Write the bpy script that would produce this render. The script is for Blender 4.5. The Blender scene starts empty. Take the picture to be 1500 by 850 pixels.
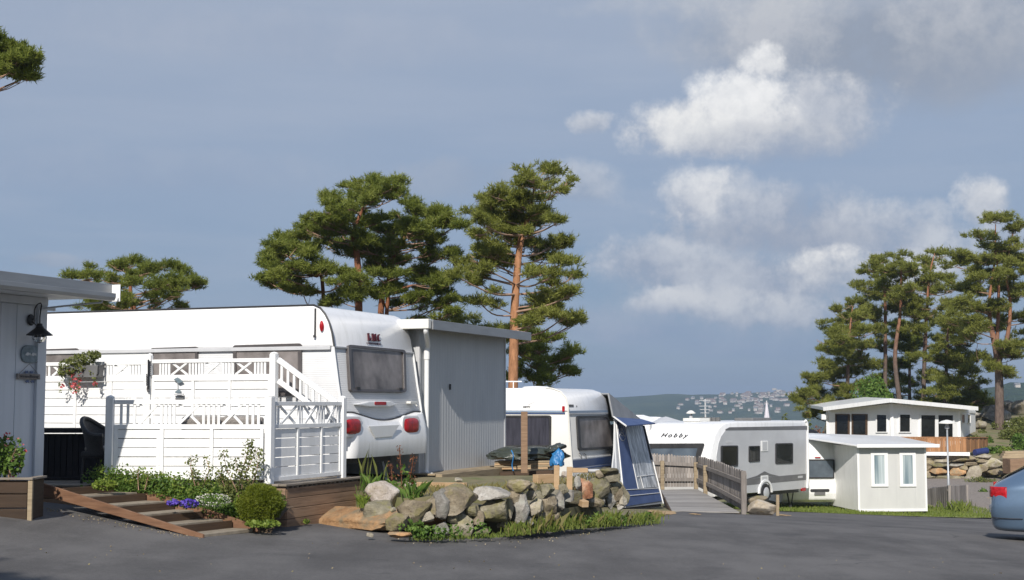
HAZE = 0.0003
import bpy, math, random
import numpy as np
from mathutils import Vector, Matrix
random.seed(7); RNG = np.random.default_rng(7)
SC = bpy.context.scene
COL = SC.collection
R = math.radians
# ------------------------------------------------------------------ camera
FPX, CX, CY, HOR = 2050.0, 750.0, 425.0, 592.0
CAMZ = 1.6
TH = math.atan((HOR-CY)/FPX)
FW = Vector((0, math.cos(TH), math.sin(TH))); UP = Vector((0, -math.sin(TH), math.cos(TH)))
CAM = Vector((0, 0, CAMZ))
cd = bpy.data.cameras.new('camera'); cam = bpy.data.objects.new('camera', cd); COL.objects.link(cam)
cam.location = CAM; cam.rotation_euler = (R(90)+TH, 0, 0)
cd.sensor_width = 36; cd.lens = 36*FPX/1500; cd.clip_end = 20000; cd.clip_start = 0.05
SC.camera = cam
def ray(px, py): return FW*FPX + Vector((px-CX, 0, 0)) + UP*(CY-py)
def at(px, py, d):
    """world point seen at photo pixel (px,py) standing at depth d (metres along Y)"""
    r = ray(px, py); return CAM + r*(d/r.y)
def proj(p):
    v = Vector(p)-CAM; w = v.dot(FW); return CX+FPX*v.x/w, CY-FPX*v.dot(UP)/w
# ------------------------------------------------------------------ mesh helpers
class MB:
    def __init__(s): s.v = []; s.f = []; s.m = []; s.mi = 0; s.n = 0
    def add(s, verts, faces):
        o = s.n; verts = [tuple(v) for v in verts]
        s.v += verts; s.n += len(verts)
        for f in faces: s.f.append(tuple(i+o for i in f)); s.m.append(s.mi)
    def np(s, V, F):
        o = s.n; s.v += [tuple(r) for r in V.tolist()]; s.n += len(V)
        F = (F+o).tolist(); s.f += [tuple(r) for r in F]; s.m += [s.mi]*len(F)
    def prism(s, poly, o, ux, uy, n, t0, t1):
        o, ux, uy, n = Vector(o), Vector(ux), Vector(uy), Vector(n)
        k = len(poly)
        if (ux.cross(uy)).dot(n) < 0: poly = list(reversed(poly))
        b = [o+ux*x+uy*y+n*t0 for x, y in poly]; t = [o+ux*x+uy*y+n*t1 for x, y in poly]
        s.add(b+t, [tuple(range(k-1, -1, -1)), tuple(range(k, 2*k))] + [(i, (i+1) % k, k+(i+1) % k, k+i) for i in range(k)])
    def slab(s, pts, off):
        """closed plate: polygon of world points thickened by vector off"""
        k = len(pts); pts = [Vector(p) for p in pts]; off = Vector(off)
        nn = Vector((0, 0, 0))
        for i in range(k): nn += pts[i].cross(pts[(i+1) % k])
        if nn.dot(off) < 0: pts.reverse()
        s.add(pts+[p+off for p in pts], [tuple(range(k-1, -1, -1)), tuple(range(k, 2*k))] + [(i, (i+1) % k, k+(i+1) % k, k+i) for i in range(k)])
    def bar(s, a, b, w, h, up=(0, 0, 1)):
        """straight bar from a to b, w wide sideways, h tall along up"""
        a, b = Vector(a), Vector(b); d = (b-a)
        if d.length < 1e-6: return
        dn = d.normalized(); u = Vector(up); sd = dn.cross(u)
        if sd.length < 1e-4: sd = dn.cross(Vector((0, 1, 0)))
        sd.normalize(); u = sd.cross(dn)
        c = []
        for e in (a, b):
            for x, y in ((-1, -1), (1, -1), (1, 1), (-1, 1)): c.append(e+sd*(x*w/2)+u*(y*h/2))
        s.add(c, [(3, 2, 1, 0), (4, 5, 6, 7), (0, 1, 5, 4), (1, 2, 6, 5), (2, 3, 7, 6), (3, 0, 4, 7)])
    def box(s, c, ux, uy, uz, hx, hy, hz):
        c = Vector(c); ux, uy, uz = Vector(ux)*hx, Vector(uy)*hy, Vector(uz)*hz
        if ux.cross(uy).dot(uz) < 0: ux = -ux
        V = [c+ux*x+uy*y+uz*z for z in (-1, 1) for x, y in ((-1, -1), (1, -1), (1, 1), (-1, 1))]
        s.add(V, [(3, 2, 1, 0), (4, 5, 6, 7), (0, 1, 5, 4), (1, 2, 6, 5), (2, 3, 7, 6), (3, 0, 4, 7)])
    def tube(s, pts, rad, n=8, cap=True):
        pts = [Vector(p) for p in pts]; k = len(pts)
        if not hasattr(rad, '__len__'): rad = [rad]*k
        prev = None; rings = []
        for i, p in enumerate(pts):
            t = (pts[min(i+1, k-1)]-pts[max(i-1, 0)]).normalized()
            if prev is None:
                a = t.cross(Vector((0, 0, 1)))
                if a.length < .1: a = t.cross(Vector((1, 0, 0)))
                a.normalize()
            else:
                a = prev - t*prev.dot(t); a.normalize()
            prev = a; b = t.cross(a)
            rings.append([p+(a*math.cos(2*math.pi*j/n)+b*math.sin(2*math.pi*j/n))*rad[i] for j in range(n)])
        V = [v for r in rings for v in r]; F = []
        for i in range(k-1):
            for j in range(n):
                F.append((i*n+j, i*n+(j+1) % n, (i+1)*n+(j+1) % n, (i+1)*n+j))
        if cap: F += [tuple(range(n-1, -1, -1)), tuple((k-1)*n+j for j in range(n))]
        s.add(V, F)
    def lathe(s, c, prof, n=20, axis=(0, 0, 1), sx=1.0):
        """prof = [(r,h)...] turned round axis through c"""
        c = Vector(c); ax = Vector(axis).normalized()
        a = ax.cross(Vector((0, 1, 0)))
        if a.length < .1: a = ax.cross(Vector((1, 0, 0)))
        a.normalize(); b = ax.cross(a); V = []; F = []; k = len(prof)
        for r, h in prof:
            for j in range(n):
                q = 2*math.pi*j/n; V.append(c+ax*h+(a*math.cos(q)*sx+b*math.sin(q))*r)
        for i in range(k-1):
            for j in range(n): F.append((i*n+j, i*n+(j+1) % n, (i+1)*n+(j+1) % n, (i+1)*n+j))
        F += [tuple(range(n-1, -1, -1)), tuple((k-1)*n+j for j in range(n))]
        s.add(V, F)
    def grid(s, fn, nu, nv, u0=0, u1=1, v0=0, v1=1, close_u=False):
        V = [fn(u0+(u1-u0)*i/nu, v0+(v1-v0)*j/nv) for j in range(nv+1) for i in range(nu+1)]
        w = nu+1
        s.add(V, [(j*w+i, j*w+i+1, (j+1)*w+i+1, (j+1)*w+i) for j in range(nv) for i in range(nu)])
    def build(s, name, mat, parent=None, bevel=0, smooth=False, seg=2, angle=35, kind=None, label=None, cat=None, group=None):
        V = np.array(s.v, dtype=np.float64).reshape(-1, 3)
        if parent is None:
            lo, hi = V.min(0), V.max(0); o = Vector(((lo[0]+hi[0])/2, (lo[1]+hi[1])/2, lo[2]))
        else: o = ROOTLOC[parent.name]
        me = bpy.data.meshes.new(name)
        V = V - np.array(o)
        me.vertices.add(len(V)); me.vertices.foreach_set('co', V.astype(np.float32).ravel())
        ln = np.array([len(f) for f in s.f], dtype=np.int32)
        flat = np.fromiter((i for f in s.f for i in f), dtype=np.int32, count=int(ln.sum()))
        me.loops.add(len(flat)); me.loops.foreach_set('vertex_index', flat)
        me.polygons.add(len(ln)); st = np.zeros(len(ln), dtype=np.int32); st[1:] = np.cumsum(ln)[:-1]
        me.polygons.foreach_set('loop_start', st); me.polygons.foreach_set('loop_total', ln)
        mats = mat if isinstance(mat, (list, tuple)) else [mat]
        for m_ in mats: me.materials.append(m_)
        if len(mats) > 1: me.polygons.foreach_set('material_index', np.array(s.m, dtype=np.int32))
        me.update(calc_edges=True); me.validate()
        if not smooth: me.polygons.foreach_set('use_smooth', np.zeros(len(me.polygons), dtype=bool))
        if smooth:
            me.polygons.foreach_set('use_smooth', np.ones(len(me.polygons), dtype=bool))
            me.set_sharp_from_angle(angle=R(angle))
        ob = bpy.data.objects.new(name, me); COL.objects.link(ob)
        if parent is not None: ob.parent = parent
        else: ob.location = o
        ROOTLOC[ob.name] = o
        if bevel:
            b = ob.modifiers.new('bevel', 'BEVEL'); b.width = bevel; b.segments = seg; b.limit_method = 'ANGLE'; b.angle_limit = R(40)
        tag(ob, label, cat, group, kind)
        return ob
ROOTLOC = {}
def tag(o, label=None, cat=None, group=None, kind=None):
    if label: o['label'] = label
    if cat: o['category'] = cat
    if group: o['group'] = group
    if kind: o['kind'] = kind
    return o
def thing(name, label, cat, loc, group=None):
    o = bpy.data.objects.new(name, None); COL.objects.link(o); o.location = Vector(loc); o.empty_display_size = .2
    ROOTLOC[o.name] = Vector(loc); return tag(o, label, cat, group)
def copy_thing(o, loc, rz, label=None, scale=1.0):
    c = o.copy(); COL.objects.link(c); c.location = loc; c.rotation_euler = (0, 0, rz); c.scale = (scale,)*3
    if label: c['label'] = label
    for ch in list(o.children):
        d = ch.copy(); COL.objects.link(d); d.parent = c
        for g in list(ch.children):
            e_ = g.copy(); COL.objects.link(e_); e_.parent = d
    return c
class Frame:
    """building frame: U runs right, V runs away from the camera; az = azimuth of V from +Y"""
    def __init__(s, o, az):
        s.o = Vector(o); a = R(az); s.U = Vector((math.cos(a), -math.sin(a), 0)); s.V = Vector((math.sin(a), math.cos(a), 0)); s.Z = Vector((0, 0, 1))
    def p(s, a, b, z): return Vector((s.o.x, s.o.y, 0))+s.U*a+s.V*b+Vector((0, 0, z))
    def side(s, px, py, b=0):
        r = ray(px, py); q = s.p(0, b, 0); t = (q-CAM).dot(s.V)/r.dot(s.V); h = CAM+r*t; return (h-s.p(0, 0, 0)).dot(s.U), h.z
    def end(s, px, py, a=0):
        r = ray(px, py); q = s.p(a, 0, 0); t = (q-CAM).dot(s.U)/r.dot(s.U); h = CAM+r*t; return (h-s.p(0, 0, 0)).dot(s.V), h.z
    def box(s, mb, a0, a1, b0, b1, z0, z1):
        mb.box(s.p((a0+a1)/2, (b0+b1)/2, (z0+z1)/2), s.U, s.V, s.Z, abs(a1-a0)/2, abs(b1-b0)/2, abs(z1-z0)/2)
def rrect(x0, x1, y0, y1, r, n=4):
    if x0 > x1: x0, x1 = x1, x0
    if y0 > y1: y0, y1 = y1, y0
    P = []
    for cx, cy, a0 in ((x1-r, y1-r, 0), (x0+r, y1-r, 90), (x0+r, y0+r, 180), (x1-r, y0+r, 270)):
        for i in range(n+1):
            a = R(a0+90*i/n); P.append((cx+r*math.cos(a), cy+r*math.sin(a)))
    return P
def lerp(a, b, t): return a+(b-a)*t
def interp(x, tab):
    xs = [t[0] for t in tab]; ys = [t[1] for t in tab]; return float(np.interp(x, xs, ys))
# value noise in numpy
_P = RNG.permutation(256); _P = np.concatenate([_P, _P, _P]); _G = RNG.random(256)
def vnoise(p):
    p = np.asarray(p, dtype=float); i = np.floor(p).astype(int); f = p-i; f = f*f*(3-2*f); i &= 255
    def h(x, y, z): return _G[_P[_P[_P[x & 255]+(y & 255)]+(z & 255)]]
    x, y, z = i[..., 0], i[..., 1], i[..., 2]; fx, fy, fz = f[..., 0], f[..., 1], f[..., 2]
    r = 0
    for dx in (0, 1):
        for dy in (0, 1):
            for dz in (0, 1):
                r = r+h(x+dx, y+dy, z+dz)*(fx if dx else 1-fx)*(fy if dy else 1-fy)*(fz if dz else 1-fz)
    return r*2-1
def fbm(p, o=3):
    p = np.asarray(p, dtype=float); r = 0; a = 1; t = 0
    for k in range(o): r = r+a*vnoise(p*2**k+17.3*k); t += a; a *= .5
    return r/t
# ------------------------------------------------------------------ materials
class NT:
    def __init__(s, nt): s.t = nt
    def n(s, typ, **kw):
        nd = s.t.nodes.new(typ)
        for k, v in kw.items():
            if k.startswith('i_'):
                key = k[2:]; nd.inputs[int(key) if key.isdigit() else key.replace('_', ' ')].default_value = v
            else: setattr(nd, k, v)
        return nd
    def l(s, a, b): s.t.links.new(a, b)
    def math(s, op, a, b=None, c=None, clamp=False):
        nd = s.t.nodes.new('ShaderNodeMath'); nd.operation = op; nd.use_clamp = clamp
        for i, v in enumerate((a, b, c)):
            if v is None: continue
            if isinstance(v, (int, float)): nd.inputs[i].default_value = v
            else: s.l(v, nd.inputs[i])
        return nd.outputs[0]
    def mix(s, f, a, b):
        nd = s.t.nodes.new('ShaderNodeMix'); nd.data_type = 'RGBA'
        for sock, v in ((nd.inputs[0], f), (nd.inputs[6], a), (nd.inputs[7], b)):
            if isinstance(v, (int, float)): sock.default_value = v
            elif isinstance(v, tuple): sock.default_value = (*v[:3], 1)
            else: s.l(v, sock)
        return nd.outputs[2]
    def ramp(s, f, stops):
        nd = s.t.nodes.new('ShaderNodeValToRGB'); cr = nd.color_ramp
        while len(cr.elements) < len(stops): cr.elements.new(.5)
        for e_, (p, c) in zip(cr.elements, stops):
            e_.position = p; e_.color = (*(c if hasattr(c, '__len__') else (c, c, c)), 1)
        s.l(f, nd.inputs[0]); return nd.outputs[0]
    def noise(s, vec, scale, detail=4, rough=.55):
        nd = s.n('ShaderNodeTexNoise'); nd.inputs['Scale'].default_value = scale; nd.inputs['Detail'].default_value = detail; nd.inputs['Roughness'].default_value = rough
        if vec is not None: s.l(vec, nd.inputs['Vector'])
        return nd.outputs['Fac']
    def mapping(s, vec, scale=(1, 1, 1), rot=(0, 0, 0), loc=(0, 0, 0)):
        nd = s.n('ShaderNodeMapping'); nd.inputs['Scale'].default_value = scale; nd.inputs['Rotation'].default_value = rot; nd.inputs['Location'].default_value = loc
        s.l(vec, nd.inputs['Vector']); return nd.outputs[0]
def srgb(r, g, b):
    f = lambda c: (c/255/12.92) if c/255 <= .04045 else ((c/255+.055)/1.055)**2.4
    return (f(r), f(g), f(b))
def new_mat(name):
    m = bpy.data.materials.new(name); m.use_nodes = True; T = NT(m.node_tree); b = m.node_tree.nodes['Principled BSDF']
    tc = T.n('ShaderNodeTexCoord'); return m, T, b, tc.outputs['Object']
def mottled(name, c1, c2, scale=3, rough=.6, detail=5, stretch=(1, 1, 1), bump=0, bscale=None, metal=0, spec=.5, c3=None, coat=0, lo=.3, hi=.7, rvar=0):
    m, T, b, co = new_mat(name)
    v = T.mapping(co, stretch) if stretch != (1, 1, 1) else co
    f = T.noise(v, scale, detail)
    st = [(lo, c1), (hi, c2)] if c3 is None else [(lo, c1), ((lo+hi)/2, c2), (hi, c3)]
    T.l(T.ramp(f, st), b.inputs['Base Color'])
    b.inputs['Roughness'].default_value = rough; b.inputs['Metallic'].default_value = metal; b.inputs['Specular IOR Level'].default_value = spec
    b.inputs['Coat Weight'].default_value = coat
    if rvar: T.l(T.math('MULTIPLY_ADD', T.noise(v, scale*2.3, 4), rvar, rough-rvar/2, clamp=True), b.inputs['Roughness'])
    if bump:
        bn = T.n('ShaderNodeBump'); bn.inputs['Strength'].default_value = bump; bn.inputs['Distance'].default_value = .02
        T.l(T.noise(v, bscale or scale*4, 6, .65), bn.inputs['Height']); T.l(bn.outputs[0], b.inputs['Normal'])
    return m
def ribbed(name, c1, c2, per_m, axis, depth=.004, rough=.4, metal=0, az=22, sharp=False, strength=1.0, spec=.5):
    """painted panel with fine ribs; axis 'z' = horizontal ribs, 'v' = vertical ribs that repeat along azimuth az"""
    m, T, b, co = new_mat(name)
    sx = T.n('ShaderNodeSeparateXYZ'); T.l(co, sx.inputs[0])
    if axis == 'z': q = sx.outputs[2]
    else:
        q = T.math('ADD', T.math('MULTIPLY', sx.outputs[0], math.sin(R(az))), T.math('MULTIPLY', sx.outputs[1], math.cos(R(az))))
    w = T.math('FRACT', T.math('MULTIPLY', q, per_m))
    h = T.math('PINGPONG', w, .5) if not sharp else T.math('GREATER_THAN', w, .06)
    if sharp: h = T.ramp(w, [(0, 0), (.03, 0), (.08, 1), (.97, 1), (1, 0)])
    bn = T.n('ShaderNodeBump'); bn.inputs['Strength'].default_value = strength; bn.inputs['Distance'].default_value = depth
    T.l(h, bn.inputs['Height']); T.l(bn.outputs[0], b.inputs['Normal'])
    f = T.noise(T.mapping(co, (1, 1, .35)), 3, 5)
    T.l(T.ramp(f, [(.3, c1), (.7, c2)]), b.inputs['Base Color'])
    b.inputs['Roughness'].default_value = rough; b.inputs['Metallic'].default_value = metal; b.inputs['Specular IOR Level'].default_value = spec
    return m
def wood(name, c1, c2, stretch=(3, 3, 40), rough=.75, c3=None, bump=.3, island=.25):
    m, T, b, co = new_mat(name)
    v = T.mapping(co, stretch)
    f = T.math('ADD', T.math('MULTIPLY', T.noise(v, 1.0, 6, .6), .7), T.math('MULTIPLY', T.noise(co, 1.3, 4), .35))
    col = T.ramp(f, [(.3, c1), (.72, c2)] if c3 is None else [(.3, c1), (.5, c2), (.74, c3)])
    g = T.n('ShaderNodeNewGeometry')
    hv = T.n('ShaderNodeHueSaturation'); T.l(col, hv.inputs['Color']); T.l(T.math('MULTIPLY_ADD', g.outputs['Random Per Island'], island*2, 1-island), hv.inputs['Value'])
    T.l(hv.outputs[0], b.inputs['Base Color']); b.inputs['Roughness'].default_value = rough; b.inputs['Specular IOR Level'].default_value = .3
    if bump:
        bn = T.n('ShaderNodeBump'); bn.inputs['Strength'].default_value = bump; bn.inputs['Distance'].default_value = .006
        T.l(T.noise(v, 2, 6, .7), bn.inputs['Height']); T.l(bn.outputs[0], b.inputs['Normal'])
    return m
def rock(name, cols, lichen=None, scale=4):
    m, T, b, co = new_mat(name)
    oi = T.n('ShaderNodeObjectInfo')
    va = T.n('ShaderNodeVectorMath', operation='ADD'); T.l(co, va.inputs[0])
    cb = T.n('ShaderNodeCombineXYZ'); T.l(T.math('MULTIPLY', oi.outputs['Random'], 37), cb.inputs[0]); T.l(cb.outputs[0], va.inputs[1]); v = va.outputs[0]
    f = T.noise(v, scale, 8, .68)
    n = len(cols); col = T.ramp(f, [(.28+.44*i/(n-1), c) for i, c in enumerate(cols)])
    f3 = T.noise(v, scale*9, 5, .7); col = T.mix(T.math('MULTIPLY', T.ramp(f3, [(.52, 0), (.7, 1)]), .55), col, tuple(c*.35 for c in cols[0]))
    if lichen: col = T.mix(T.ramp(T.noise(v, scale*.9, 6, .7), [(.5, 0), (.62, 1)]), col, lichen)
    hv = T.n('ShaderNodeHueSaturation'); T.l(col, hv.inputs['Color']); T.l(T.math('MULTIPLY_ADD', oi.outputs['Random'], .5, .75), hv.inputs['Value'])
    T.l(hv.outputs[0], b.inputs['Base Color']); b.inputs['Roughness'].default_value = .9; b.inputs['Specular IOR Level'].default_value = .2; f3 = T.math('ADD', f3, T.math('MULTIPLY', T.noise(T.mapping(v, (1, 1, 3), (.4, .2, 0)), scale*3, 6, .75), 1.2))
    bn = T.n('ShaderNodeBump'); bn.inputs['Strength'].default_value = .95; bn.inputs['Distance'].default_value = .035
    T.l(T.math('ADD', f, T.math('MULTIPLY', f3, .4)), bn.inputs['Height']); T.l(bn.outputs[0], b.inputs['Normal'])
    return m
def foliage(name, c1, c2, c3=None, trans=.3, scale=2.0, rough=.55):
    m, T, b, co = new_mat(name)
    g = T.n('ShaderNodeNewGeometry')
    f = T.math('ADD', T.math('MULTIPLY', T.noise(co, scale, 3), .75), T.math('MULTIPLY', g.outputs['Random Per Island'], .3))
    col = T.ramp(f, [(.32, c1), (.72, c2)] if c3 is None else [(.3, c1), (.55, c2), (.78, c3)])
    T.l(col, b.inputs['Base Color']); b.inputs['Roughness'].default_value = rough; b.inputs['Specular IOR Level'].default_value = .3
    tr = T.n('ShaderNodeBsdfTranslucent'); T.l(col, tr.inputs['Color'])
    ms = T.n('ShaderNodeMixShader'); ms.inputs[0].default_value = trans
    T.l(b.outputs[0], ms.inputs[1]); T.l(tr.outputs[0], ms.inputs[2])
    T.l(ms.outputs[0], m.node_tree.nodes['Material Output'].inputs['Surface'])
    return m
def pane(name, c1, c2, scale=2.0, rough=.08, stretch=(1, 1, 1), coat=.6, spec=.6):
    """tinted acrylic or glass pane with what hangs behind it showing as soft mottling"""
    return mottled(name, c1, c2, scale, rough, 5, stretch, spec=spec, coat=coat)
M = {}
M['white'] = mottled('white_paint', (.72, .72, .7), (.83, .83, .82), 1.6, .5, 7, (5, 5, 1), bump=.05, bscale=40, lo=.2, hi=.55)
M['white_gel'] = mottled('white_gelcoat', (.69, .69, .675), (.82, .82, .82), 1.3, .3, 7, (7, 7, .5), coat=.2, lo=.2, hi=.5)
M['white_pl'] = mottled('white_plastic', (.8, .8, .79), (.74, .74, .73), 3, .35)
M['lmc_side'] = ribbed('ribbed_aluminium', (.6, .605, .61), (.54, .545, .55), 36, 'z', .004, .38)
M['grey_al'] = mottled('grey_aluminium', (.5, .505, .52), (.56, .565, .58), 2, .4, metal=.15)
M['trim_grey'] = mottled('grey_trim', (.45, .46, .47), (.55, .55, .56), 3, .4)
M['seal'] = mottled('dark_seal', (.025, .025, .027), (.045, .045, .046), 4, .5, spec=.35)
M['winframe'] = mottled('smoked_window_frame', (.06, .053, .052), (.1, .09, .088), 3, .35)
M['pane_lmc'] = mottled('smoked_pane_with_blind', (.075, .066, .062), (.25, .225, .215), 2.2, .32, 7, spec=.3, lo=.34, hi=.66)
M['pane_dark'] = pane('dark_tinted_pane', (.028, .028, .036), (.062, .06, .078), 3.0, .1, (5, 5, .6))
M['pane_blue'] = pane('blue_tinted_pane', (.05, .065, .085), (.12, .15, .18), 1.6, .08)
M['pane_black'] = pane('black_glass', (.006, .007, .007), (.018, .02, .019), 1.5, .05, coat=0, spec=.35)
M['red_lamp'] = mottled('red_lamp_plastic', (.22, .006, .01), (.5, .015, .02), 16, .25, coat=.15, spec=.35)
M['maroon'] = mottled('maroon_lettering', (.055, .008, .016), (.075, .012, .02), 6, .6, spec=.2)
M['blackp'] = mottled('black_plastic', (.012, .012, .013), (.03, .03, .03), 5, .5)
M['blackm'] = mottled('black_painted_metal', (.012, .012, .014), (.025, .025, .027), 6, .42, metal=.2)
M['text_grey'] = mottled('grey_lettering', (.12, .12, .12), (.16, .16, .16), 6, .5)
M['text_dark'] = mottled('dark_lettering', (.02, .02, .02), (.03, .03, .03), 6, .5)
M['blue_stripe'] = mottled('blue_stripe', (.045, .075, .17), (.06, .095, .2), 3, .4)
M['pale_blue'] = mottled('pale_blue_stripe', (.22, .3, .4), (.27, .34, .44), 3, .4)
M['shed'] = ribbed('grey_sandwich_panel', (.52, .53, .53), (.46, .47, .475), 9, 'v', .011, .5, az=22, strength=.9)
M['roof_grey'] = mottled('grey_roof_metal', (.26, .27, .28), (.34, .35, .36), 1.5, .42, metal=.35, stretch=(1, 1, 6))
M['cream'] = mottled('cream_trim_paint', (.72, .71, .66), (.65, .64, .6), 3, .5)
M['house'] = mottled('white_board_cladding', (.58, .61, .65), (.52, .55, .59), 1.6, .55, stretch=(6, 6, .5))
M['deckwood'] = wood('brown_stained_plank', (.085, .055, .034), (.25, .16, .1), (2.2, 2.2, 45), c3=(.36, .24, .155))
M['decktop'] = wood('weathered_deck_board', (.15, .125, .1), (.3, .26, .21), (4, 4, 4))
M['redwood'] = wood('red_brown_stringer', (.09, .047, .028), (.175, .092, .052), (3, 3, 30), c3=(.25, .145, .088), island=.1)
M['tread'] = wood('worn_grey_tread', (.19, .155, .115), (.36, .31, .24), (9, 9, 9))
M['darkwood'] = wood('dark_brown_board', (.045, .028, .018), (.105, .066, .04), (2.5, 2.5, 40))
M['planter_wood_shaded'] = wood('shaded_brown_board', (.025, .016, .01), (.06, .038, .024), (2.5, 2.5, 40))  # dark brown board darkened again, eave shade put into the planter's colour
M['newwood'] = wood('fresh_sawn_timber', (.33, .21, .11), (.46, .31, .175), (4, 4, 20), c3=(.52, .38, .24))
M['oldbeam'] = wood('weathered_beam', (.15, .115, .075), (.33, .26, .17), (3, 3, 35), c3=(.42, .34, .22))
M['greywood'] = wood('silver_grey_wood', (.12, .105, .092), (.235, .21, .19), (22, 22, 1.6), c3=(.33, .3, .275), island=.3)
M['greydeck'] = wood('silver_grey_decking', (.2, .19, .18), (.33, .315, .3), (1.5, 9, 3), island=.2)
M['orangewood'] = wood('orange_stained_board', (.2, .095, .04), (.33, .165, .075), (30, 30, 1.5), c3=(.4, .22, .11))
M['post_grey'] = mottled('galvanised_metal', (.36, .38, .4), (.46, .48, .5), 6, .45, metal=.4)
M['black_wood'] = wood('black_painted_board', (.006, .006, .008), (.022, .022, .026), (20, 20, 2), island=.3)
M['wicker_black'] = mottled('black_wicker', (.008, .008, .009), (.035, .033, .033), 60, .6, bump=.6, bscale=90)
M['wicker_grey'] = mottled('grey_brown_wicker', (.16, .145, .13), (.3, .275, .25), 45, .7, bump=.6, bscale=80)
M['soil'] = mottled('dark_soil', (.05, .033, .02), (.13, .09, .055), 9, .95, bump=.6, bscale=30)
M['asphalt'] = None
M['rock_grey'] = rock('grey_lichen_rock', [(.11, .102, .09), (.27, .25, .22), (.46, .44, .405)], (.3, .3, .26))
M['rock_brown'] = rock('brown_mossy_rock', [(.11, .09, .065), (.26, .215, .15), (.4, .35, .27)], (.24, .21, .1))
M['rock_moss'] = rock('olive_mossy_rock', [(.09, .08, .058), (.2, .18, .125), (.34, .31, .24)], (.2, .185, .08))
M['rock_orange'] = rock('orange_broken_rock', [(.25, .14, .07), (.42, .25, .125), (.54, .39, .24)], (.25, .2, .13), 2.5)
M['rock_red'] = rock('red_broken_rock', [(.2, .09, .05), (.34, .16, .09), (.42, .28, .19)], (.2, .17, .09), 5)
M['rock_white'] = rock('pale_pinkish_rock', [(.3, .25, .21), (.52, .46, .41), (.66, .61, .56)], (.4, .34, .27), 5)
M['rock_cream'] = rock('cream_coloured_rock', [(.4, .34, .26), (.6, .53, .43), (.74, .69, .6)], (.5, .4, .27), 4)
M['rock_pale'] = rock('pale_yellow_rock', [(.25, .22, .17), (.38, .34, .27), (.5, .46, .38)], (.3, .27, .16))
M['pine1'] = foliage('pine_needles', (.10, .135, .02), (.2, .235, .038), (.31, .335, .08), .45, 1.2)
M['pine2'] = foliage('pine_needles_olive', (.135, .155, .026), (.24, .26, .05), (.35, .36, .1), .45, 1.0)
M['leaf'] = foliage('green_leaves', (.06, .12, .022), (.13, .22, .04), (.21, .31, .07), .4, 9)
M['leaf_light'] = foliage('yellow_green_leaves', (.11, .16, .022), (.2, .27, .04), (.3, .36, .08), .4, 7)
M['leaf_olive'] = foliage('olive_leaves', (.085, .105, .028), (.165, .19, .05), (.25, .265, .085), .38, 6)
M['conifer'] = foliage('dwarf_conifer_sprigs', (.085, .115, .010), (.165, .2, .016), (.25, .275, .04), .4, 5)
M['grass'] = foliage('grass_blades', (.12, .17, .03), (.21, .27, .055), (.32, .35, .1), .45, 3)
M['drygrass'] = foliage('dry_grass', (.2, .17, .06), (.3, .27, .11), None, .3, 5)
M['purple'] = foliage('purple_petals', (.1, .06, .42), (.2, .13, .62), None, .3, 12)
M['whitepet'] = foliage('white_petals', (.6, .58, .5), (.75, .73, .66), None, .3, 12)
M['redpet'] = foliage('pink_red_petals', (.5, .06, .07), (.72, .22, .22), None, .3, 12)
M['redleaf'] = foliage('red_brown_seed_heads', (.13, .05, .025), (.24, .1, .05), None, .3, 12)
M['carblue'] = None
def bark_mat(name, low, high, z0, z1):
    m, T, b, co = new_mat(name)
    sx = T.n('ShaderNodeSeparateXYZ'); T.l(co, sx.inputs[0])
    v = T.mapping(co, (1, 1, .35))
    f = T.noise(v, 9, 5, .65)
    h = T.math('ADD', sx.outputs[2], T.math('MULTIPLY_ADD', T.noise(co, 1.5, 3), 3, -1.5))
    mr = T.n('ShaderNodeMapRange'); mr.inputs['From Min'].default_value = z0; mr.inputs['From Max'].default_value = z1; T.l(h, mr.inputs['Value'])
    dk = lambda c, k: tuple(x*k for x in c)
    a = T.ramp(f, [(.3, dk(low, .45)), (.65, low)]); c = T.ramp(f, [(.3, dk(high, .55)), (.65, high)])
    T.l(T.mix(mr.outputs[0], a, c), b.inputs['Base Color']); b.inputs['Roughness'].default_value = .9; b.inputs['Specular IOR Level'].default_value = .2
    bn = T.n('ShaderNodeBump'); bn.inputs['Strength'].default_value = .9; bn.inputs['Distance'].default_value = .04
    T.l(f, bn.inputs['Height']); T.l(bn.outputs[0], b.inputs['Normal']); return m
M['bark_b'] = bark_mat('pine_bark_orange', (.3, .17, .1), (.44, .22, .115), 0, 4)
M['bark_a'] = bark_mat('pine_bark_red_brown', (.14, .075, .05), (.27, .115, .06), 1, 5)
M['bark_c'] = bark_mat('pine_bark_grey_to_orange', (.16, .12, .1), (.34, .16, .09), 3, 7)
M['limb'] = mottled('pale_pine_limb', (.17, .1, .07), (.4, .25, .17), 5, .9, bump=.5)

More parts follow.
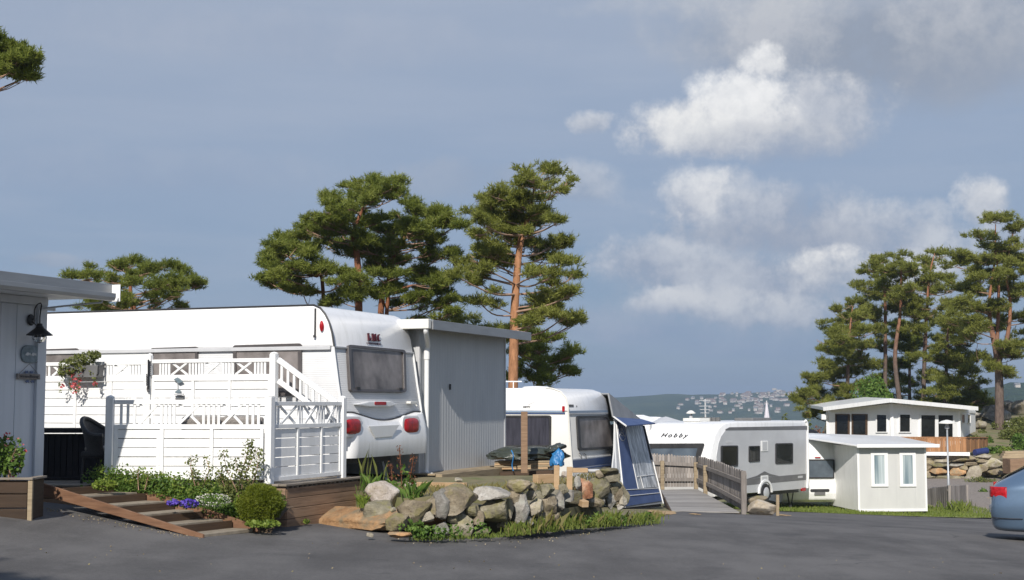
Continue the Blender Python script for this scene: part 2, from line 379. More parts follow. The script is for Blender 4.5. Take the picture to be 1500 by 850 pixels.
def asphalt():
    m, T, b, co = new_mat('asphalt')
    big = T.noise(co, .35, 5, .6); mid = T.noise(T.mapping(co, (1, .35, 1), (0, 0, R(-12))), 1.3, 6, .6); fine = T.noise(co, 26, 5, .8)
    f = T.math('ADD', T.math('MULTIPLY', big, .45), T.math('ADD', T.math('MULTIPLY', mid, .45), T.math('MULTIPLY', fine, .4)))
    col = T.ramp(f, [(.42, (.052, .0495, .0485)), (.59, (.085, .081, .079)), (.74, (.132, .126, .122))])
    vo = T.n('ShaderNodeTexVoronoi'); vo.inputs['Scale'].default_value = 120; T.l(co, vo.inputs['Vector'])
    col = T.mix(T.math('MULTIPLY', T.ramp(vo.outputs['Color'], [(.8, 0), (.95, 1)]), .35), col, (.2, .19, .18))
    # lane seam and thin cracks
    ck = T.n('ShaderNodeTexVoronoi', feature='DISTANCE_TO_EDGE'); ck.inputs['Scale'].default_value = .16
    va = T.n('ShaderNodeVectorMath', operation='ADD'); T.l(co, va.inputs[0])
    nz = T.n('ShaderNodeTexNoise'); nz.inputs['Scale'].default_value = .9; nz.inputs['Detail'].default_value = 6; T.l(co, nz.inputs['Vector']); T.l(nz.outputs['Color'], va.inputs[1]); T.l(va.outputs[0], ck.inputs['Vector'])
    line = T.ramp(ck.outputs['Distance'], [(0, 1), (.0045, 0)])
    msk = T.ramp(T.noise(co, .25, 2), [(.5, 0), (.6, 1)])
    col = T.mix(T.math('MULTIPLY', T.math('MULTIPLY', line, msk), .6), col, (.022, .022, .024))
    stain = T.noise(T.mapping(co, (1, 1, 1), (0, 0, 0), (7, 3, 0)), .8, 8, .7); col = T.mix(T.math('MULTIPLY', T.ramp(stain, [(.56, 0), (.66, 1)]), .4), col, (.042, .041, .042)); col = T.mix(T.math('MULTIPLY', T.ramp(T.noise(T.mapping(co, (1, .25, 1), (0, 0, R(70))), 1.1, 6, .65), [(.55, 0), (.72, 1)]), .35), col, (.15, .145, .14))
    T.l(col, b.inputs['Base Color']); b.inputs['Roughness'].default_value = .85; b.inputs['Specular IOR Level'].default_value = .3
    bn = T.n('ShaderNodeBump'); bn.inputs['Strength'].default_value = .35; bn.inputs['Distance'].default_value = .008
    T.l(T.noise(co, 80, 3, .8), bn.inputs['Height']); T.l(bn.outputs[0], b.inputs['Normal']); return m
M['asphalt'] = asphalt()
M['gravel'] = mottled('brown_grey_gravel', (.13, .11, .095), (.3, .26, .225), 14, .95, 8, bump=.5, bscale=40)
M['terrain'] = mottled('rough_grass_and_earth', (.06, .07, .025), (.19, .16, .09), 1.1, .95, 8, bump=.4, c3=(.11, .13, .04))
M['lawn'] = mottled('mown_lawn', (.11, .13, .035), (.18, .2, .06), 1.6, .95, 8, bump=.4, c3=(.22, .21, .085))
M['sand'] = mottled('orange_sandy_soil', (.3, .2, .1), (.45, .31, .17), 6, .95, 8, bump=.4)
def hillmat(name, cols, sc):
    m, T, b, co = new_mat(name)
    f = T.math('ADD', T.math('MULTIPLY', T.noise(co, sc, 6, .7), .6), T.math('MULTIPLY', T.noise(co, sc*9, 4, .8), .4))
    T.l(T.ramp(f, [(.36, cols[0]), (.5, cols[1]), (.66, cols[2])]), b.inputs['Base Color']); b.inputs['Roughness'].default_value = 1; b.inputs['Specular IOR Level'].default_value = 0
    bn = T.n('ShaderNodeBump'); bn.inputs['Strength'].default_value = 1; bn.inputs['Distance'].default_value = 12
    T.l(T.noise(co, sc*14, 4, .8), bn.inputs['Height']); T.l(bn.outputs[0], b.inputs['Normal']); return m
M['hill'] = hillmat('wooded_hillside', [(.022, .045, .02), (.05, .085, .033), (.12, .15, .06)], .009)
def carpaint():
    m, T, b, co = new_mat('steel_blue_car_paint')
    T.l(T.ramp(T.noise(co, 900, 2), [(.3, (.085, .14, .215)), (.7, (.125, .19, .28))]), b.inputs['Base Color'])
    b.inputs['Metallic'].default_value = .4; b.inputs['Roughness'].default_value = .36; b.inputs['Coat Weight'].default_value = 1; b.inputs['Coat Roughness'].default_value = .05; return m
M['carblue'] = carpaint()
def clear_plastic():
    m, T, b, co = new_mat('streaky_clear_tent_window')
    v = T.mapping(co, (1.6, 1.6, .35), (R(10), R(-24), 0))
    f = T.math('ADD', T.math('MULTIPLY', T.noise(v, 5.5, 5, .6), .8), T.math('MULTIPLY', T.noise(co, 1.2, 2), .25))
    T.l(T.ramp(f, [(.36, (.09, .095, .105)), (.5, (.32, .335, .35)), (.62, (.62, .64, .65))]), b.inputs['Base Color']); b.inputs['Roughness'].default_value = .3
    bn = T.n('ShaderNodeBump'); bn.inputs['Strength'].default_value = .5; bn.inputs['Distance'].default_value = .03
    T.l(f, bn.inputs['Height']); T.l(bn.outputs[0], b.inputs['Normal']); return m
M['tentwin'] = clear_plastic()
M['tent_grey'] = mottled('grey_tent_cloth', (.2, .21, .22), (.27, .28, .29), 2, .8, bump=.2, bscale=8)
M['tent_pale'] = mottled('pale_grey_tent_cloth', (.45, .46, .47), (.56, .57, .58), 2, .75, bump=.25, bscale=8)
M['tent_blue'] = mottled('blue_tent_cloth', (.04, .07, .17), (.062, .1, .22), 2.5, .7, bump=.2, bscale=7)
M['tarp'] = mottled('dark_green_tarpaulin', (.018, .024, .02), (.07, .08, .065), 4, .3, 6, bump=.8, bscale=7)
M['tarp_blue'] = mottled('blue_tarpaulin', (.02, .13, .34), (.05, .24, .5), 5, .35, 6, bump=.7, bscale=12)
M['curtain'] = mottled('pale_curtain_behind_glass', (.14, .2, .23), (.5, .56, .57), 9, .12, 2, (1, 1, .05), coat=.5)
M['plaque'] = mottled('grey_blue_plaque', (.09, .13, .155), (.2, .25, .28), 22, .6)
M['glassclear'] = None
m_, T_, b_, c_ = new_mat('clear_lamp_glass'); b_.inputs['Transmission Weight'].default_value = 1; b_.inputs['Roughness'].default_value = .02; b_.inputs['IOR'].default_value = 1.3
T_.l(T_.ramp(T_.noise(c_, 8), [(.3, (.9, .92, .93)), (.7, (1, 1, 1))]), b_.inputs['Base Color']); M['glassclear'] = m_
M['farwhite'] = mottled('pale_house_wall', (.33, .3, .26), (.55, .51, .46), .2, .8)
M['farroof'] = mottled('red_brown_tile_roof', (.17, .11, .085), (.25, .16, .125), .3, .8)
M['farroof2'] = mottled('grey_tile_roof', (.14, .14, .145), (.25, .25, .25), .3, .8)
M['blue_roll'] = mottled('dark_blue_cover', (.015, .025, .1), (.03, .045, .16), 5, .5)

# ------------------------------------------------------------------ world, sun, camera settings
SUN_AZ, SUN_EL = 12.0, 36.0      # light travels 12 degrees right of straight ahead, sun 36 degrees up behind the left shoulder
LD = Vector((math.sin(R(SUN_AZ))*math.cos(R(SUN_EL)), math.cos(R(SUN_AZ))*math.cos(R(SUN_EL)), -math.sin(R(SUN_EL))))
sd_ = bpy.data.lights.new('sun', 'SUN'); so = bpy.data.objects.new('sun', sd_); COL.objects.link(so)
sd_.energy = 4.3; sd_.angle = R(.5); sd_.color = (1, .945, .87)
so.rotation_euler = LD.to_track_quat('-Z', 'Y').to_euler(); so.location = (-10, -30, 40)
W = bpy.data.worlds.new('World'); SC.world = W; W.use_nodes = True
T = NT(W.node_tree); W.node_tree.nodes.clear()
out = T.n('ShaderNodeOutputWorld'); bg = T.n('ShaderNodeBackground'); T.l(bg.outputs[0], out.inputs['Surface'])
sky = T.n('ShaderNodeTexSky', sky_type='NISHITA'); sky.sun_disc = False; sky.sun_elevation = R(SUN_EL)
sp = -LD; sky.sun_rotation = math.atan2(sp.x, sp.y); sky.altitude = 40; sky.air_density = 1; sky.dust_density = .6; sky.ozone_density = 1.5
tc = T.n('ShaderNodeTexCoord'); D = tc.outputs['Generated']
sx = T.n('ShaderNodeSeparateXYZ'); T.l(D, sx.inputs[0])
az = T.math('ARCTAN2', sx.outputs[0], sx.outputs[1]); el = T.math('ARCSINE', sx.outputs[2])
# domain-warped direction for soft ragged cloud edges
n1 = T.n('ShaderNodeTexNoise'); n1.inputs['Scale'].default_value = 11; n1.inputs['Detail'].default_value = 8; n1.inputs['Roughness'].default_value = .6; T.l(D, n1.inputs['Vector'])
sc1 = T.n('ShaderNodeSeparateColor'); T.l(n1.outputs['Color'], sc1.inputs[0])
fine = T.noise(D, 30, 12, .68); broad = T.noise(T.mapping(D, (1, 1, 2.6)), 5.5, 7, .58); puff = T.noise(D, 19, 6, .6)
azw = T.math('ADD', az, T.math('MULTIPLY_ADD', sc1.outputs[0], .045, -.0225)); elw = T.math('ADD', el, T.math('MULTIPLY_ADD', sc1.outputs[1], .032, -.016))
nish = T.n('ShaderNodeVectorMath', operation='SCALE'); T.l(sky.outputs[0], nish.inputs[0]); nish.inputs['Scale'].default_value = .1
# the high thin overcast sheet: denser blue-grey low down, paler higher up
eld = T.math('MULTIPLY', el, 180/math.pi)
eg = T.math('ADD', T.math('MULTIPLY', eld, 1/40), T.math('MULTIPLY_ADD', broad, .16, -.08), clamp=True)
sheet = T.ramp(eg, [(0, srgb(113, 139, 174)), (.06, srgb(116, 140, 173)), (.2, srgb(139, 155, 181)), (.42, srgb(161, 171, 189)), (.62, srgb(158, 170, 190)), (1, srgb(122, 144, 180))])
skyc = T.mix(.86, nish.outputs[0], sheet)
# long faint streaks of stratus
st = T.noise(T.mapping(D, (1, 1, 9)), 3.2, 6, .55)
skyc = T.mix(T.math('MULTIPLY', T.ramp(st, [(.48, 0), (.72, 1)]), .35), skyc, srgb(168, 178, 196))
def cloud(col, px, py, rx, ry, dens, top, base, rag=1.0, soft=.8):
    r = ray(px, py).normalized(); a0 = math.atan2(r.x, r.y); e0 = math.asin(r.z); k = 1/FPX
    dx = T.math('MULTIPLY', T.math('SUBTRACT', azw, a0), 1/(rx*k)); dy = T.math('MULTIPLY', T.math('SUBTRACT', elw, e0), 1/(ry*k))
    r2 = T.math('ADD', T.math('MULTIPLY', dx, dx), T.math('MULTIPLY', dy, dy))
    v = T.math('ADD', T.math('SUBTRACT', 1, r2), T.math('MULTIPLY', T.math('ADD', T.math('MULTIPLY_ADD', fine, .8, -.4), T.math('MULTIPLY_ADD', puff, .6, -.3)), rag*2.4))
    mr = T.n('ShaderNodeMapRange', interpolation_type='SMOOTHSTEP'); mr.inputs['From Min'].default_value = 0; mr.inputs['From Max'].default_value = soft+.15; T.l(v, mr.inputs['Value'])
    sh = T.math('ADD', T.math('MULTIPLY_ADD', dy, .38, .52), T.math('ADD', T.math('MULTIPLY_ADD', puff, 1.8, -.9), T.math('MULTIPLY_ADD', fine, 1.6, -.8)), clamp=True)
    c = T.mix(T.ramp(sh, [(.15, 0), (.85, 1)]), base, top)
    return T.mix(T.math('MULTIPLY', mr.outputs[0], dens), col, c)
G1, G2, W1, W2 = srgb(150, 160, 178), srgb(166, 173, 187), srgb(240, 240, 240), srgb(217, 218, 221)
for c in [(1160, 395, 340, 100, .8, srgb(188, 193, 203), srgb(154, 164, 182), .8, 1.1), (1350, 105, 290, 75, .6, srgb(156, 163, 176), srgb(138, 147, 162), .5, 1.2), (1300, 40, 420, 95, .85, srgb(185, 188, 195), srgb(141, 150, 165), .5, .9), (1420, 95, 170, 55, .6, srgb(160, 167, 180), srgb(143, 153, 170), .6, .8), (1120, 4, 330, 30, .5, srgb(199, 201, 205), srgb(172, 179, 191), .5, .8), (430, 60, 420, 50, .3, srgb(172, 179, 194), srgb(158, 168, 187), .6, .9),
          (860, 180, 40, 22, .75, W2, G2), (1215, 158, 125, 66, .8, srgb(209, 211, 216), srgb(166, 173, 187)), (1040, 188, 150, 50, .85, srgb(225, 225, 226), srgb(172, 178, 191)), (1130, 92, 48, 30, .85, W1, W2), (1085, 142, 92, 52, .9, W1, srgb(209, 211, 215)), (1000, 190, 84, 36, .8, srgb(235, 235, 234), srgb(195, 199, 206)),
          (1150, 205, 170, 34, .6, srgb(189, 193, 201), srgb(154, 163, 181), .6),
          (1130, 315, 190, 68, .85, srgb(197, 201, 209), srgb(154, 163, 181)), (1260, 335, 150, 50, .8, srgb(193, 198, 207), srgb(152, 162, 181)), (1020, 285, 62, 52, .85, srgb(225, 226, 228), srgb(172, 179, 193)), (1120, 345, 190, 26, .5, G2, srgb(147, 158, 178), .6),
          (960, 385, 120, 48, .85, srgb(195, 200, 209), srgb(150, 161, 181)), (1090, 405, 160, 44, .8, srgb(185, 191, 202), srgb(146, 157, 178)), (1205, 385, 95, 36, .95, srgb(231, 231, 231), srgb(172, 179, 192)), (1300, 395, 90, 40, .6, srgb(205, 208, 214), G2),
          (1436, 296, 48, 44, .85, srgb(223, 224, 226), G2), (1450, 355, 90, 40, .5, srgb(197, 202, 210), G1), (985, 445, 90, 26, .85, srgb(213, 215, 219), srgb(154, 164, 183)), (1110, 448, 160, 34, .8, srgb(199, 203, 210), srgb(148, 159, 180)), (930, 480, 150, 34, .55, srgb(160, 171, 190), srgb(134, 152, 180)),
          (1090, 500, 240, 36, .5, srgb(152, 165, 187), srgb(130, 149, 179), .8), (75, 382, 70, 14, .5, G2, G1), (700, 270, 130, 40, .35, G2, G1), (845, 275, 75, 40, .6, srgb(193, 198, 207), G1), (250, 250, 380, 40, .25, srgb(165, 174, 192), srgb(146, 159, 183), .8)]:
    skyc = cloud(skyc, *c)
T.l(skyc, bg.inputs['Color']); bg.inputs['Strength'].default_value = .87
W.cycles.sampling_method = 'MANUAL'; W.cycles.sample_map_resolution = 512
SC.view_settings.view_transform = 'Standard'; SC.view_settings.look = 'None'; SC.view_settings.exposure = .3; SC.view_settings.gamma = 1; SC.view_settings.use_curve_mapping = False
SC.cycles.max_bounces = 6; SC.cycles.transparent_max_bounces = 8; SC.cycles.volume_bounces = 0; SC.cycles.caustics_reflective = False; SC.cycles.caustics_refractive = False
try: SC.cycles.use_denoising = True
except Exception: pass

# ------------------------------------------------------------------ terrain heights
CP = np.array([(-5.77, 17.2, .38), (-5.4, 17, .306), (-3.6, 16.2, .06), (-5.8, 15.9, .34), (-2.86, 17.8, .05), (-1.3, 17, -.05), (.45, 19.2, -.18), (2.5, 24, -.43), (5.4, 33, -.97),
    (7.8, 40, -1.45), (14.8, 44, -1.95), (8.2, 22.5, -.55), (0, 11, 0), (-4, 10.5, .2), (4, 11, -.12), (0, 5, 0), (12, 20, -.8), (16, 34, -1.45), (25, 45, -2.0), (11, 45, -1.85), (-14, 14, .5), (-14, 4, .4), (0, -4, 0), (14, 4, -.3), (25, 25, -1.4)])
def _tps():
    n = len(CP); d = np.linalg.norm(CP[:, None, :2]-CP[None, :, :2], axis=2); K = np.where(d > 0, d*d*np.log(d+1e-9), 0)+np.eye(n)*.6
    P = np.c_[np.ones(n), CP[:, :2]]; A = np.block([[K, P], [P.T, np.zeros((3, 3))]])
    s = np.linalg.solve(A, np.r_[CP[:, 2], 0, 0, 0]); return s
_S = _tps()
def near_h(X, Y):
    X = np.clip(np.asarray(X, float), -15, 30); Y = np.clip(np.asarray(Y, float), -4, 48)
    d = np.sqrt((X[..., None]-CP[:, 0])**2+(Y[..., None]-CP[:, 1])**2); K = np.where(d > 0, d*d*np.log(d+1e-9), 0)
    return K@_S[:-3]+_S[-3]+_S[-2]*X+_S[-1]*Y
def sst(a, b, x): t = np.clip((x-a)/(b-a), 0, 1); return t*t*(3-2*t)
def bankmask(X, Y): return sst(.208, .232, X/np.maximum(Y, 40))*sst(40, 50, Y)
def terr(X, Y):
    X = np.asarray(X, float); Y = np.asarray(Y, float)
    g = near_h(X, Y); t = sst(40, 54, Y)
    leftb = sst(-2, -8, X)*sst(30, 40, Y)*2.0
    h = g*(1-t)+(-1.9)*t + leftb*.3
    s = bankmask(X, Y)
    h = h+s*(sst(66.6, 68.4, Y)*1.0+sst(74, 92, Y)*1.5+sst(19.5, 24.5, X)*sst(66.6, 76, Y)*.9)
    start = 70+s*45-sst(0, -10, X)*(-10)
    h = h-58*sst(0, 320, Y-start)
    far = sst(60, 300, np.abs(X)); h = h-20*far*sst(-200, 100, Y)
    return np.maximum(h, -62)
def gz(x, y): return float(terr(x, y))
YB = [(-16, 16.9), (-5.8, 17.6), (-3.4, 18.2), (-2.0, 19.2), (-.4, 19.6), (1, 21), (2.4, 24.4), (3.2, 29), (3.9, 33.0), (5.5, 33.1), (6.6, 36.5), (7.4, 40), (9.0, 41.6), (12, 42.8), (15.5, 43.6), (30, 46)]
def sheet_mesh(xs, ys, fn, keep=None):
    X, Y = np.meshgrid(xs, ys); Z = fn(X, Y); V = np.stack([X, Y, Z], -1).reshape(-1, 3); w = len(xs); h = len(ys)
    i, j = np.meshgrid(np.arange(w-1), np.arange(h-1)); a = (j*w+i).ravel(); F = np.c_[a, a+1, a+w+1, a+w]
    if keep is not None:
        c = (V[F].mean(1)); F = F[keep(c[:, 0], c[:, 1])]
    mb = MB(); mb.np(V, F); return mb
def axis(*segs):
    r = []
    for a, b, s in segs: r += list(np.arange(a, b, s))
    return np.array(r+[segs[-1][1]])
yb = lambda x: np.interp(x, [p[0] for p in YB], [p[1] for p in YB])
# asphalt: columns follow the boundary curve exactly
xs = axis((-16, -6, .6), (-6, 18, .25), (18, 30, .8))
mb = MB(); V = []; NV = 120
for x in xs:
    y1 = float(yb(x))+.035*math.sin(x*5.1)+.03*math.sin(x*11.7+1)
    for j in range(NV+1): V.append((x, lerp(-6, y1, (j/NV)**.8), 0))
V = np.array(V); V[:, 2] = near_h(V[:, 0], V[:, 1])+.004
a = (np.arange(len(xs)-1)[:, None]*(NV+1)+np.arange(NV)[None]).ravel(); F = np.c_[a, a+NV+1, a+NV+2, a+1]
mb.np(V, F); mb.build('road', M['asphalt'], smooth=True, kind='structure')
def under(X, Y):
    h = terr(X, Y); c = sst(.9, -.1, Y-yb(X))*sst(-17, -15.5, X)*sst(31, 29.5, X)
    return h-.12*c
xs = axis((-3400, -400, 250), (-400, -60, 34), (-60, -18, 4), (-18, 32, .8), (32, 70, 4), (70, 400, 33), (400, 3400, 250))
ys = axis((-3000, -300, 270), (-300, -20, 28), (-20, 92, .8), (92, 140, 4), (140, 500, 24), (500, 3500, 200))
sheet_mesh(xs, ys, under).build('ground', M['terrain'], smooth=True, kind='structure')
# gravel patches and lawn lie as thin sheets over the ground
def patch(name, mat, poly, step, lift, kind='structure', fn=None):
    xs_ = [p[0] for p in poly]; ys_ = [p[1] for p in poly]
    X = np.arange(min(xs_)-step, max(xs_)+step, step); Y = np.arange(min(ys_)-step, max(ys_)+step, step)
    def inside(x, y):
        c = np.zeros(len(x), bool); k = len(poly)
        for i in range(k):
            x0, y0 = poly[i]; x1, y1 = poly[(i+1) % k]
            t = ((y0 > y) != (y1 > y)) & (x < (x1-x0)*(y-y0)/((y1-y0) if y1 != y0 else 1e-9)+x0); c ^= t
        return c
    jit = lambda X_, Y_: (fn or terr)(X_, Y_)+lift
    return sheet_mesh(X, Y, jit, lambda x, y: inside(x+.25*vnoise(np.stack([x*1.7, y*1.7, x*0], -1)), y+.25*vnoise(np.stack([x*1.7, y*1.7, x*0+9], -1)))).build(name, mat, smooth=True, kind=kind)
patch('lawn', M['lawn'], [(6.9, 38.6), (7.6, 40.3), (9.0, 41.9), (12, 43.1), (15.8, 44.0), (16.3, 47.5), (14, 50), (10, 50), (6.5, 46)], .2, .022)
patch('gravel_path', M['gravel'], [(15.4, 44.2), (19, 44.6), (24, 50), (25, 60), (23, 66.4), (15.5, 66.5), (14.5, 50)], .35, .03)
# distant hills
def hill(name, prof, D0, D1, x0, x1, nz, seed):
    px_ = np.arange(x0, x1+1, 6.0); rows = 26
    V = []
    for j in range(rows):
        t = j/(rows-1)
        for p in px_:
            y = interp(p, prof); top = CAMZ+(HOR-y)/FPX*D1
            d = lerp(D0, D1, t); z = lerp(-64, top, t**.8); V.append(((p-CX)/FPX*d, d, z))
    for k in (1, 2):
        for p in px_:
            d = D1+k*90; V.append(((p-CX)/FPX*d, d, CAMZ+(HOR-interp(p, prof))/FPX*D1-k*45))
    V = np.array(V); w = len(px_); q = V*np.array([1/60, 1/60, 1/60])+seed
    V[:, 2] += nz*fbm(q, 4)
    a = (np.arange(rows+1)[:, None]*w+np.arange(w-1)[None]).ravel(); F = np.c_[a, a+1, a+w+1, a+w]
    mb = MB(); mb.np(V, F); return mb.build(name, M['hill'], smooth=True, kind='structure', angle=180)
HP = [(-200, 590), (300, 590), (640, 588), (800, 586), (900, 583), (930, 581), (950, 579.5), (975, 577.2), (990, 577), (1010, 578.5), (1050, 578), (1075, 576.5), (1110, 575.5), (1140, 575), (1170, 575), (1230, 576), (1330, 580), (1420, 583), (1800, 585)]
HD0, HD1 = 1500.0, 2500.0
hill('hills', HP, HD0, HD1, -200, 1900, 2.2, 3.1)
hill('hills', [(1250, 592), (1330, 588), (1400, 576), (1432, 570), (1460, 565.5), (1478, 560), (1500, 560.5), (1560, 556), (1700, 556), (1900, 562)], 700, 1150, 1250, 1900, 3.0, 8.4)
hz = MB(); hz.box((0, 300, -10), (1, 0, 0), (0, 1, 0), (0, 0, 1), 3600, 3500, 58)
hm = bpy.data.materials.new('thin_haze'); hm.use_nodes = True; hn = hm.node_tree; hn.nodes.clear()
ho = hn.nodes.new('ShaderNodeOutputMaterial'); hv_ = hn.nodes.new('ShaderNodeVolumePrincipled'); hv_.inputs['Density'].default_value = HAZE; hv_.inputs['Color'].default_value = (.62, .76, .95, 1); hv_.inputs['Anisotropy'].default_value = .2
hn.links.new(hv_.outputs[0], ho.inputs['Volume'])
if HAZE > 0: hz.build('haze', hm, kind='stuff')

# ------------------------------------------------------------------ plants
def unit(n): v = RNG.normal(size=(n, 3)); return v/np.linalg.norm(v, axis=1, keepdims=True)
def needles(mb, C, Dr, L, W, k):
    """each shoot (centre C, direction Dr) carries k thin needles"""
    n = len(C); C = np.repeat(C, k, 0); Dv = np.repeat(Dr, k, 0); r = unit(n*k)
    d = Dv*.75+r*.85; d /= np.linalg.norm(d, axis=1, keepdims=True)
    ln = L*RNG.uniform(.6, 1.15, (n*k, 1)); b = C+Dv*RNG.uniform(-.5, .6, (n*k, 1))*L+r*.04*L
    s = np.cross(d, unit(n*k)); s /= np.linalg.norm(s, axis=1, keepdims=True)+1e-9
    V = np.stack([b-s*W/2, b+s*W/2, b+d*ln], 1).reshape(-1, 3); mb.np(V, np.arange(len(V)).reshape(-1, 3))
def leaves(mb, P, size, up=.5, asp=.6, var=.4):
    n = len(P); nrm = unit(n)+np.array([0, 0, up]); nrm /= np.linalg.norm(nrm, axis=1, keepdims=True)
    a = np.cross(nrm, unit(n)); a /= np.linalg.norm(a, axis=1, keepdims=True)+1e-9; b = np.cross(nrm, a)
    s = size*RNG.uniform(1-var, 1+var, (n, 1)); P = np.asarray(P)
    V = np.stack([P-a*s, P-b*s*asp-a*s*.1, P+a*s, P+b*s*asp-a*s*.1], 1).reshape(-1, 3); mb.np(V, np.arange(len(V)).reshape(-1, 4))
def in_ellipsoid(n, c, r, shell=.5):
    u = unit(n); q = RNG.random((n, 1))**(1/3*(1-shell)+.02); return np.array(c)+u*q*np.array(r)
def blades(mb, P, h, w, lean=.35, var=.5):
    n = len(P); P = np.asarray(P); a = RNG.uniform(0, 6.283, n); dr = np.stack([np.cos(a), np.sin(a), a*0], 1); sd = np.stack([-np.sin(a), np.cos(a), a*0], 1)
    H = h*RNG.uniform(1-var, 1+var, (n, 1)); l = lean*RNG.uniform(.2, 1.4, (n, 1)); z = np.array([0, 0, 1.])
    m = P+z*H*.6+dr*H*l*.35; t = P+z*H*(1-.25*l)+dr*H*l
    V = np.stack([P-sd*w/2, P+sd*w/2, m+sd*w*.4, t, m-sd*w*.4], 1).reshape(-1, 3); mb.np(V, np.arange(len(V)).reshape(-1, 5))
def along(poly, d):
    """points of a photo polyline as world points"""
    return [at(p[0], p[1], d+(p[2] if len(p) > 2 else 0)) for p in poly]
def smooth_path(P, n):
    P = [Vector(p) for p in P]; Q = []
    k = len(P)-1
    for i in range(n+1):
        t = i/n*k; j = min(int(t), k-1); f = t-j
        p0, p1, p2, p3 = P[max(j-1, 0)], P[j], P[j+1], P[min(j+2, k)]
        Q.append(.5*((2*p1)+(p2-p0)*f+(2*p0-5*p1+4*p2-p3)*f*f+(3*p1-p0-3*p2+p3)*f**3))
    return Q
def pine(name, label, d, trunks, pads, bark, fol, dens=.40, L=.15, depth=2.2, W=.024, k=12, group=None, rk=1.0, limbmat=None, seed=0):
    """trunks: lists of (px,py,radius_m); pads: (px,py,half width px, half height px) foliage pads, each hung on a limb that leaves the trunk"""
    rs = random.Random(seed+int(d*10)); sc = d/FPX
    tp = []
    for tr in trunks:
        P = [at(p[0], p[1], d+(p[3] if len(p) > 3 else 0)) for p in tr]; n = 6*(len(P)-1); Q = smooth_path(P, n)
        rr = [.58*float(np.interp(i/n*(len(P)-1), range(len(P)), [p[2] for p in tr])) for i in range(n+1)]
        tp.append((Q, rr))
    base = tp[0][0][0]; root = thing(name, label, 'tree', base, group)
    tm = MB()
    for Q, rr in tp: tm.tube(Q, rr, 10)
    tm.build('trunk', bark, root, smooth=True, angle=80)
    lm = MB(); cm = MB(); ex = []
    for (px, py, rx, ry) in pads:
        for _i in range(2):
            if rs.random() < .38: ex.append((px+rs.uniform(-1, 1)*rx*.95, py+rs.uniform(-1.0, 1.5)*ry, rx*rs.uniform(.35, .65), ry*rs.uniform(.5, .9)))
    ends = []
    for ip, (px, py, rx, ry) in enumerate(list(pads)+ex):
        # choose depth inside a roughly round crown, the farther from the stem sideways the less depth left
        best = None
        c0 = at(px, py, d)
        for Q, rr in tp:
            for i in range(2, len(Q)):
                q = Q[i]; drop = c0.z-q.z; hor = abs(c0.x-q.x)
                cost = abs(drop-(.25*hor+.15))+hor*.35+(0.0 if drop > 0 else .5)
                if best is None or cost < best[0]: best = (cost, q, rr[i], hor)
        _, q, r0, hor = best
        if ip >= len(pads) and ends:
            q = min(ends, key=lambda w: abs(w.x-c0.x)+abs(w.z-c0.z)*1.3); r0 = .03
        dd = rs.uniform(-1, 1)*max(.4, math.sqrt(max(depth**2-hor**2*.5, .2)))
        if ip >= len(pads) and ends: dd = q.y-d+rs.uniform(-.5, .5)
        c = at(px, py, d+dd); s2 = c.y/FPX; ax, azr = rx*s2*1.05, ry*s2*1.2; ay = max(ax*.8, .35)
        # limb
        e_ = c-Vector((0, 0, azr*.35)); mid = q.lerp(e_, .5)+Vector((rs.uniform(-.12, .12), rs.uniform(-.12, .12), -.10*(e_-q).length*rs.uniform(-.2, 1)))
        Lm = (e_-q).length; rb = min(r0*.5, .012+.012*Lm)
        path = smooth_path([q, mid, e_], 7); ends += [path[4], path[6]] if ip < len(pads) else []; lm.tube(path, [lerp(rb, .012, i/7) for i in range(8)], 6)
        # twigs fan out under the pad
        for _i in range(4+int(ax*3)):
            a = rs.uniform(0, 6.283); t = path[rs.randint(4, 7)]; e2 = c+Vector((math.cos(a)*ax*.75, math.sin(a)*ay*.75, rs.uniform(-.3, .3)*azr))
            lm.tube([t, t.lerp(e2, .55)+Vector((0, 0, -.05)), e2], [.013, .009, .004], 4)
        # foliage: many small uneven sprays scattered loosely about the limb end
        k2 = L/.15
        nt = min(max(int(dens*30*(ax*ay)**.8*(.6+azr)/k2**1.6), 4), 40)
        for _i in range(nt):
            if rs.random() < .16:
                t = path[rs.randint(3, 7)]; tc_ = np.array([t.x+rs.gauss(0, .12*k2), t.y+rs.gauss(0, .12*k2), t.z+rs.gauss(.08, .1)*k2])
            else:
                a = rs.uniform(0, 6.283); q_ = math.sqrt(rs.random())*rs.choice((.8, .95, 1.15))
                tc_ = np.array([c.x+math.cos(a)*ax*q_, c.y+math.sin(a)*ay*q_, c.z+rs.gauss(.06, .42)*azr*(1.15-.55*min(q_, 1))])
            s3 = rs.uniform(.45, 1.25); tr_ = s3*k2*np.array([.25, .25, .15])
            ns = int(rs.uniform(14, 30)*s3+5)
            u = unit(ns); u[:, 2] = np.where(u[:, 2] < -.3, -u[:, 2]*.6, u[:, 2])
            P = tc_+u*tr_*RNG.uniform(.25, 1.2, (ns, 1)); dr = u*.8+np.array([0, 0, .5])+.4*unit(ns); dr /= np.linalg.norm(dr, axis=1, keepdims=True)
            needles(cm, P, dr, L*rs.uniform(.75, 1.2), W, k)
    lm.build('limbs', limbmat or M['limb'], root, smooth=True, angle=80)
    cm.build('crown', fol, root)
    return root
def pads_from(lst, ox, oy, s): return [(ox+a/s, oy+b/s, c/s, e_/s) for a, b, c, e_ in lst]
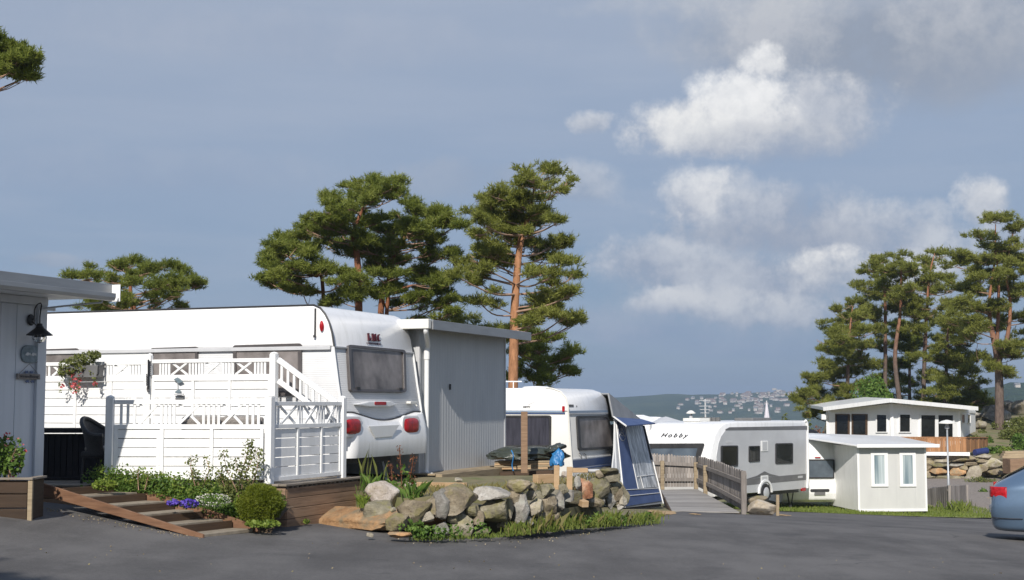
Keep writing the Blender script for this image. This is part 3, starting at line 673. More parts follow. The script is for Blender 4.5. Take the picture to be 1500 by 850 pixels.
def bush(name, label, c, r, mat, n, size, cat='shrub', stems=True, group=None, up=.4, clumps=7, asp=.6, extra=None):
    c = Vector(c); root = thing(name, label, cat, c, group); cm = MB()
    for i in range(clumps):
        o = unit(1)[0]*np.array(r)*.55*RNG.random(); o[2] = abs(o[2])
        cc = np.array([c.x, c.y, c.z+r[2]*.55])+o
        leaves(cm, in_ellipsoid(n//clumps, cc, np.array(r)*RNG.uniform(.45, .68), .55), size, up, asp)
    cm.v = [(v[0], v[1], max(v[2], c.z-.02)) for v in cm.v]
    cm.build('foliage', mat, root)
    if stems:
        sm = MB()
        for i in range(6):
            a = RNG.uniform(0, 6.28); e_ = c+Vector((math.cos(a)*r[0]*.6, math.sin(a)*r[1]*.6, r[2]*RNG.uniform(.7, 1.2)))
            sm.tube([c+Vector((math.cos(a)*.03, math.sin(a)*.03, -.05)), c.lerp(e_, .5)+Vector((0, 0, .06)), e_], [.012, .009, .004], 5)
        sm.build('stems', M['limb'], root)
    if extra:
        for nm, mt, k, sz in extra:
            pm = MB(); leaves(pm, in_ellipsoid(k, np.array([c.x, c.y, c.z+r[2]*.75]), np.array(r)*.85, .9), sz, .2, .9); pm.build(nm, mt, root)
    return root
# angular boulders
def ico(n=3):
    import bmesh
    b = bmesh.new(); bmesh.ops.create_icosphere(b, subdivisions=n, radius=1); b.verts.ensure_lookup_table()
    V = np.array([v.co[:] for v in b.verts]); F = np.array([[v.index for v in f.verts] for f in b.faces]); b.free(); return V, F
IV, IF = ico(4)
def boulder(mb, c, r, rz=0, seed=0, box=.6, cuts=15, rough=.085):
    rg = np.random.default_rng(seed); V = IV.copy()
    # push the sphere towards a rounded block, then shear it with flat cuts
    m = np.abs(V).max(1, keepdims=True); V = V*(1-box)+V/m*box*.86
    for i in range(cuts):
        n = rg.normal(size=3); n /= np.linalg.norm(n); h = rg.uniform(.56, .84); dd = V@n-h; V = V-np.where(dd > 0, dd, 0)[:, None]*n*.98
    q = V*2.1+seed*3.7; V = V*(1+rough*fbm(q, 4)[:, None]+-.05*np.abs(fbm(q*3.3, 3))[:, None]+.03*fbm(q*7, 2)[:, None]); V = V*np.array(r)*1.17
    a = rz; V = V@np.array([[math.cos(a), math.sin(a), 0], [-math.sin(a), math.cos(a), 0], [0, 0, 1]])
    mb.np(V+np.array(c), IF)
# ================================================================== left: cabin, deck, fences, big caravan, shed
Z = Vector((0, 0, 1))
DECKZ = .56
# ------------------------------------------------------------------ cabin at the left edge
HF = Frame((-5.76, 17.25, 0), 22)          # a=0 is the wall face, b=0 its far corner
hs = thing('cabin', 'white boarded cabin with overhanging grey metal eave at the left edge', 'cabin', HF.p(-1.5, -2, .4))
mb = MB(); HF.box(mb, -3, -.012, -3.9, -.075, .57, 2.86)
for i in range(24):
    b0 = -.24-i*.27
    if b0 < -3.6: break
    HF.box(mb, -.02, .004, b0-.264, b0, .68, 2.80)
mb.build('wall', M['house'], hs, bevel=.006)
mb = MB(); HF.box(mb, -.012, .03, -.155, .0, .6, 2.84); HF.box(mb, -.09, -.014, -.03, .02, .6, 2.82); HF.box(mb, -.012, .022, -3.85, -.157, .58, .672); HF.box(mb, -.012, .04, -3.85, .0, 2.806, 2.9)
mb.build('corner_trim', M['house'], hs, bevel=.005)
mb = MB(); HF.box(mb, -3.3, .70, -4.2, .28, 2.905, 2.93); mb.build('soffit', M['house'], hs)
mb = MB(); HF.box(mb, -3.3, .72, -4.2, .30, 2.935, 3.055); mb.build('roof', M['roof_grey'], hs, bevel=.01)
mb = MB()
HF.box(mb, .722, .75, -4.2, .305, 2.93, 3.075)
g = [(0, 0), (.095, 0), (.115, .04), (.115, .09), (.1, .09), (.1, .045), (.085, .015), (.015, .015), (.015, .09), (0, .09)]
mb.prism(g, HF.p(.752, -4.2, 2.865), HF.U, Z, HF.V, 0, 4.44)
mb.build('gutter', M['roof_grey'], hs, bevel=.003)
mb = MB(); HF.box(mb, .70, .87, .31, .325, 2.86, 3.07); mb.build('gutter_end', M['white'], hs, bevel=.004)
mb = MB(); mb.tube([HF.p(.78, .1, 2.87), HF.p(.75, .12, 2.84), HF.p(.3, .0, 2.80), HF.p(.045, -.1, 2.77)], .012, 6); HF.box(mb, .03, .05, -.14, .12, 2.75, 2.785); mb.build('bracket', M['house'], hs)

# lamp on the cabin corner
def wallpt(px, py, off=.0):
    b, z = HF.end(px, py, off); return HF.p(off, b, z)
p0 = wallpt(44.5, 469, .01); sh = wallpt(58, 487, .22)
wl = thing('wall_lamp', 'black barn style wall lamp with cone shade on the white cabin corner', 'lamp', p0)
mb = MB(); mb.lathe(p0, [(.0, 0), (.062, 0), (.07, .01), (.055, .03), (.0, .035)], 20, HF.U); mb.build('backplate', M['blackm'], wl, smooth=True)
mb = MB(); ar = [p0+HF.U*.03, p0+HF.U*.06+Z*.03, p0+HF.U*.06+Z*.12, p0+HF.U*.10+Z*.185, p0+HF.U*.16+Z*.19, sh+Z*.20, sh+Z*.11]
mb.tube(smooth_path(ar, 24), .008, 8); mb.tube([p0+HF.U*.03-Z*.02, sh+Z*.05], .006, 8); mb.build('arm', M['blackm'], wl, smooth=True)
mb = MB(); mb.lathe(sh+Z*-.03, [(.001, .14), (.03, .135), (.035, .105), (.045, .1), (.05, .085), (.155, 0), (.155, -.008), (.145, -.006), (.045, .075), (.001, .08)], 28); mb.build('shade', M['blackm'], wl, smooth=True, angle=30)
mb = MB(); mb.lathe(sh+Z*-.03, [(.001, .0), (.045, -.0), (.07, -.03), (.068, -.06), (.045, -.085), (.001, -.092)], 20)
mb.build('bulb_cover', M['glassclear'], wl, smooth=True)
mb = MB()
for k in range(4):
    a = k*math.pi/4*2+.4; mb.tube(smooth_path([sh+Vector((math.cos(a)*.075, math.sin(a)*.075, -.03)), sh+Vector((math.cos(a)*.078, math.sin(a)*.078, -.08)), sh+Vector((0, 0, -.13))], 8), .003, 5)
mb.build('guard', M['blackm'], wl)
# oval plaque and hanging name board
c = wallpt(44, 519, .02); mb = MB(); mb.prism(rrect(-.155, .155, -.105, .105, .095, 7), c, HF.V, Z, HF.U, -.012, .008)
pq = thing('door_plaque', 'oval grey blue plaque on the cabin wall below the lamp', 'plaque', c); mb.build('plate', M['plaque'], pq, bevel=.006)
mb = MB()
for sx_ in (-.05, .05): mb.prism([(sx_-.045, -.012), (sx_-.02, .018), (sx_+.01, .02), (sx_+.02, .006), (sx_+.045, .016), (sx_+.045, -.02), (sx_+.02, -.006), (sx_, -.022)], c, HF.V, Z, HF.U, .009, .014)
mb.build('fish_motif', M['tent_pale'], pq)
c = wallpt(42, 552, .03); nb = thing('name_board', 'small hanging wooden name board under the oval plaque', 'sign', c)
mb = MB(); mb.prism([(-.2, -.035), (-.19, -.03), (.19, -.032), (.2, -.03), (.195, .033), (.05, .036), (-.1, .034), (-.2, .036)], c, HF.V, Z, HF.U, -.012, .006); mb.build('board', M['greywood'], nb, bevel=.003)
mb = MB(); top = wallpt(43, 533, .02)
for e_ in (-.17, .17): mb.tube([top, c+HF.V*e_+Z*.03], .0025, 5)
mb.build('cord', M['darkwood'], nb)
def text(name, s, c, ux, uz, n, h, mat, parent, shear=0, ext=.002, bold=0, sp=1.0, width=None):
    """real lettering standing on a surface: centre c, reading along ux, upright uz, facing n"""
    cu = bpy.data.curves.new(name, 'FONT'); cu.body = s; cu.size = h*1.38; cu.shear = shear; cu.extrude = ext; cu.offset = bold; cu.space_character = sp
    cu.align_x = 'CENTER'; cu.align_y = 'CENTER'
    tmp = bpy.data.objects.new(name, cu); COL.objects.link(tmp); bpy.context.view_layer.update()
    me = bpy.data.meshes.new_from_object(tmp.evaluated_get(bpy.context.evaluated_depsgraph_get())); bpy.data.objects.remove(tmp)
    V = np.array([v.co[:] for v in me.vertices]); V[:, :2] -= (V[:, :2].max(0)+V[:, :2].min(0))/2
    if width: V[:, 0] *= width/(V[:, 0].max()-V[:, 0].min())
    A = np.array([Vector(ux)[:], Vector(uz)[:], Vector(n)[:]]); Wd = V@A+np.array(c)+np.array(n)*ext-np.array(ROOTLOC[parent.name])
    for v, w in zip(me.vertices, Wd): v.co = w
    me.materials.clear(); me.materials.append(mat); me.name = name
    o = bpy.data.objects.new(name, me); COL.objects.link(o); o.parent = parent; ROOTLOC[o.name] = ROOTLOC[parent.name]; return o
text('lettering', 'Strandhaug', c+HF.U*.007, HF.V, Z, HF.U, .036, M['text_dark'], nb, width=.33)
mb = MB()
for k, e_ in enumerate((-.05, .04)):
    for s_ in (1, -1):
        o_ = c+HF.V*(e_+(.02 if s_ < 0 else 0))+Z*(.055*s_); mb.prism([(-.03, 0), (-.005, .018*s_), (.02, .008*s_), (.035, .02*s_), (.03, -.012*s_), (0, -.014*s_)], o_, HF.V, Z, HF.U, -.004, .006)
mb.build('fish', M['blue_stripe'], nb)

# ------------------------------------------------------------------ planter in the corner
def planter():
    y0 = 15.9; x1 = at(48, 752, y0).x; x0 = x1-1.7; z0 = near_h(np.array([x1]), np.array([y0]))[0]-.02; zt = at(48, 703, y0).z
    t = thing('planter_box', 'dark brown plank planter box with red flowers beside the cabin wall', 'planter', (x1-.5, y0+.2, z0))
    mb = MB(); h = (zt-z0)/3
    for k in range(3): mb.box((x0/2+x1/2-.03, y0+.02, z0+h*(k+.5)), (1, 0, 0), (0, 1, 0), Z, (x1-x0)/2-.04, .016, h/2-.006)
    mb.box((x1-.05, y0+.25, z0+(zt-z0)/2), (1, 0, 0), (0, 1, 0), Z, .016, .21, (zt-z0)/2-.005)
    mb.build('boards', M['planter_wood_shaded'], t, bevel=.006)
    mb = MB(); mb.box((x1-.03, y0-.004, z0+(zt-z0)/2-.01), (1, 0, 0), (0, 1, 0), Z, .026, .022, (zt-z0)/2); mb.build('post', M['oldbeam'], t, bevel=.004)
    mb = MB(); mb.box((x0/2+x1/2, y0+.01, zt+.012), (1, 0, 0), (0, 1, 0), Z, (x1-x0)/2, .045, .012); mb.box((x1-.045, y0+.26, zt+.012), (1, 0, 0), (0, 1, 0), Z, .045, .2, .012); mb.build('cap_rail', M['decktop'], t, bevel=.004)
    mb = MB(); mb.grid(lambda u, v: Vector((lerp(x0, x1-.07, u), lerp(y0+.04, y0+.46, v), zt-.05+.02*math.sin(u*9+v*4))), 10, 5); mb.build('soil', M['soil'], t)
    bush('flowering_plant', 'leafy plant with a few red flowers growing in the dark planter box', at(8, 704, y0+.22), (.27, .2, .34), M['leaf'], 900, .028, 'plant', extra=[('petals', M['redpet'], 40, .02)])
    bush('flowering_plant', 'taller yellow green plant leaning over the dark planter box edge', at(-14, 704, y0+.26), (.22, .18, .38), M['leaf_light'], 500, .028, 'plant')
planter()

# ------------------------------------------------------------------ timber steps
near0 = Vector((-3.63, 16.3, .08)); run = Vector((-1.57, .633, .397)); wid = Vector((.477, .8, 0))
wn = wid.normalized(); rn = Vector((run.x, run.y, 0)).normalized()
st = thing('garden_steps', 'low timber garden steps with red brown stringers rising to the deck', 'steps', near0+run*.5-Z*.2)
for k in range(5):
    p = near0+run*(k/4)
    mb = MB(); c = p+wid/2-rn*.0; mb.box(c+rn*.10+Z*.0, wn, rn, Z, wid.length/2-.03, .145, .022); mb.build('tread', M['tread'], st, bevel=.006)
    mb = MB(); mb.box(c+rn*.262+Z*(.055), wn, rn, Z, wid.length/2-.03, .016, .055); mb.build('riser', M['darkwood'], st, bevel=.004)
def stringer(off, za, zb, x0, x1, h0, h1):
    mb = MB(); pts = []
    a = near0-rn*.10+wid*off; b = near0+run*(x1)+wid*off
    A = a+Z*(za); B = b+Z*zb
    mb.slab([A-Z*h0, B-Z*h1, B, A], wn*.036); mb.build('stringer', M['redwood'], st, bevel=.006)
stringer(-.03, .028, .045, 0, 1.33, .06, .15)
stringer(1.0, .05, .10, 0, 1.12, .10, .30)

# ------------------------------------------------------------------ deck
DC = Vector((-2.857, 17.82, 0)); DF = Frame(DC, 22)
def deckpoly():
    A = DC; B = DF.p(0, 2.2, 0); return [(-9.2, 17.85), (A.x, A.y), (B.x, B.y), (DF.p(-.42, 2.6, 0).x, DF.p(-.42, 2.6, 0).y), (DF.p(-8, 2.6, 0).x, DF.p(-8, 2.6, 0).y)]
dk = thing('deck', 'raised brown plank deck in front of the big white caravan', 'deck', (-4.5, 19, 0))
mb = MB(); Y = 17.86
while Y < 23.5:
    # boards run along X; clip their right end at the deck edge
    t = (Y-17.82)/DF.V.y; xr = DC.x+DF.V.x*t
    if Y < 19.95: mb.box(((-9.2+xr)/2, Y+.055, DECKZ-.014), (1, 0, 0), (0, 1, 0), Z, (xr+9.2)/2, .0535, .014)
    else:
        xr2 = DF.p(-.42, 0, 0).x+ (Y-DF.p(-.42, 0, 0).y)/DF.V.y*DF.V.x
        if Y < 20.3: mb.box(((-9.2+xr2)/2, Y+.055, DECKZ-.014), (1, 0, 0), (0, 1, 0), Z, (xr2+9.2)/2, .0535, .014)
        else: break
    Y += .114
mb.build('decking', M['decktop'], dk, bevel=.003)
mb = MB(); zs = [.535, .405, .275, .145, .015, -.12]
for i in range(5):
    z0, z1 = zs[i+1]+.006, zs[i]
    DF.box(mb, -.028, .0, .03, 2.18, z0, z1)
mb.build('side_boards', M['deckwood'], dk, bevel=.004)
mb = MB()
for i in range(5):
    z0, z1 = zs[i+1]+.006, zs[i]
    mb.box(((DC.x-8.9)/2, 17.835, (z0+z1)/2), (1, 0, 0), (0, 1, 0), Z, (DC.x+8.9)/2-.002, .014, (z1-z0)/2)
mb.build('front_boards', M['deckwood'], dk, bevel=.004)
mb = MB(); DF.box(mb, -.09, .025, -.03, 2.22, DECKZ+.002, DECKZ+.03); mb.box(((DC.x-9)/2+.01, 17.86, DECKZ+.016), (1, 0, 0), (0, 1, 0), Z, (DC.x+9)/2-.1, .055, .014); mb.build('edge_board', M['decktop'], dk, bevel=.005)

# ------------------------------------------------------------------ white garden fences
def panel(parent, A, B, z0, z1, zm0, zm1, bays, pat, nb, hdir=None, stile=.045, name=''):
    """fence panel from A to B (ground points): boards below zm0, lattice between zm1 and z1; bays = fractions of stiles; pat = list of (kind, f0, f1)"""
    A, B = Vector((A[0], A[1], 0)), Vector((B[0], B[1], 0)); u = (B-A).normalized(); Ln = (B-A).length; n = Vector((u.y, -u.x, 0))
    def bx(mb, a0, a1, zz0, zz1, t, off=0): mb.box(A+u*((a0+a1)/2)+n*off+Z*((zz0+zz1)/2), u, n, Z, (a1-a0)/2, t/2, (zz1-zz0)/2)
    for nm, za, zb, t in (('top_rail', z1-.055, z1, .05), ('mid_rail', zm0, zm1, .046), ('bottom_rail', z0, z0+.055, .046)):
        mb = MB(); bx(mb, 0, Ln, za, zb, t); mb.build(nm, M['white'], parent, bevel=.004)
    for f in bays:
        mb = MB(); bx(mb, f*Ln-stile/2 if 0 < f < 1 else (0 if f == 0 else Ln-stile), f*Ln+stile/2 if 0 < f < 1 else (stile if f == 0 else Ln), z0+.056, zm0-.001, .04); mb.build('stile', M['white'], parent, bevel=.003)
    hh = (zm0-z0-.055)/nb
    for i in range(len(bays)-1):
        a0, a1 = bays[i]*Ln+stile*.6, bays[i+1]*Ln-stile*.6
        for k in range(nb):
            mb = MB(); zc = z0+.055+hh*(k+.5)+random.uniform(-.0015, .0015); bx(mb, a0, a1, zc-hh/2+.0035, zc+hh/2-.0055, .02, -.004); mb.build('board', M['white'], parent, bevel=.003)
    zl0, zl1 = zm1+.001, z1-.056
    for kind, f0, f1, k in pat:
        if kind == 'b':
            for i in range(k):
                a = lerp(f0, f1, (i+.5)/k)*Ln; mb = MB(); bx(mb, a-.017, a+.017, zl0, zl1, .022); mb.build('baluster', M['white'], parent, bevel=.003)
        else:
            a0, a1 = f0*Ln, f1*Ln
            mb = MB(); mb.bar(A+u*a0+Z*zl0+n*.006, A+u*a1+Z*zl1+n*.006, .018, .032, Z); mb.build('cross_brace', M['white'], parent, bevel=.002)
            mb = MB(); mb.bar(A+u*a0+Z*zl1-n*.0125, A+u*a1+Z*zl0-n*.0125, .018, .032, Z); mb.build('cross_brace', M['white'], parent, bevel=.002)
def post(parent, x, y, z0, z1, w=.095):
    mb = MB(); mb.box((x, y, (z0+z1)/2), HFU, HFV, Z, w/2, w/2, (z1-z0)/2)
    c = Vector((x, y, z1)); mb.lathe(c, [(w*.62, 0), (w*.62, .016), (w*.3, .028), (.001, .036)], 4); mb.build('post', M['white'], parent, bevel=.006)
HFU, HFV = Vector((1, 0, 0)), Vector((0, 1, 0))
FC = at(393, 706, 18.0); FL = at(166, 706, 18.04)
f1 = thing('garden_fence', 'low white lattice top fence along the deck front above the flower bed', 'fence', ((FC.x+FL.x)/2, 18, DECKZ))
zb0, ztop, zm = at(300, 703, 18).z, at(300, 586, 18).z, at(300, 622, 18).z
panel(f1, FL, FC, zb0, ztop, zm-.06, zm, [0, .31, .63, .955], [('b', .02, .15, 3), ('x', .16, .275, 0), ('b', .29, .40, 4), ('x', .415, .55, 0), ('b', .56, .69, 4), ('x', .70, .825, 0), ('b', .84, .95, 3)], 5)
post(f1, at(159, 700, 18).x, 18.0, DECKZ-.0, at(159, 583, 18).z)
f2 = thing('garden_fence', 'shaded white fence panel turning back along the deck side to the caravan', 'fence', DF.p(-.2, 1.1, DECKZ))
RF = Frame((FC.x, FC.y, 0), 22)
b_end = RF.end(500, 650)[0]
zz0 = RF.end(400, 701)[1]; zt2 = 1.6
HFU, HFV = RF.U, RF.V
panel(f2, RF.p(0.01, .06, 0), RF.p(0.01, b_end-.05, 0), DECKZ+.05, ztop-.02, zm-.055, zm, [0, .35, .70, 1], [('b', .02, .1, 2), ('x', .11, .33, 0), ('b', .345, .43, 2), ('x', .45, .62, 0), ('b', .63, .76, 3), ('x', .78, .92, 0), ('b', .93, .99, 1)], 5)
post(f2, RF.p(0.01, 0, 0).x, RF.p(0.01, 0, 0).y, DECKZ, ztop+.04); post(f2, RF.p(0.01, b_end, 0).x, RF.p(0.01, b_end, 0).y, DECKZ, ztop+.03)

# ------------------------------------------------------------------ the big caravan
LC = at(490, 600, 20.8); LF = Frame((LC.x, LC.y, 0), 22); LW = 2.69
prof_px = [(504, 672), (502, 640), (500, 600), (494, 560), (487.5, 508), (484.5, 488), (480, 472), (474, 460), (467, 451.5), (458, 447.5)]
prof = [LF.side(x, y) for x, y in prof_px]
zroof = prof[-1][1]; zcap = prof[4][1]; zbot = prof[0][1]
car = thing('caravan', 'large white caravan with maroon lettering and red tail lights behind the white fences', 'caravan', LF.p(-3.5, 1.3, gz(-4, 22)))
LEN = 7.6
def loft(pr, b0, b1, mb, lip=.035):
    """profile in (a,z) swept across the width, edges eased"""
    rings = []
    cx, cz = sum(p[0] for p in pr)/len(pr), sum(p[1] for p in pr)/len(pr)
    for b, s in ((b0, lip), (b0+lip*.35, lip*.35), (b0+lip, 0), (b1-lip, 0), (b1-lip*.35, lip*.35), (b1, lip)):
        rings.append([LF.p(a-(s*(1 if a > cx else -1)), b, z-(s*(1 if z > cz else -1))) for a, z in pr])
    k = len(pr); V = [v for r in rings for v in r]; F = []
    for i in range(len(rings)-1):
        for j in range(k): F.append((i*k+j, i*k+(j+1) % k, (i+1)*k+(j+1) % k, (i+1)*k+j))
    F += [tuple(range(k-1, -1, -1)), tuple((len(rings)-1)*k+j for j in range(k))]
    mb.add(V, F)
def rear_a(z): return float(np.interp(z, [p[1] for p in prof], [p[0] for p in prof]))
low = [(a, z) for a, z in prof if z <= zcap+.001]
mb = MB(); loft([(-LEN, zbot)]+low+[(-LEN, zcap)], 0, LW, mb, .02); mb.build('body', M['lmc_side'], car, smooth=True)
up = [(a+.012, z) for a, z in prof if z >= zcap-.001]
mb = MB(); loft([(-LEN, zcap+.003)]+up+[(-LEN+.5, zroof), (-LEN+.15, zroof-.15), (-LEN, zroof-.5)], -.012, LW+.012, mb, .03)
mb.build('roof_cap', M['white_gel'], car, smooth=True, angle=28)
mb = MB(); LF.box(mb, -LEN, rear_a(zcap)-.02, -.05, -.013, zcap-.045, zcap+.012); mb.build('trim_rail', M['trim_grey'], car, bevel=.006)
mb = MB(); LF.box(mb, rear_a(zcap)+.0, rear_a(zcap)+.03, -.0, LW, zcap-.018, zcap+.012); mb.build('rear_trim_rail', M['trim_grey'], car, bevel=.006)
mb = MB(); mb.tube([LF.p(-LEN, .0, zroof+.008)]+[LF.p(a+.014, -.004, z+.006) for a, z in reversed(up)], .014, 6); mb.build('awning_rail', M['seal'], car, smooth=True)
for b in (.0, LW):
    mb = MB(); mb.tube([LF.p(a+.01, b, z) for a, z in low], .018, 6); mb.build('corner_trim', M['white_pl'], car, smooth=True)
# rear window lies on the leaning rear wall
def rear_window():
    pts = [(506, 505.5), (590.5, 513.5), (592, 575.5), (510, 574.5)]
    q = []
    for px, py in pts:
        z = None; a = 0
        for _ in range(6):
            b, z = LF.end(px, py, a); a = rear_a(z)
        q.append(LF.p(a, b, z))
    return q
Q = rear_window(); n = (Q[1]-Q[0]).cross(Q[3]-Q[0]); n.normalize(); n = n if n.dot(LF.U) > 0 else -n
def bil(Q, u, v): return Q[0].lerp(Q[1], u).lerp(Q[3].lerp(Q[2], u), v)
def qpoly(Q, poly, n, mb, t0, t1, smoothn=True):
    pts = [bil(Q, u, v)+n*t0 for u, v in poly]; mb.slab(pts, n*(t1-t0))
RR = rrect(0, 1, 0, 1, .06, 4); RI = rrect(.055, .945, .065, .925, .06, 4)
def frame_ring(Q, n, outer, inner, t0, t1, mb):
    k = len(outer); o = [bil(Q, *p) for p in outer]; i_ = [bil(Q, *p) for p in inner]
    V = [p+n*t0 for p in o]+[p+n*t1 for p in o]+[p+n*t1 for p in i_]+[p+n*t0 for p in i_]
    F = []
    for a in range(k):
        b = (a+1) % k
        F += [(a, b, k+b, k+a), (k+a, k+b, 2*k+b, 2*k+a), (2*k+a, 2*k+b, 3*k+b, 3*k+a), (3*k+a, 3*k+b, b, a)]
    mb.add(V, F)
def window(parent, Q, n, fm, pm, w=(.05, .06), rad=.06, out=.03, sub=None):
    o = rrect(0, 1, 0, 1, rad, 4); i_ = rrect(w[0], 1-w[0], w[1], 1-w[1], rad*.8, 4)
    mb = MB(); frame_ring(Q, n, o, i_, -.004, out, mb); f = mb.build('window', fm, parent, bevel=.003)
    mb = MB(); ii = rrect(w[0]*.9, 1-w[0]*.9, w[1]*.9, 1-w[1]*.9, rad*.8, 4); qpoly(Q, ii, n, mb, -.002, out*.55); mb.build('pane', pm, f, bevel=.002)
    return f
rw = window(car, Q, n, M['winframe'], M['pane_lmc'], (.045, .06), .05, .05)
mb = MB()
for u in (.12, .88):
    c = bil(Q, u, .93); mb.box(c+n*.055, (Q[1]-Q[0]).normalized(), n, Z, .05, .008, .02)
mb.build('window_catch', M['seal'], car)
# side windows
for (x0, x1, y0, y1) in ((343, 443, 506, 580), (223, 291, 510, 580), (40, 116, 512.5, 582)):
    P4 = [LF.side(x0, y0), LF.side(x1, y0-(x1-x0)*.03), LF.side(x1, y1), LF.side(x0, y1)]
    Qs = [LF.p(a, -.002, z) for a, z in P4]; window(car, Qs, -LF.V, M['winframe'], M['pane_lmc'], (.05, .09), .04, .035)
# service door outline between the left windows
a0, z0_ = LF.side(146, 509); a1, _ = LF.side(222, 507); mb = MB()
LF.box(mb, a0, a1, -.016, -.001, .85, z0_); mb.build('door', M['white_pl'], car, bevel=.012)
# seam, marker lamp
a, z = LF.side(463.5, 450); a2, z2 = LF.side(463.5, 493); mb = MB(); LF.box(mb, a-.006, a+.006, -.05, -.004, z2, z-.02); mb.lathe(LF.p(a, -.048, z2), [(.001, -.02), (.02, -.018), (.02, .018), (.001, .02)], 10); mb.build('seam_strip', M['seal'], car)
a, z = LF.side(473, 478); mb = MB(); mb.lathe(LF.p(a, -.042, z), [(.001, .03), (.02, .025), (.035, 0), (.001, 0)], 16, -LF.V); 
v_ = np.array(mb.v); v_[:, 2] = z+(v_[:, 2]-z)*2.3; mb.v = [tuple(x) for x in v_]; mb.build('side_marker', M['red_lamp'], car, smooth=True)
# rear bumper panel with wave top
def bumper(u, v):
    b = lerp(-.015, LW+.015, u)
    s = math.sin(math.pi*min(max((u-.10)/.8, 0), 1)); dip = .13*s**1.3
    zt = 1.47-dip-.0*u; zb = .80
    z = lerp(zb, zt, v); o = .15*math.sin(math.pi*min(v*.62+.22, 1))**.8+.012
    e_ = min(u, 1-u); o *= min(1, (e_/.06))**.5 if e_ < .06 else 1
    if v > .97: o = .012
    return LF.p(rear_a(z)+o, b, z)
mb = MB(); mb.grid(bumper, 48, 24)
# close the panel back into the body
mb.grid(lambda u, v: LF.p(lerp(rear_a(.8)-.05, rear_a(.80)+.01+.15*math.sin(math.pi*.22)**.8*(1 if .06 < u < .94 else 0), v), lerp(-.015, LW+.015, u), .80), 48, 1)
mb.build('bumper', M['white_gel'], car, smooth=True, angle=50)
mb = MB(); mb.tube([LF.p(rear_a(1.5)+.02, lerp(.05, LW-.05, i/20), 1.475-.13*math.sin(math.pi*min(max((i/20*.96+.02-.10)/.8, 0), 1))**1.3+.005) for i in range(21)], .012, 6); mb.build('bumper_seal', M['seal'], car, smooth=True)
def on_rear(px, py, off):
    a = 0
    for _ in range(6): b, z = LF.end(px, py, a+off); a = rear_a(z)
    return a+off, b, z
for (xa, xb, ya, yb_) in ((506, 530, 614, 636), (592, 615, 613, 634.5)):
    a, b, z = on_rear((xa+xb)/2, (ya+yb_)/2, .16); _, b0, z1 = on_rear(xa, ya, .16); _, b1, z0 = on_rear(xb, yb_, .16)
    mb = MB(); hw, hh = abs(b1-b0)/2, abs(z1-z0)/2
    mb.grid(lambda u, v: LF.p(a-.02+.05*math.sqrt(max(0, 1-abs(2*u-1)**4*.9))*math.sqrt(max(0, 1-abs(2*v-1)**4*.9)), b+(2*u-1)*hw*(1-.18*abs(2*v-1)**3), z+(2*v-1)*hh*(1-.15*abs(2*u-1)**3)), 16, 12)
    mb.build('tail_light', M['red_lamp'], car, smooth=True, angle=60)
    mb = MB(); mb.prism(rrect(-hw-.05, hw+.05, -hh-.045, hh+.045, .1), LF.p(a-.06, b, z), LF.V, Z, LF.U, 0, .047); mb.build('light_surround', M['white_gel'], car, bevel=.02, seg=3)
pl = [on_rear(x, y, .155) for x, y in ((538, 624), (583, 622), (573, 640), (548, 642))]
mb = MB(); mb.slab([LF.p(max(p[0] for p in pl), p[1], p[2]) for p in pl], LF.U*.02); mb.build('plate_recess', M['white_pl'], car, bevel=.008)
# light strip, small white hook, lettering
a, b, z = on_rear(552, 591.5, .02); mb = MB()
mb.prism([(-.75, -.012), (-.35, -.045), (.35, -.045), (.62, -.012), (.35, .04), (-.35, .035)], LF.p(a, b, z), LF.V, Z, LF.U, -.02, .06); mb.build('light_bar', M['white_gel'], car, bevel=.012)
a2, b2, z2 = on_rear(557, 591, .08); mb = MB(); mb.prism(rrect(-.19, .19, -.026, .026, .02), LF.p(a2, b2, z2), LF.V, Z, LF.U, -.002, .012); mb.build('brake_light', M['red_lamp'], car, bevel=.004)
a, b, z = on_rear(603, 590, .03); mb = MB(); mb.prism(rrect(-.14, .12, -.022, .022, .018), LF.p(a, b, z), LF.V, Z, LF.U, -.03, .05); mb.tube([LF.p(a+.02, b+.05, z), LF.p(a+.06, b+.08, z-.06)], .012, 6); mb.build('grab_handle', M['cream'], car, bevel=.008)
a, b, z = on_rear(547.5, 494.5, .026); tilt = Vector((rear_a(z+.08)-rear_a(z-.08), 0, .16)); uz = (LF.U*(tilt.x)+Z*.16).normalized(); nn = LF.V.cross(uz); nn = nn if nn.dot(LF.U) > 0 else -nn
def serif_letters():
    """condensed italic serif capitals L M C, drawn as solid letters"""
    t = .18; h = 1
    L = [[(0, 0), (.56, 0), (.58, .34), (.5, .34), (.45, .12), (.26, .12), (.26, .93), (.33, .95), (.33, 1), (.02, 1), (.02, .95), (.09, .93), (.09, .07), (0, .05)]]
    Mx = [[(0, 0), (.22, 0), (.22, .05), (.15, .07), (.15, .8), (.36, 0), (.42, 0), (.63, .82), (.63, .07), (.56, .05), (.56, 0), (.86, 0), (.86, .05), (.78, .07), (.78, .93), (.86, .95), (.86, 1), (.62, 1), (.44, .32), (.26, 1), (0, 1), (0, .95), (.09, .93), (.09, .07), (0, .05)]]
    C = []
    for i in range(13): a_ = R(48+i*264/12); C.append((.3+.28*math.cos(a_), .5+.51*math.sin(a_)))
    for i in range(13): a_ = R(312-i*264/12); C.append((.31+.14*math.cos(a_), .5+.43*math.sin(a_)))
    C = [C+[(.49, .72), (.52, .72), (.53, 1), (.5, .98)]] if False else [C]
    return L, Mx, C
mb = MB(); xo = 0
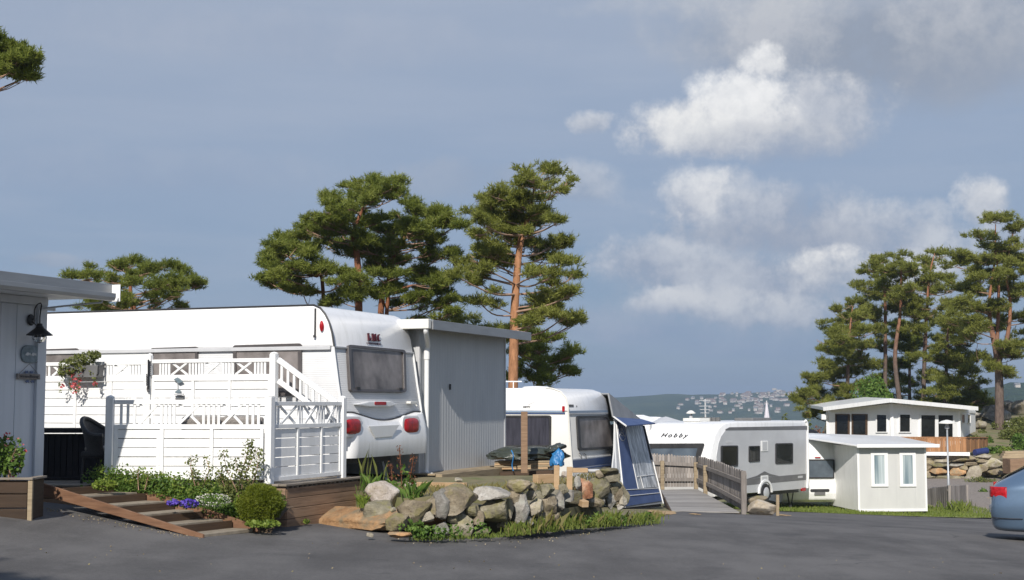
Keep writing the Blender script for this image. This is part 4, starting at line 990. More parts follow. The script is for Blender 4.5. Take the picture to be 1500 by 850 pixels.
for poly, wd in zip(serif_letters(), (.84, 1.12, .6)):
    for P in poly:
        mb.prism([((xo+x+.2*(y-.5)-1.25)*.168, (y-.5)*.118) for x, y in P], LF.p(a, b, z)+nn*.012, LF.V, uz, nn, -.02, .006)
    xo += wd
mb.build('lettering', M['maroon'], car)
text('small_lettering', 'CARAVANING', LF.p(a+.012, b-.02, z-.098), LF.V, uz, nn, .032, M['maroon'], car, width=.48)
# underside: chassis, wheel, steady
mb = MB(); LF.box(mb, -LEN+.3, -.25, .35, LW-.35, zbot-.12, zbot-.003); mb.build('chassis', M['seal'], car)
for b in (.12, LW-.12):
    mb = MB(); mb.lathe(LF.p(-3.6, b-.09, gz(-4, 21)+.28), [(.1, 0), (.27, 0), (.31, .02), (.32, .09), (.31, .16), (.27, .18), (.1, .18)], 26, LF.V); w = mb.build('wheel', M['blackp'], car, smooth=True, angle=40)
for b in (.5, LW-.5):
    mb = MB(); mb.tube([LF.p(-.35, b, zbot-.05), LF.p(-.15, b, gz(-1.2, 21)+.02)], .025, 6); mb.lathe(LF.p(-.15, b, gz(-1.2, 21)), [(.09, 0), (.09, .015), (.001, .02)], 10); mb.build('steady_leg', M['post_grey'], car)
a, z = LF.side(303, 447, 1.2); mb = MB(); LF.box(mb, a-.35, a+.35, 1.0, 1.5, zroof, zroof+.06); LF.box(mb, a-.5, a-.42, 1.0, 1.2, zroof, zroof+.04); mb.build('roof_vent', M['trim_grey'], car, bevel=.015)

# ------------------------------------------------------------------ tall rear screen with sloping rail
RB = -.62
def rf(px): return LF.side(px, 560, RB)[0]
f3 = thing('garden_screen', 'tall white lattice top screen with sloping handrail in front of the caravan windows', 'screen', LF.p(-3, RB, DECKZ))
zt3 = LF.side(300, 526, RB)[1]; zm3 = LF.side(300, 549, RB)[1]; zm3b = LF.side(300, 558, RB)[1]
HFU, HFV = LF.U, LF.V
aL, aM, aE = rf(20), rf(219), rf(401)
def pb(px, a0, a1): return (rf(px)-a0)/(a1-a0)
panel(f3, LF.p(aL, RB, 0), LF.p(aM-.05, RB, 0), DECKZ+.05, zt3-.02, zm3b, zm3, [0, pb(113, aL, aM), pb(166, aL, aM), 1],
      [('b', pb(64, aL, aM), pb(76, aL, aM), 2), ('x', pb(78, aL, aM), pb(95, aL, aM), 0), ('b', pb(150, aL, aM), pb(168, aL, aM), 4), ('x', pb(170, aL, aM), pb(190, aL, aM), 0), ('b', pb(192, aL, aM), pb(210, aL, aM), 4)], 10)
panel(f3, LF.p(aM+.05, RB, 0), LF.p(aE-.045, RB, 0), DECKZ+.05, zt3, zm3b, zm3, [0, pb(282, aM, aE), pb(338, aM, aE), 1],
      [('b', pb(229, aM, aE), pb(247, aM, aE), 4), ('x', pb(249, aM, aE), pb(272, aM, aE), 0), ('b', pb(274, aM, aE), pb(298, aM, aE), 5), ('x', pb(300, aM, aE), pb(322, aM, aE), 0), ('b', pb(325, aM, aE), pb(345, aM, aE), 4), ('x', pb(347, aM, aE), pb(371, aM, aE), 0), ('b', pb(374, aM, aE), pb(394, aM, aE), 4)], 10)
post(f3, LF.p(aM, RB, 0).x, LF.p(aM, RB, 0).y, DECKZ, LF.side(219, 521, RB)[1], .075); post(f3, LF.p(aE, RB, 0).x, LF.p(aE, RB, 0).y, DECKZ, LF.side(402, 519, RB)[1], .1)
a0, z0 = LF.side(408, 524, RB); a1, z1 = LF.side(494, 588, RB)
mb = MB(); mb.bar(LF.p(a0, RB, z0-.03), LF.p(a1, RB, z1-.03), .05, .075); mb.build('handrail', M['white'], f3, bevel=.005)
a0b, z0b = LF.side(408, 556, RB); a1b, z1b = LF.side(470, 602, RB)
mb = MB(); mb.bar(LF.p(a0b, RB, z0b-.02), LF.p(a1b, RB, z1b-.02), .045, .07); mb.build('lower_rail', M['white'], f3, bevel=.005)
for i in range(9):
    mb = MB(); a = lerp(a0+.06, a1-.08, i/8); t = (a-a0)/(a1-a0); za = lerp(z0, z1, t)-.06; t2 = (a-a0b)/(a1b-a0b); zb = max(lerp(z0b, z1b, t2), z1-.45)
    LF.box(mb, a-.019, a+.019, RB-.012, RB+.012, zb, za); mb.build('baluster', M['white'], f3, bevel=.003)
mb = MB()
for k in range(8):
    zk = DECKZ+.06+k*.128; zk1 = zk+.12
    # boards end under the sloping rail
    af = a0b+(zk1-z0b+.04)/(z1b-z0b)*(a1b-a0b) if zk1 > z1b-.04 else a1b+.15
    if af > a0b+.05: LF.box(mb, aE+.052, min(af, a1b+.15), RB-.008, RB+.012, zk, zk1)
mb.build('sloping_boards', M['white'], f3, bevel=.003)

# ------------------------------------------------------------------ things hung on the screen
a0, z0 = LF.side(118, 553, RB-.16); a1, z1 = LF.side(148, 535, RB-.16)
fb = thing('flower_box', 'grey flower box of trailing pink flowers hung on the white screen', 'flower box', LF.p((a0+a1)/2, RB-.16, z0))
mb = MB(); x0, x1 = a0-.28, a1; c_ = LF.p((x0+x1)/2, RB-.15, z0)
hw = (x1-x0)/2; hz_ = z1-z0
V = [c_+LF.U*(sx_*hw*s)+LF.V*(sy_*.085*s)+Z*h for s, h in ((.9, 0), (1, hz_), (.93, hz_), (.85, .03)) for sx_, sy_ in ((-1, -1), (1, -1), (1, 1), (-1, 1))]
F = [(3, 2, 1, 0)]+[(4*i+j, 4*i+(j+1) % 4, 4*i+4+(j+1) % 4, 4*i+4+j) for i in range(3) for j in range(4)]+[(12, 13, 14, 15)]
mb.add(V, F); mb.build('trough', M['text_grey'], fb, bevel=.006)
mb = MB(); mb.tube([LF.p(x1-.05, RB-.2, z0+.02), LF.p(x1+.02, RB-.24, z0+.05), LF.p(x1+.02, RB-.24, z1-.03), LF.p(x1-.02, RB-.02, z1+.02)], .014, 6); mb.build('bracket', M['blackm'], fb)
cm = MB()
for px, py, rx, ry in ((100, 535, 13, 9), (115, 528, 14, 9), (130, 524, 13, 9), (140, 520, 8, 6), (95, 545, 9, 8), (122, 538, 12, 8), (108, 543, 10, 6)):
    a, z = LF.side(px, py, RB-.17); leaves(cm, in_ellipsoid(230, LF.p(a, RB-.18, z), (rx*.0105, .15, ry*.011), .4), .022, .6)
for pts in ([(97, 545), (89, 560), (88, 572)], [(106, 548), (103, 560), (104, 572)], [(116, 548), (117, 562), (112, 575)], [(134, 545), (140, 556), (139, 566)]):
    for i in range(9):
        t = i/8; px = np.interp(t, [0, .5, 1], [p[0] for p in pts]); py = np.interp(t, [0, .5, 1], [p[1] for p in pts]); a, z = LF.side(px, py, RB-.22)
        leaves(cm, in_ellipsoid(5, LF.p(a, RB-.22, z), (.035, .04, .035)), .02, .4)
cm.build('foliage', M['leaf_olive'], fb)
cm = MB()
for px, py, k, rr in ((108, 553, 16, .055), (114, 557, 14, .055), (107, 564, 14, .05), (112, 568, 16, .055), (109, 573, 10, .04), (92, 566, 6, .04), (139, 562, 9, .035), (104, 546, 5, .04), (118, 547, 5, .05)):
    a, z = LF.side(px, py, RB-.25); leaves(cm, in_ellipsoid(k, LF.p(a, RB-.25, z), (rr, rr, rr)), .02, .2, .9)
cm.build('petals', M['redpet'], fb)
# sail-boat ornament
a, z = LF.side(263, 588, RB-.05); sb = thing('boat_ornament', 'grey sailing boat ornament hanging on the white screen', 'ornament', LF.p(a, RB-.05, z))
def orn(name, pts, m, t=.02, dy=0): 
    mb = MB(); mb.prism([(LF.side(px, py, RB-.04)[0]-a, LF.side(px, py, RB-.04)[1]-z) for px, py in pts], LF.p(a, RB-.045-dy, z), LF.U, Z, -LF.V, 0, t); return mb.build(name, m, sb, bevel=.002)
orn('hull', [(258, 583), (270, 583), (269, 586.5), (266.5, 588.5), (261, 588.5), (258.5, 586.5)], M['text_grey']); orn('deck', [(255.5, 577), (270, 576.5), (269.5, 579), (257, 579)], M['trim_grey']); orn('stripe', [(258.3, 580), (269.7, 579.7), (269.8, 581.2), (258.2, 581.2)], M['seal'])
orn('sail', [(258, 573.5), (264.5, 570), (265.5, 575.5), (258, 576)], M['plaque']); orn('gull', [(255.5, 556), (261, 553), (264, 555), (269, 559.5), (263, 562), (260, 559)], M['plaque'])
mb = MB(); mb.tube([LF.p(LF.side(262.5, 576, RB)[0], RB-.05, LF.side(262.5, 577, RB)[1]), LF.p(LF.side(262.5, 560, RB)[0], RB-.05, LF.side(262.5, 560, RB)[1])], .006, 5); mb.build('mast', M['trim_grey'], sb)
# wrought iron bracket hanging on the middle post
ab, zb = LF.side(217.3, 550, RB-.07); ib = thing('iron_hanger', 'slim black wrought iron hanger on the middle post of the screen', 'hanger', LF.p(ab, RB-.07, zb-.2))
mb = MB(); pts = lambda L: [LF.p(LF.side(x, y, RB-.07)[0], RB-.07, LF.side(x, y, RB-.07)[1]) for x, y in L]
mb.tube(pts([(217.4, 527), (217.4, 574)]), .013, 6); mb.tube(pts([(217.4, 566), (216.6, 570), (217.6, 574)]), .02, 6); mb.tube(pts([(217.4, 530.5), (221.5, 530.5)]), .012, 6); mb.build('rod', M['blackm'], ib)
mb = MB()
for s_, y0, y1 in ((1, 532, 549), (-1, 548, 563)):
    for i in range(7):
        y = lerp(y0, y1, i/6); mb.tube(smooth_path(pts([(217.4, y), (217.4+s_*3.2, y+.8), (217.4+s_*2.0, y+2.2)]), 6), .006, 5)
mb.build('scrolls', M['blackm'], ib)

# ------------------------------------------------------------------ deck furniture
bd = 19.3
b0 = at(58, 698, bd); b1 = at(160, 698, bd)
ob = thing('storage_bench', 'black slatted storage bench on the deck beside the cabin', 'bench', ((b0.x+b1.x)/2, bd+.3, DECKZ))
zt = at(100, 631, bd).z; mb = MB(); x = b0.x-.3
while x < b1.x+.5:
    mb.box((x+.04, bd+.012, (DECKZ+.05+zt-.05)/2), (1, 0, 0), (0, 1, 0), Z, .038, .012, (zt-.1-DECKZ)/2); x += .083
mb.build('front_slats', M['black_wood'], ob, bevel=.004)
mb = MB(); mb.box(((b0.x+b1.x)/2+.1, bd+.33, (DECKZ+zt)/2-.01), (1, 0, 0), (0, 1, 0), Z, (b1.x-b0.x)/2+.38, .29, (zt-DECKZ)/2-.045); mb.build('body', M['black_wood'], ob)
mb = MB(); mb.box(((b0.x+b1.x)/2+.1, bd+.28, zt+.0), (1, 0, 0), (0, 1, 0), Z, (b1.x-b0.x)/2+.42, .36, .03); mb.box(((b0.x+b1.x)/2+.1, bd-.005, DECKZ+.025), (1, 0, 0), (0, 1, 0), Z, (b1.x-b0.x)/2+.4, .02, .022); mb.build('lid', M['black_wood'], ob, bevel=.008)
# wicker chair
ch0 = at(160, 702, 18.75)
ch = thing('wicker_chair', 'black wicker armchair with curved back beside the storage bench', 'chair', (ch0.x, 18.75, DECKZ))
CF = Frame((ch0.x, 18.75, 0), 8)
def shell(u, v):
    a = lerp(-1.75, 1.75, u); r = .31; top = .85-.25*abs(math.sin(a))**2*.9; z = DECKZ+lerp(.36, top, v)
    fl = .02+.10*v**2; return CF.p(-(r+fl)*math.cos(a)*.85, (r+fl*.6)*math.sin(a), z)
mb = MB(); mb.grid(shell, 22, 10); bk = mb.build('backrest', M['wicker_black'], ch, smooth=True); s_ = bk.modifiers.new('thick', 'SOLIDIFY'); s_.thickness = .025
mb = MB(); mb.tube([shell(i/24, 1) for i in range(25)], .03, 8); mb.build('rim', M['wicker_black'], ch, smooth=True)
mb = MB(); CF.box(mb, -.28, .3, -.3, .3, DECKZ+.33, DECKZ+.42); mb.build('seat', M['wicker_black'], ch, bevel=.03)
mb = MB(); CF.box(mb, -.25, .28, -.26, .26, DECKZ+.42, DECKZ+.48); mb.build('cushion', M['wicker_grey'], ch, bevel=.03)
for sx_ in (-.24, .26):
    for sy_ in (-.26, .26):
        mb = MB(); mb.tube([CF.p(sx_, sy_, DECKZ+.35), CF.p(sx_*1.08, sy_*1.08, DECKZ)], [.024, .018], 8); mb.build('leg', M['wicker_black'], ch)
# sofa
s0, s1 = at(258, 612, 19.0), at(378, 612, 19.0); sf = thing('garden_sofa', 'grey brown wicker sofa seen through the lattice of the front fence', 'sofa', ((s0.x+s1.x)/2, 19.2, DECKZ)); zs_ = at(300, 609.5, 19.0).z
cx_ = (s0.x+s1.x)/2; hw = (s1.x-s0.x)/2
mb = MB(); mb.box((cx_, 19.42, DECKZ+.5), (1, 0, 0), (0, 1, 0), Z, hw, .06, .36); mb.build('backrest', M['wicker_grey'], sf, bevel=.03)
mb = MB(); mb.box((cx_, 19.05, DECKZ+.22), (1, 0, 0), (0, 1, 0), Z, hw, .34, .19); mb.build('seat', M['wicker_grey'], sf, bevel=.02)
for s_ in (-1, 1):
    mb = MB(); mb.box((cx_+s_*(hw+.07), 19.1, DECKZ+.34), (1, 0, 0), (0, 1, 0), Z, .065, .38, .3); mb.build('armrest', M['wicker_grey'], sf, bevel=.03)
for k in range(2):
    mb = MB(); mb.box((cx_+(k-.5)*hw*1.0, 19.3, (DECKZ+.42+zs_)/2), (1, 0, 0), Vector((0, 1, .2)).normalized(), Vector((0, -.2, 1)).normalized(), hw*.48, .07, (zs_-DECKZ-.42)/2); mb.build('back_cushion', M['wicker_grey'], sf, bevel=.06, seg=4)

# ------------------------------------------------------------------ grey shed behind the caravan
SO = at(613, 695, 23.5); SF = Frame((SO.x, SO.y, 0), 22); SLEN = SF.end(740, 600)[0]
szb = SF.end(613, 696)[1]; szt = SF.end(640, 484)[1]
sdh = thing('shed', 'grey panelled annexe shed with sloping metal roof beside the big caravan', 'shed', SF.p(-2, SLEN/2, szb))
mb = MB(); SF.box(mb, -4, 0, .0, SLEN, szb, szt+.02); mb.build('wall', M['shed'], sdh, bevel=.004)
for b in (-.012, SLEN-.045):
    mb = MB(); SF.box(mb, -.06, .012, b, b+.06, szb, szt); mb.build('corner_trim', M['trim_grey'], sdh, bevel=.004)
mb = MB(); SF.box(mb, -4.3, .34, -.28, SLEN+.42, szt+.03, szt+.085); mb.build('roof', M['roof_grey'], sdh, bevel=.008)
mb = MB(); SF.box(mb, .345, .375, -.25, SLEN+.43, szt-.04, szt+.12); mb.build('fascia', M['roof_grey'], sdh, bevel=.006)
mb = MB(); SF.box(mb, -2.2, .36, -.40, -.285, szt-.03, szt+.13); mb.build('gutter', M['cream'], sdh, bevel=.01)
b_, z_ = SF.end(618, 520, .11); pipe = [SF.p(.28, -.32, szt-.02), SF.p(.27, -.30, szt-.09), SF.p(.12, .08, szt-.28), SF.p(.085, .12, szt-.36)]
dp = [SF.p(.085, .12, szt-.36), SF.p(.085, .12, szb+.1), SF.p(.1, .1, szb+.03), SF.p(.24, .02, szb-.0)]
mb = MB(); mb.tube(smooth_path(pipe, 14), .042, 12); mb.tube([dp[0], dp[0]-Z*.16], .052, 12); mb.tube(smooth_path([dp[0]-Z*.1, dp[1]+Z*.6, dp[1]+Z*.1, dp[2], dp[3]], 24), .042, 12); mb.build('downpipe', M['white_pl'], sdh, smooth=True, angle=50)
mb = MB(); c = SF.p(.02, SLEN*.32, 1.9); mb.box(c, SF.U, SF.V, Z, .012, .014, .05); mb.build('keyhole', M['seal'], sdh)
# ================================================================== middle: stones, timber, blue caravan, awning, ramp, grey caravan, far lot
# ------------------------------------------------------------------ raised gravel terrace behind the stones
def tz(X, Y): return np.asarray(X)*0+.40+.03*vnoise(np.stack([np.asarray(X)*1.3, np.asarray(Y)*1.3, np.asarray(X)*0], -1))-.9*sst(24.2, 26.5, np.asarray(Y))*sst(-1.5, .8, np.asarray(X))
xs = np.arange(-16, 3.0, .22); ys = np.arange(18.4, 34, .22)
def stone_front(x): return np.interp(x, [-16, -3, -2.3, -1.3, -.4, .27, .81, 1.2, 1.6, 2.0, 2.4], [20.6, 20.4, 19.4, 18.1, 18.5, 19.2, 20.4, 21.7, 22.6, 23.0, 23.6])
mbt = MB(); V = []; NV = 60; xs = np.arange(-16, 1.75, .2)
for x in xs:
    y0 = float(stone_front(x))+.3
    for j in range(NV+1):
        y = y0+(34-y0)*(j/NV)**1.5; z = float(tz(np.array(x), np.array(y)))-(.02 if j else 1.2)
        V.append((x, y0-.05 if j == 0 else y, z-1.1*float(sst(1.25, 1.65, x))))
V = np.array(V); a = (np.arange(len(xs)-1)[:, None]*(NV+1)+np.arange(NV)[None]).ravel(); mbt.np(V, np.c_[a, a+NV+1, a+NV+2, a+1])
mbt.build('gravel_terrace', M['terrain'], smooth=True, kind='structure')
def stone(lst, d_of, parent, mats, ox=0, oy=0, sc=1, depthf=.85, seed0=0, zmin=None):
    for i, s_ in enumerate(lst):
        zx, zy, hx, hy, mk = s_[:5]; rz = s_[5] if len(s_) > 5 else 0
        px, py, hx, hy = ox+zx/sc, oy+zy/sc, hx/sc, hy/sc
        d = d_of(px) if callable(d_of) else d_of
        c = at(px, py, d); k = d/FPX; mb = MB(); r = (hx*k, max(hx, hy)*k*depthf, hy*k)
        boulder(mb, c+Vector((0, r[1]*.4, 0)), (r[0]*1.04, r[1], r[2]*1.06), rz, seed0+i*7+int(px), s_[6] if len(s_) > 6 else .55)
        mb.build('boulder', mats[mk], parent, smooth=True, angle=30)
RM = {'g': M['rock_grey'], 'b': M['rock_brown'], 'm': M['rock_moss'], 'o': M['rock_orange'], 'r': M['rock_red'], 'w': M['rock_white'], 'p': M['rock_pale']}
sw = thing('boulder_wall', 'low retaining wall of grey and mossy boulders beside the asphalt', 'stone wall', (-.3, 18.2, -.1))
dW = lambda px: float(np.interp(px, [480, 570, 600, 700, 780, 835, 860, 910], [18.6, 17.5, 17.5, 17.9, 18.6, 19.6, 20.6, 21.8]))
stone([(240, 300, 262, 158, 'b', .1), (120, 340, 120, 150, 'g', .3), (660, 240, 190, 72, 'g'), (650, 425, 150, 128, 'm', -.1, .7), (330, 575, 110, 108, 'p'), (120, 615, 72, 82, 'g'), (825, 420, 50, 130, 'p'), (930, 385, 100, 165, 'g', .3, .3),
       (1100, 400, 75, 100, 'p'), (1240, 350, 82, 100, 'b', 0, .7), (1350, 330, 55, 125, 'g'), (1455, 275, 55, 70, 'g'), (920, 160, 135, 62, 'b'), (1070, 172, 50, 48, 'b'), (1220, 190, 85, 68, 'm'), (1060, 255, 62, 50, 'p'), (505, 500, 60, 72, 'b'),
       (1150, 540, 110, 40, 'm'), (1210, 475, 70, 45, 'b'), (1000, 520, 90, 60, 'g'), (760, 560, 60, 45, 'm'), (880, 270, 60, 60, 'b'), (430, 420, 70, 60, 'm'), (1390, 200, 60, 60, 'm'), (1290, 480, 70, 60, 'b'), (560, 640, 80, 40, 'm'), (230, 500, 60, 50, 'm')], dW, sw, RM, 630, 690, 7.14)
stone([(1080, 370, 200, 130, 'b', .2), (1230, 430, 80, 60, 'p')], dW, sw, RM, 460, 700, 7.5, seed0=50)
stone([(840, 450, 120, 130, 'm', .1, .6), (650, 480, 112, 125, 'r', 0, .3), (960, 330, 125, 90, 'm', -.1, .75), (1065, 570, 70, 140, 'b'), (760, 640, 130, 60, 'b'), (960, 630, 70, 95, 'g'), (1000, 500, 70, 60, 'm'), (850, 640, 60, 80, 'g'), (1130, 640, 50, 90, 'p'), (1030, 640, 90, 60, 'b'), (1090, 690, 60, 50, 'g'), (930, 260, 130, 40, 'm'), (830, 300, 60, 50, 'b'), (560, 600, 60, 80, 'b'), (560, 420, 40, 90, 'g')], lambda px: float(np.interp(px, [845, 900], [20.9, 21.8])), sw, RM, 780, 660, 8.5, seed0=90)
# backing rubble closes the gaps between the face stones
stone([(x, y, 26, 16, 'm') for x, y in ((560, 752), (610, 752), (650, 745), (690, 752), (730, 745), (765, 740), (800, 738), (825, 730), (870, 722), (895, 722))], lambda px: dW(px)+.62, sw, RM, 0, 0, 1, 1.0, 300)
# loose stones
def loose(label, px, py, hx, hy, d, m, rz=0, dep=.9, seed=1, box=.55, rough=.06, ax=None):
    c = at(px, py, d); k = d/FPX; mb = MB(); boulder(mb, c+Vector((0, hy*k*.4, 0)), ax or (hx*k, hx*k*dep, hy*k*1.05), rz, seed, box, rough=rough)
    return mb.build('boulder', m, smooth=True, angle=48, label=label, cat='boulder')
c = at(525, 759, 18.4); mb = MB(); boulder(mb, c+Vector((.12, .1, 0)), (1.08, .36, .135), R(-40), 11, .93, 5, .1); mb.build('boulder', M['rock_orange'], smooth=True, angle=45, label='long flat orange broken slab lying against the plank deck side', cat='boulder')
loose('dark brown block at the right end of the long orange slab', 582, 764, 17, 13, 17.35, M['rock_brown'], .2, 1, 6, .75)
loose('flat orange stone on the asphalt edge beneath the dark brown block', 585, 784, 17, 5, 16.95, M['rock_orange'], 0, .8, 8)
loose('pale pinkish white boulder standing on the terrace beside the deck', 563, 727, 28, 19, 18.7, M['rock_white'], .3, .8, 12, .4)
loose('small pale stone lying in the shadow under the orange slab', 542, 784, 5, 3.5, 17.0, M['rock_pale'], 0, 1, 3)
loose('small cream stone on top of the boulder wall near the pale boulder', 575, 747, 5, 4, 17.4, M['rock_pale'], 0, 1, 4)
loose('small grey stone on the terrace under the weathered sill beam', 672, 704, 6, 4, 20.0, M['rock_pale'], 0, 1, 14)
loose('flat white stone at the foot of the shed downpipe', 603, 710, 10, 4, 20.5, M['rock_white'], 0, 1, 15)
# ------------------------------------------------------------------ timber on the terrace
def beam(name, label, p0, p1, w, h, mat, cat='beam', up=(0, 0, 1)):
    mb = MB(); mb.bar(p0, p1, w, h, up); return mb.build(name, mat, bevel=.006, label=label, cat=cat)
b0 = SF.p(.42, -.1, szb-.06); b1 = SF.p(.42, SLEN+1.1, szb-.06); mb = MB(); mb.bar(b0, b1, .12, .17); mb.build('sill_beam', M['oldbeam'], bevel=.008, label='long weathered timber sill along the foot of the grey shed', cat='beam')
mb = MB(); mb.bar(SF.p(.14, -.1, szb+.015), SF.p(.14, SLEN+1.0, szb+.015), .42, .03); mb.build('sill_plank', M['oldbeam'], bevel=.005, label='flat weathered plank under the grey shed wall', cat='plank')
beam('timber_batten', 'fresh yellow batten lying on the terrace in front of the shed sill', at(612, 710, 20.2), at(682, 711, 19.6), .07, .07, M['newwood'], 'batten')
beam('post', 'tall brown timber post standing in front of the blue striped caravan', at(768, 693, 24.6), at(768, 603, 24.6), .115, .115, M['deckwood'], 'post', (0, 1, 0))
beam('stake', 'left one of two fresh wooden stakes behind the boulder wall', at(815, 722, 20.2), at(815.5, 682, 20.2), .08, .05, M['newwood'], 'stake', (0, 1, 0))
beam('stake', 'right one of two fresh wooden stakes behind the boulder wall', at(834, 730, 20.3), at(834.5, 684, 20.3), .085, .05, M['newwood'], 'stake', (0, 1, 0))
beam('timber_offcut', 'short thick yellow timber offcut left of the two stakes', at(784, 702, 20.6), at(808, 701, 20.8), .12, .13, M['newwood'], 'timber')
beam('timber_offcut', 'fallen yellow timber end below the right stake', at(842, 731, 20.2), at(858, 739, 19.9), .1, .09, M['newwood'], 'timber')
beam('plank', 'yellow plank lying behind the right stake on the mossy block', at(838, 689, 22.2), at(861, 689, 22.2), .12, .07, M['newwood'], 'plank')
mb = MB(); mb.tube([at(840, 690, 22.5), at(888, 690, 22.0)], .028, 8); mb.build('pipe', M['trim_grey'], smooth=True, label='grey pipe lying on the mossy block behind the stakes', cat='pipe')
loose('small white stone between the two wooden stakes', 826, 696, 5, 5, 20.6, M['rock_white'], 0, 1, 21)
beam('dark_beam', 'dark heavy beam under the tarpaulin bundle', at(735, 700, 25.6), at(812, 698, 25.4), .3, .22, M['darkwood'])
for k in range(4):
    y = 686-k*3.2; beam('stacked_board', ('lowest', 'second', 'third', 'topmost')[k]+' yellow board in the stack under the dark green tarpaulin', at(728, y, 25.9), at(806+k*3, y-1, 25.7), .5, .034, M['newwood'] if k % 2 == 0 else M['oldbeam'], 'board')
tp = thing('tarpaulin', 'crumpled dark green tarpaulin over boards in front of the blue striped caravan', 'tarpaulin', at(780, 690, 25.8))
def bundle(c, r, seed, amp=.25, tilt=0):
    V = IV.copy(); V[:, 2] = np.where(V[:, 2] < -.35, -.35+(V[:, 2]+.35)*.2, V[:, 2])
    n_ = fbm(V*np.array([2.2, 2.2, 2.8])+seed, 4); V = V*(1+amp*n_[:, None]); V[:, 2] += .14*fbm(V*5+seed*2, 2); V = V*np.array(r); V[:, 2] += V[:, 0]*tilt
    mb = MB(); mb.np(V+np.array(c), IF); return mb
bundle(at(770, 667, 25.8), (.72, .42, .155), 2.2, .3, .0).build('cover', M['tarp'], tp, smooth=True, angle=60)
bundle(at(812, 658, 25.6), (.2, .3, .09), 5.2, .3, .25).build('folded_end', M['tarp'], tp, smooth=True, angle=60)
tb = thing('tarpaulin', 'bright blue bunched tarpaulin at the end of the dark green one', 'tarpaulin', at(818, 690, 25.3))
bundle(at(817, 675, 25.35), (.13, .12, .2), 9.1, .45).build('bunch', M['tarp_blue'], tb, smooth=True, angle=60)
mb = MB(); mb.tube(smooth_path([at(749, 660, 25.3), at(752, 668, 25.25), at(750, 682, 25.3), at(752, 690, 25.3)], 8), .012, 6); mb.build('tie', M['tarp_blue'], tb, smooth=True)

# ------------------------------------------------------------------ blue striped caravan
B0 = at(832, 640, 30.5); BF = Frame((B0.x, B0.y, 0), 22); BW = 2.8; BG = gz(1, 29)-.0
bprof_px = [(838, 716), (838, 690), (835, 650), (832.5, 612), (831, 596), (827.5, 583), (820, 574), (808, 569.5), (798, 568.5)]
bp = [BF.side(x, y) for x, y in bprof_px]; bzr = bp[-1][1]; bzc = BF.side(830, 603.5)[1]
bc = thing('caravan', 'white caravan with blue stripes and a blue porch awning', 'caravan', BF.p(-2.5, 1.3, BG))
def b_rear(z): return float(np.interp(z, [p[1] for p in bp], [p[0] for p in bp]))
def loftF(Fr, pr, b0, b1, mb, lip):
    global LF
    keep = LF; LF = Fr; loft(pr, b0, b1, mb, lip); LF = keep
lowb = [(a, z) for a, z in bp if z < bzc]+[(b_rear(bzc), bzc)]; upb = [(b_rear(bzc)+.012, bzc+.002)]+[(a+.012, z) for a, z in bp if z > bzc]
mb = MB(); loftF(BF, [(-5.4, bp[0][1])]+lowb+[(-5.4, bzc)], 0, BW, mb, .02); mb.build('body', mottled('ivory_caravan_skin', (.70, .69, .65), (.64, .63, .6), 1.2, .4), bc, smooth=True)
mb = MB(); loftF(BF, [(-5.4, bzc+.002)]+upb+[(-4.9, bzr), (-5.3, bzr-.2)], -.012, BW+.012, mb, .03); mb.build('roof_cap', M['white_gel'], bc, smooth=True, angle=28)
for nm, y0, y1, m in (('upper_stripe', 601.8, 604.4, M['pale_blue']), ('lower_stripe', 605.2, 606.6, M['tent_blue'])):
    z1 = BF.side(800, y0)[1]; z0 = BF.side(800, y1)[1]
    mb = MB(); BF.box(mb, -5.2, b_rear(z0)-.06, -.018, -.013, z0, z1); mb.build('side_'+nm, m, bc)
    mb = MB(); BF.box(mb, b_rear(z0)+.012, b_rear(z0)+.02, .05, BW-.05, z0-.01, z1); mb.build('end_'+nm, m if nm[0] == 'u' else M['trim_grey'], bc)
for nm, y0, y1, m in (('blue_band', 674.5, 685, M['blue_stripe']), ('white_line', 671.5, 673.2, M['white_pl']), ('blue_line', 686.5, 688.5, M['tent_blue'])):
    z1 = BF.end(842, y0, .04)[1]; z0 = BF.end(842, y1, .04)[1]; a_ = b_rear((z0+z1)/2)
    mb = MB(); BF.box(mb, a_-.005, a_+.012, .06, BW-.05, z0, z1); mb.build(nm, m, bc)
mb = MB(); mb.tube([BF.p(a+.008, 0, z) for a, z in lowb+upb[1:]], .02, 6); mb.build('corner_trim', M['cream'], bc, smooth=True)
P4 = [BF.side(*p) for p in ((728, 608.5), (808, 608.5), (807.5, 655.5), (728, 655.5))]
window(bc, [BF.p(a, -.002, z) for a, z in P4], -BF.V, M['seal'], M['pane_dark'], (.035, .07), .06, .03)
def plane_quad(Fr, fa, pts):
    q = []
    for px, py in pts:
        a = 0
        for _ in range(6): b, z = Fr.end(px, py, a); a = fa(z)
        q.append(Fr.p(a, b, z))
    return q
Q = plane_quad(BF, b_rear, [(843, 609.5), (889, 608.5), (900, 657), (846, 660.5)]); n = (Q[1]-Q[0]).cross(Q[3]-Q[0]).normalized(); n = n if n.dot(BF.U) > 0 else -n
window(bc, Q, n, M['seal'], M['pane_lmc'], (.06, .07), .07, .04)
a, z = BF.side(826, 599); mb = MB(); mb.prism(rrect(-.03, .03, -.06, .06, .015), BF.p(a, -.012, z), BF.U, Z, -BF.V, 0, .03); mb.build('side_marker', M['red_lamp'], bc, bevel=.006)
a, z = BF.side(772, 596.3); text('lettering', 'DERBY', BF.p(a, -.014, z), BF.U, Z, -BF.V, .032, M['text_grey'], bc, width=.17, bold=.004)
mb = MB(); a, z = BF.side(783, 592); mb.tube([BF.p(a-.14, -.014, z-.02), BF.p(a-.04, -.014, z+.03), BF.p(a, -.014, z+.04), BF.p(a+.07, -.014, z+.015), BF.p(a+.12, -.014, z)], .004, 4); mb.build('roof_emblem', M['trim_grey'], bc)
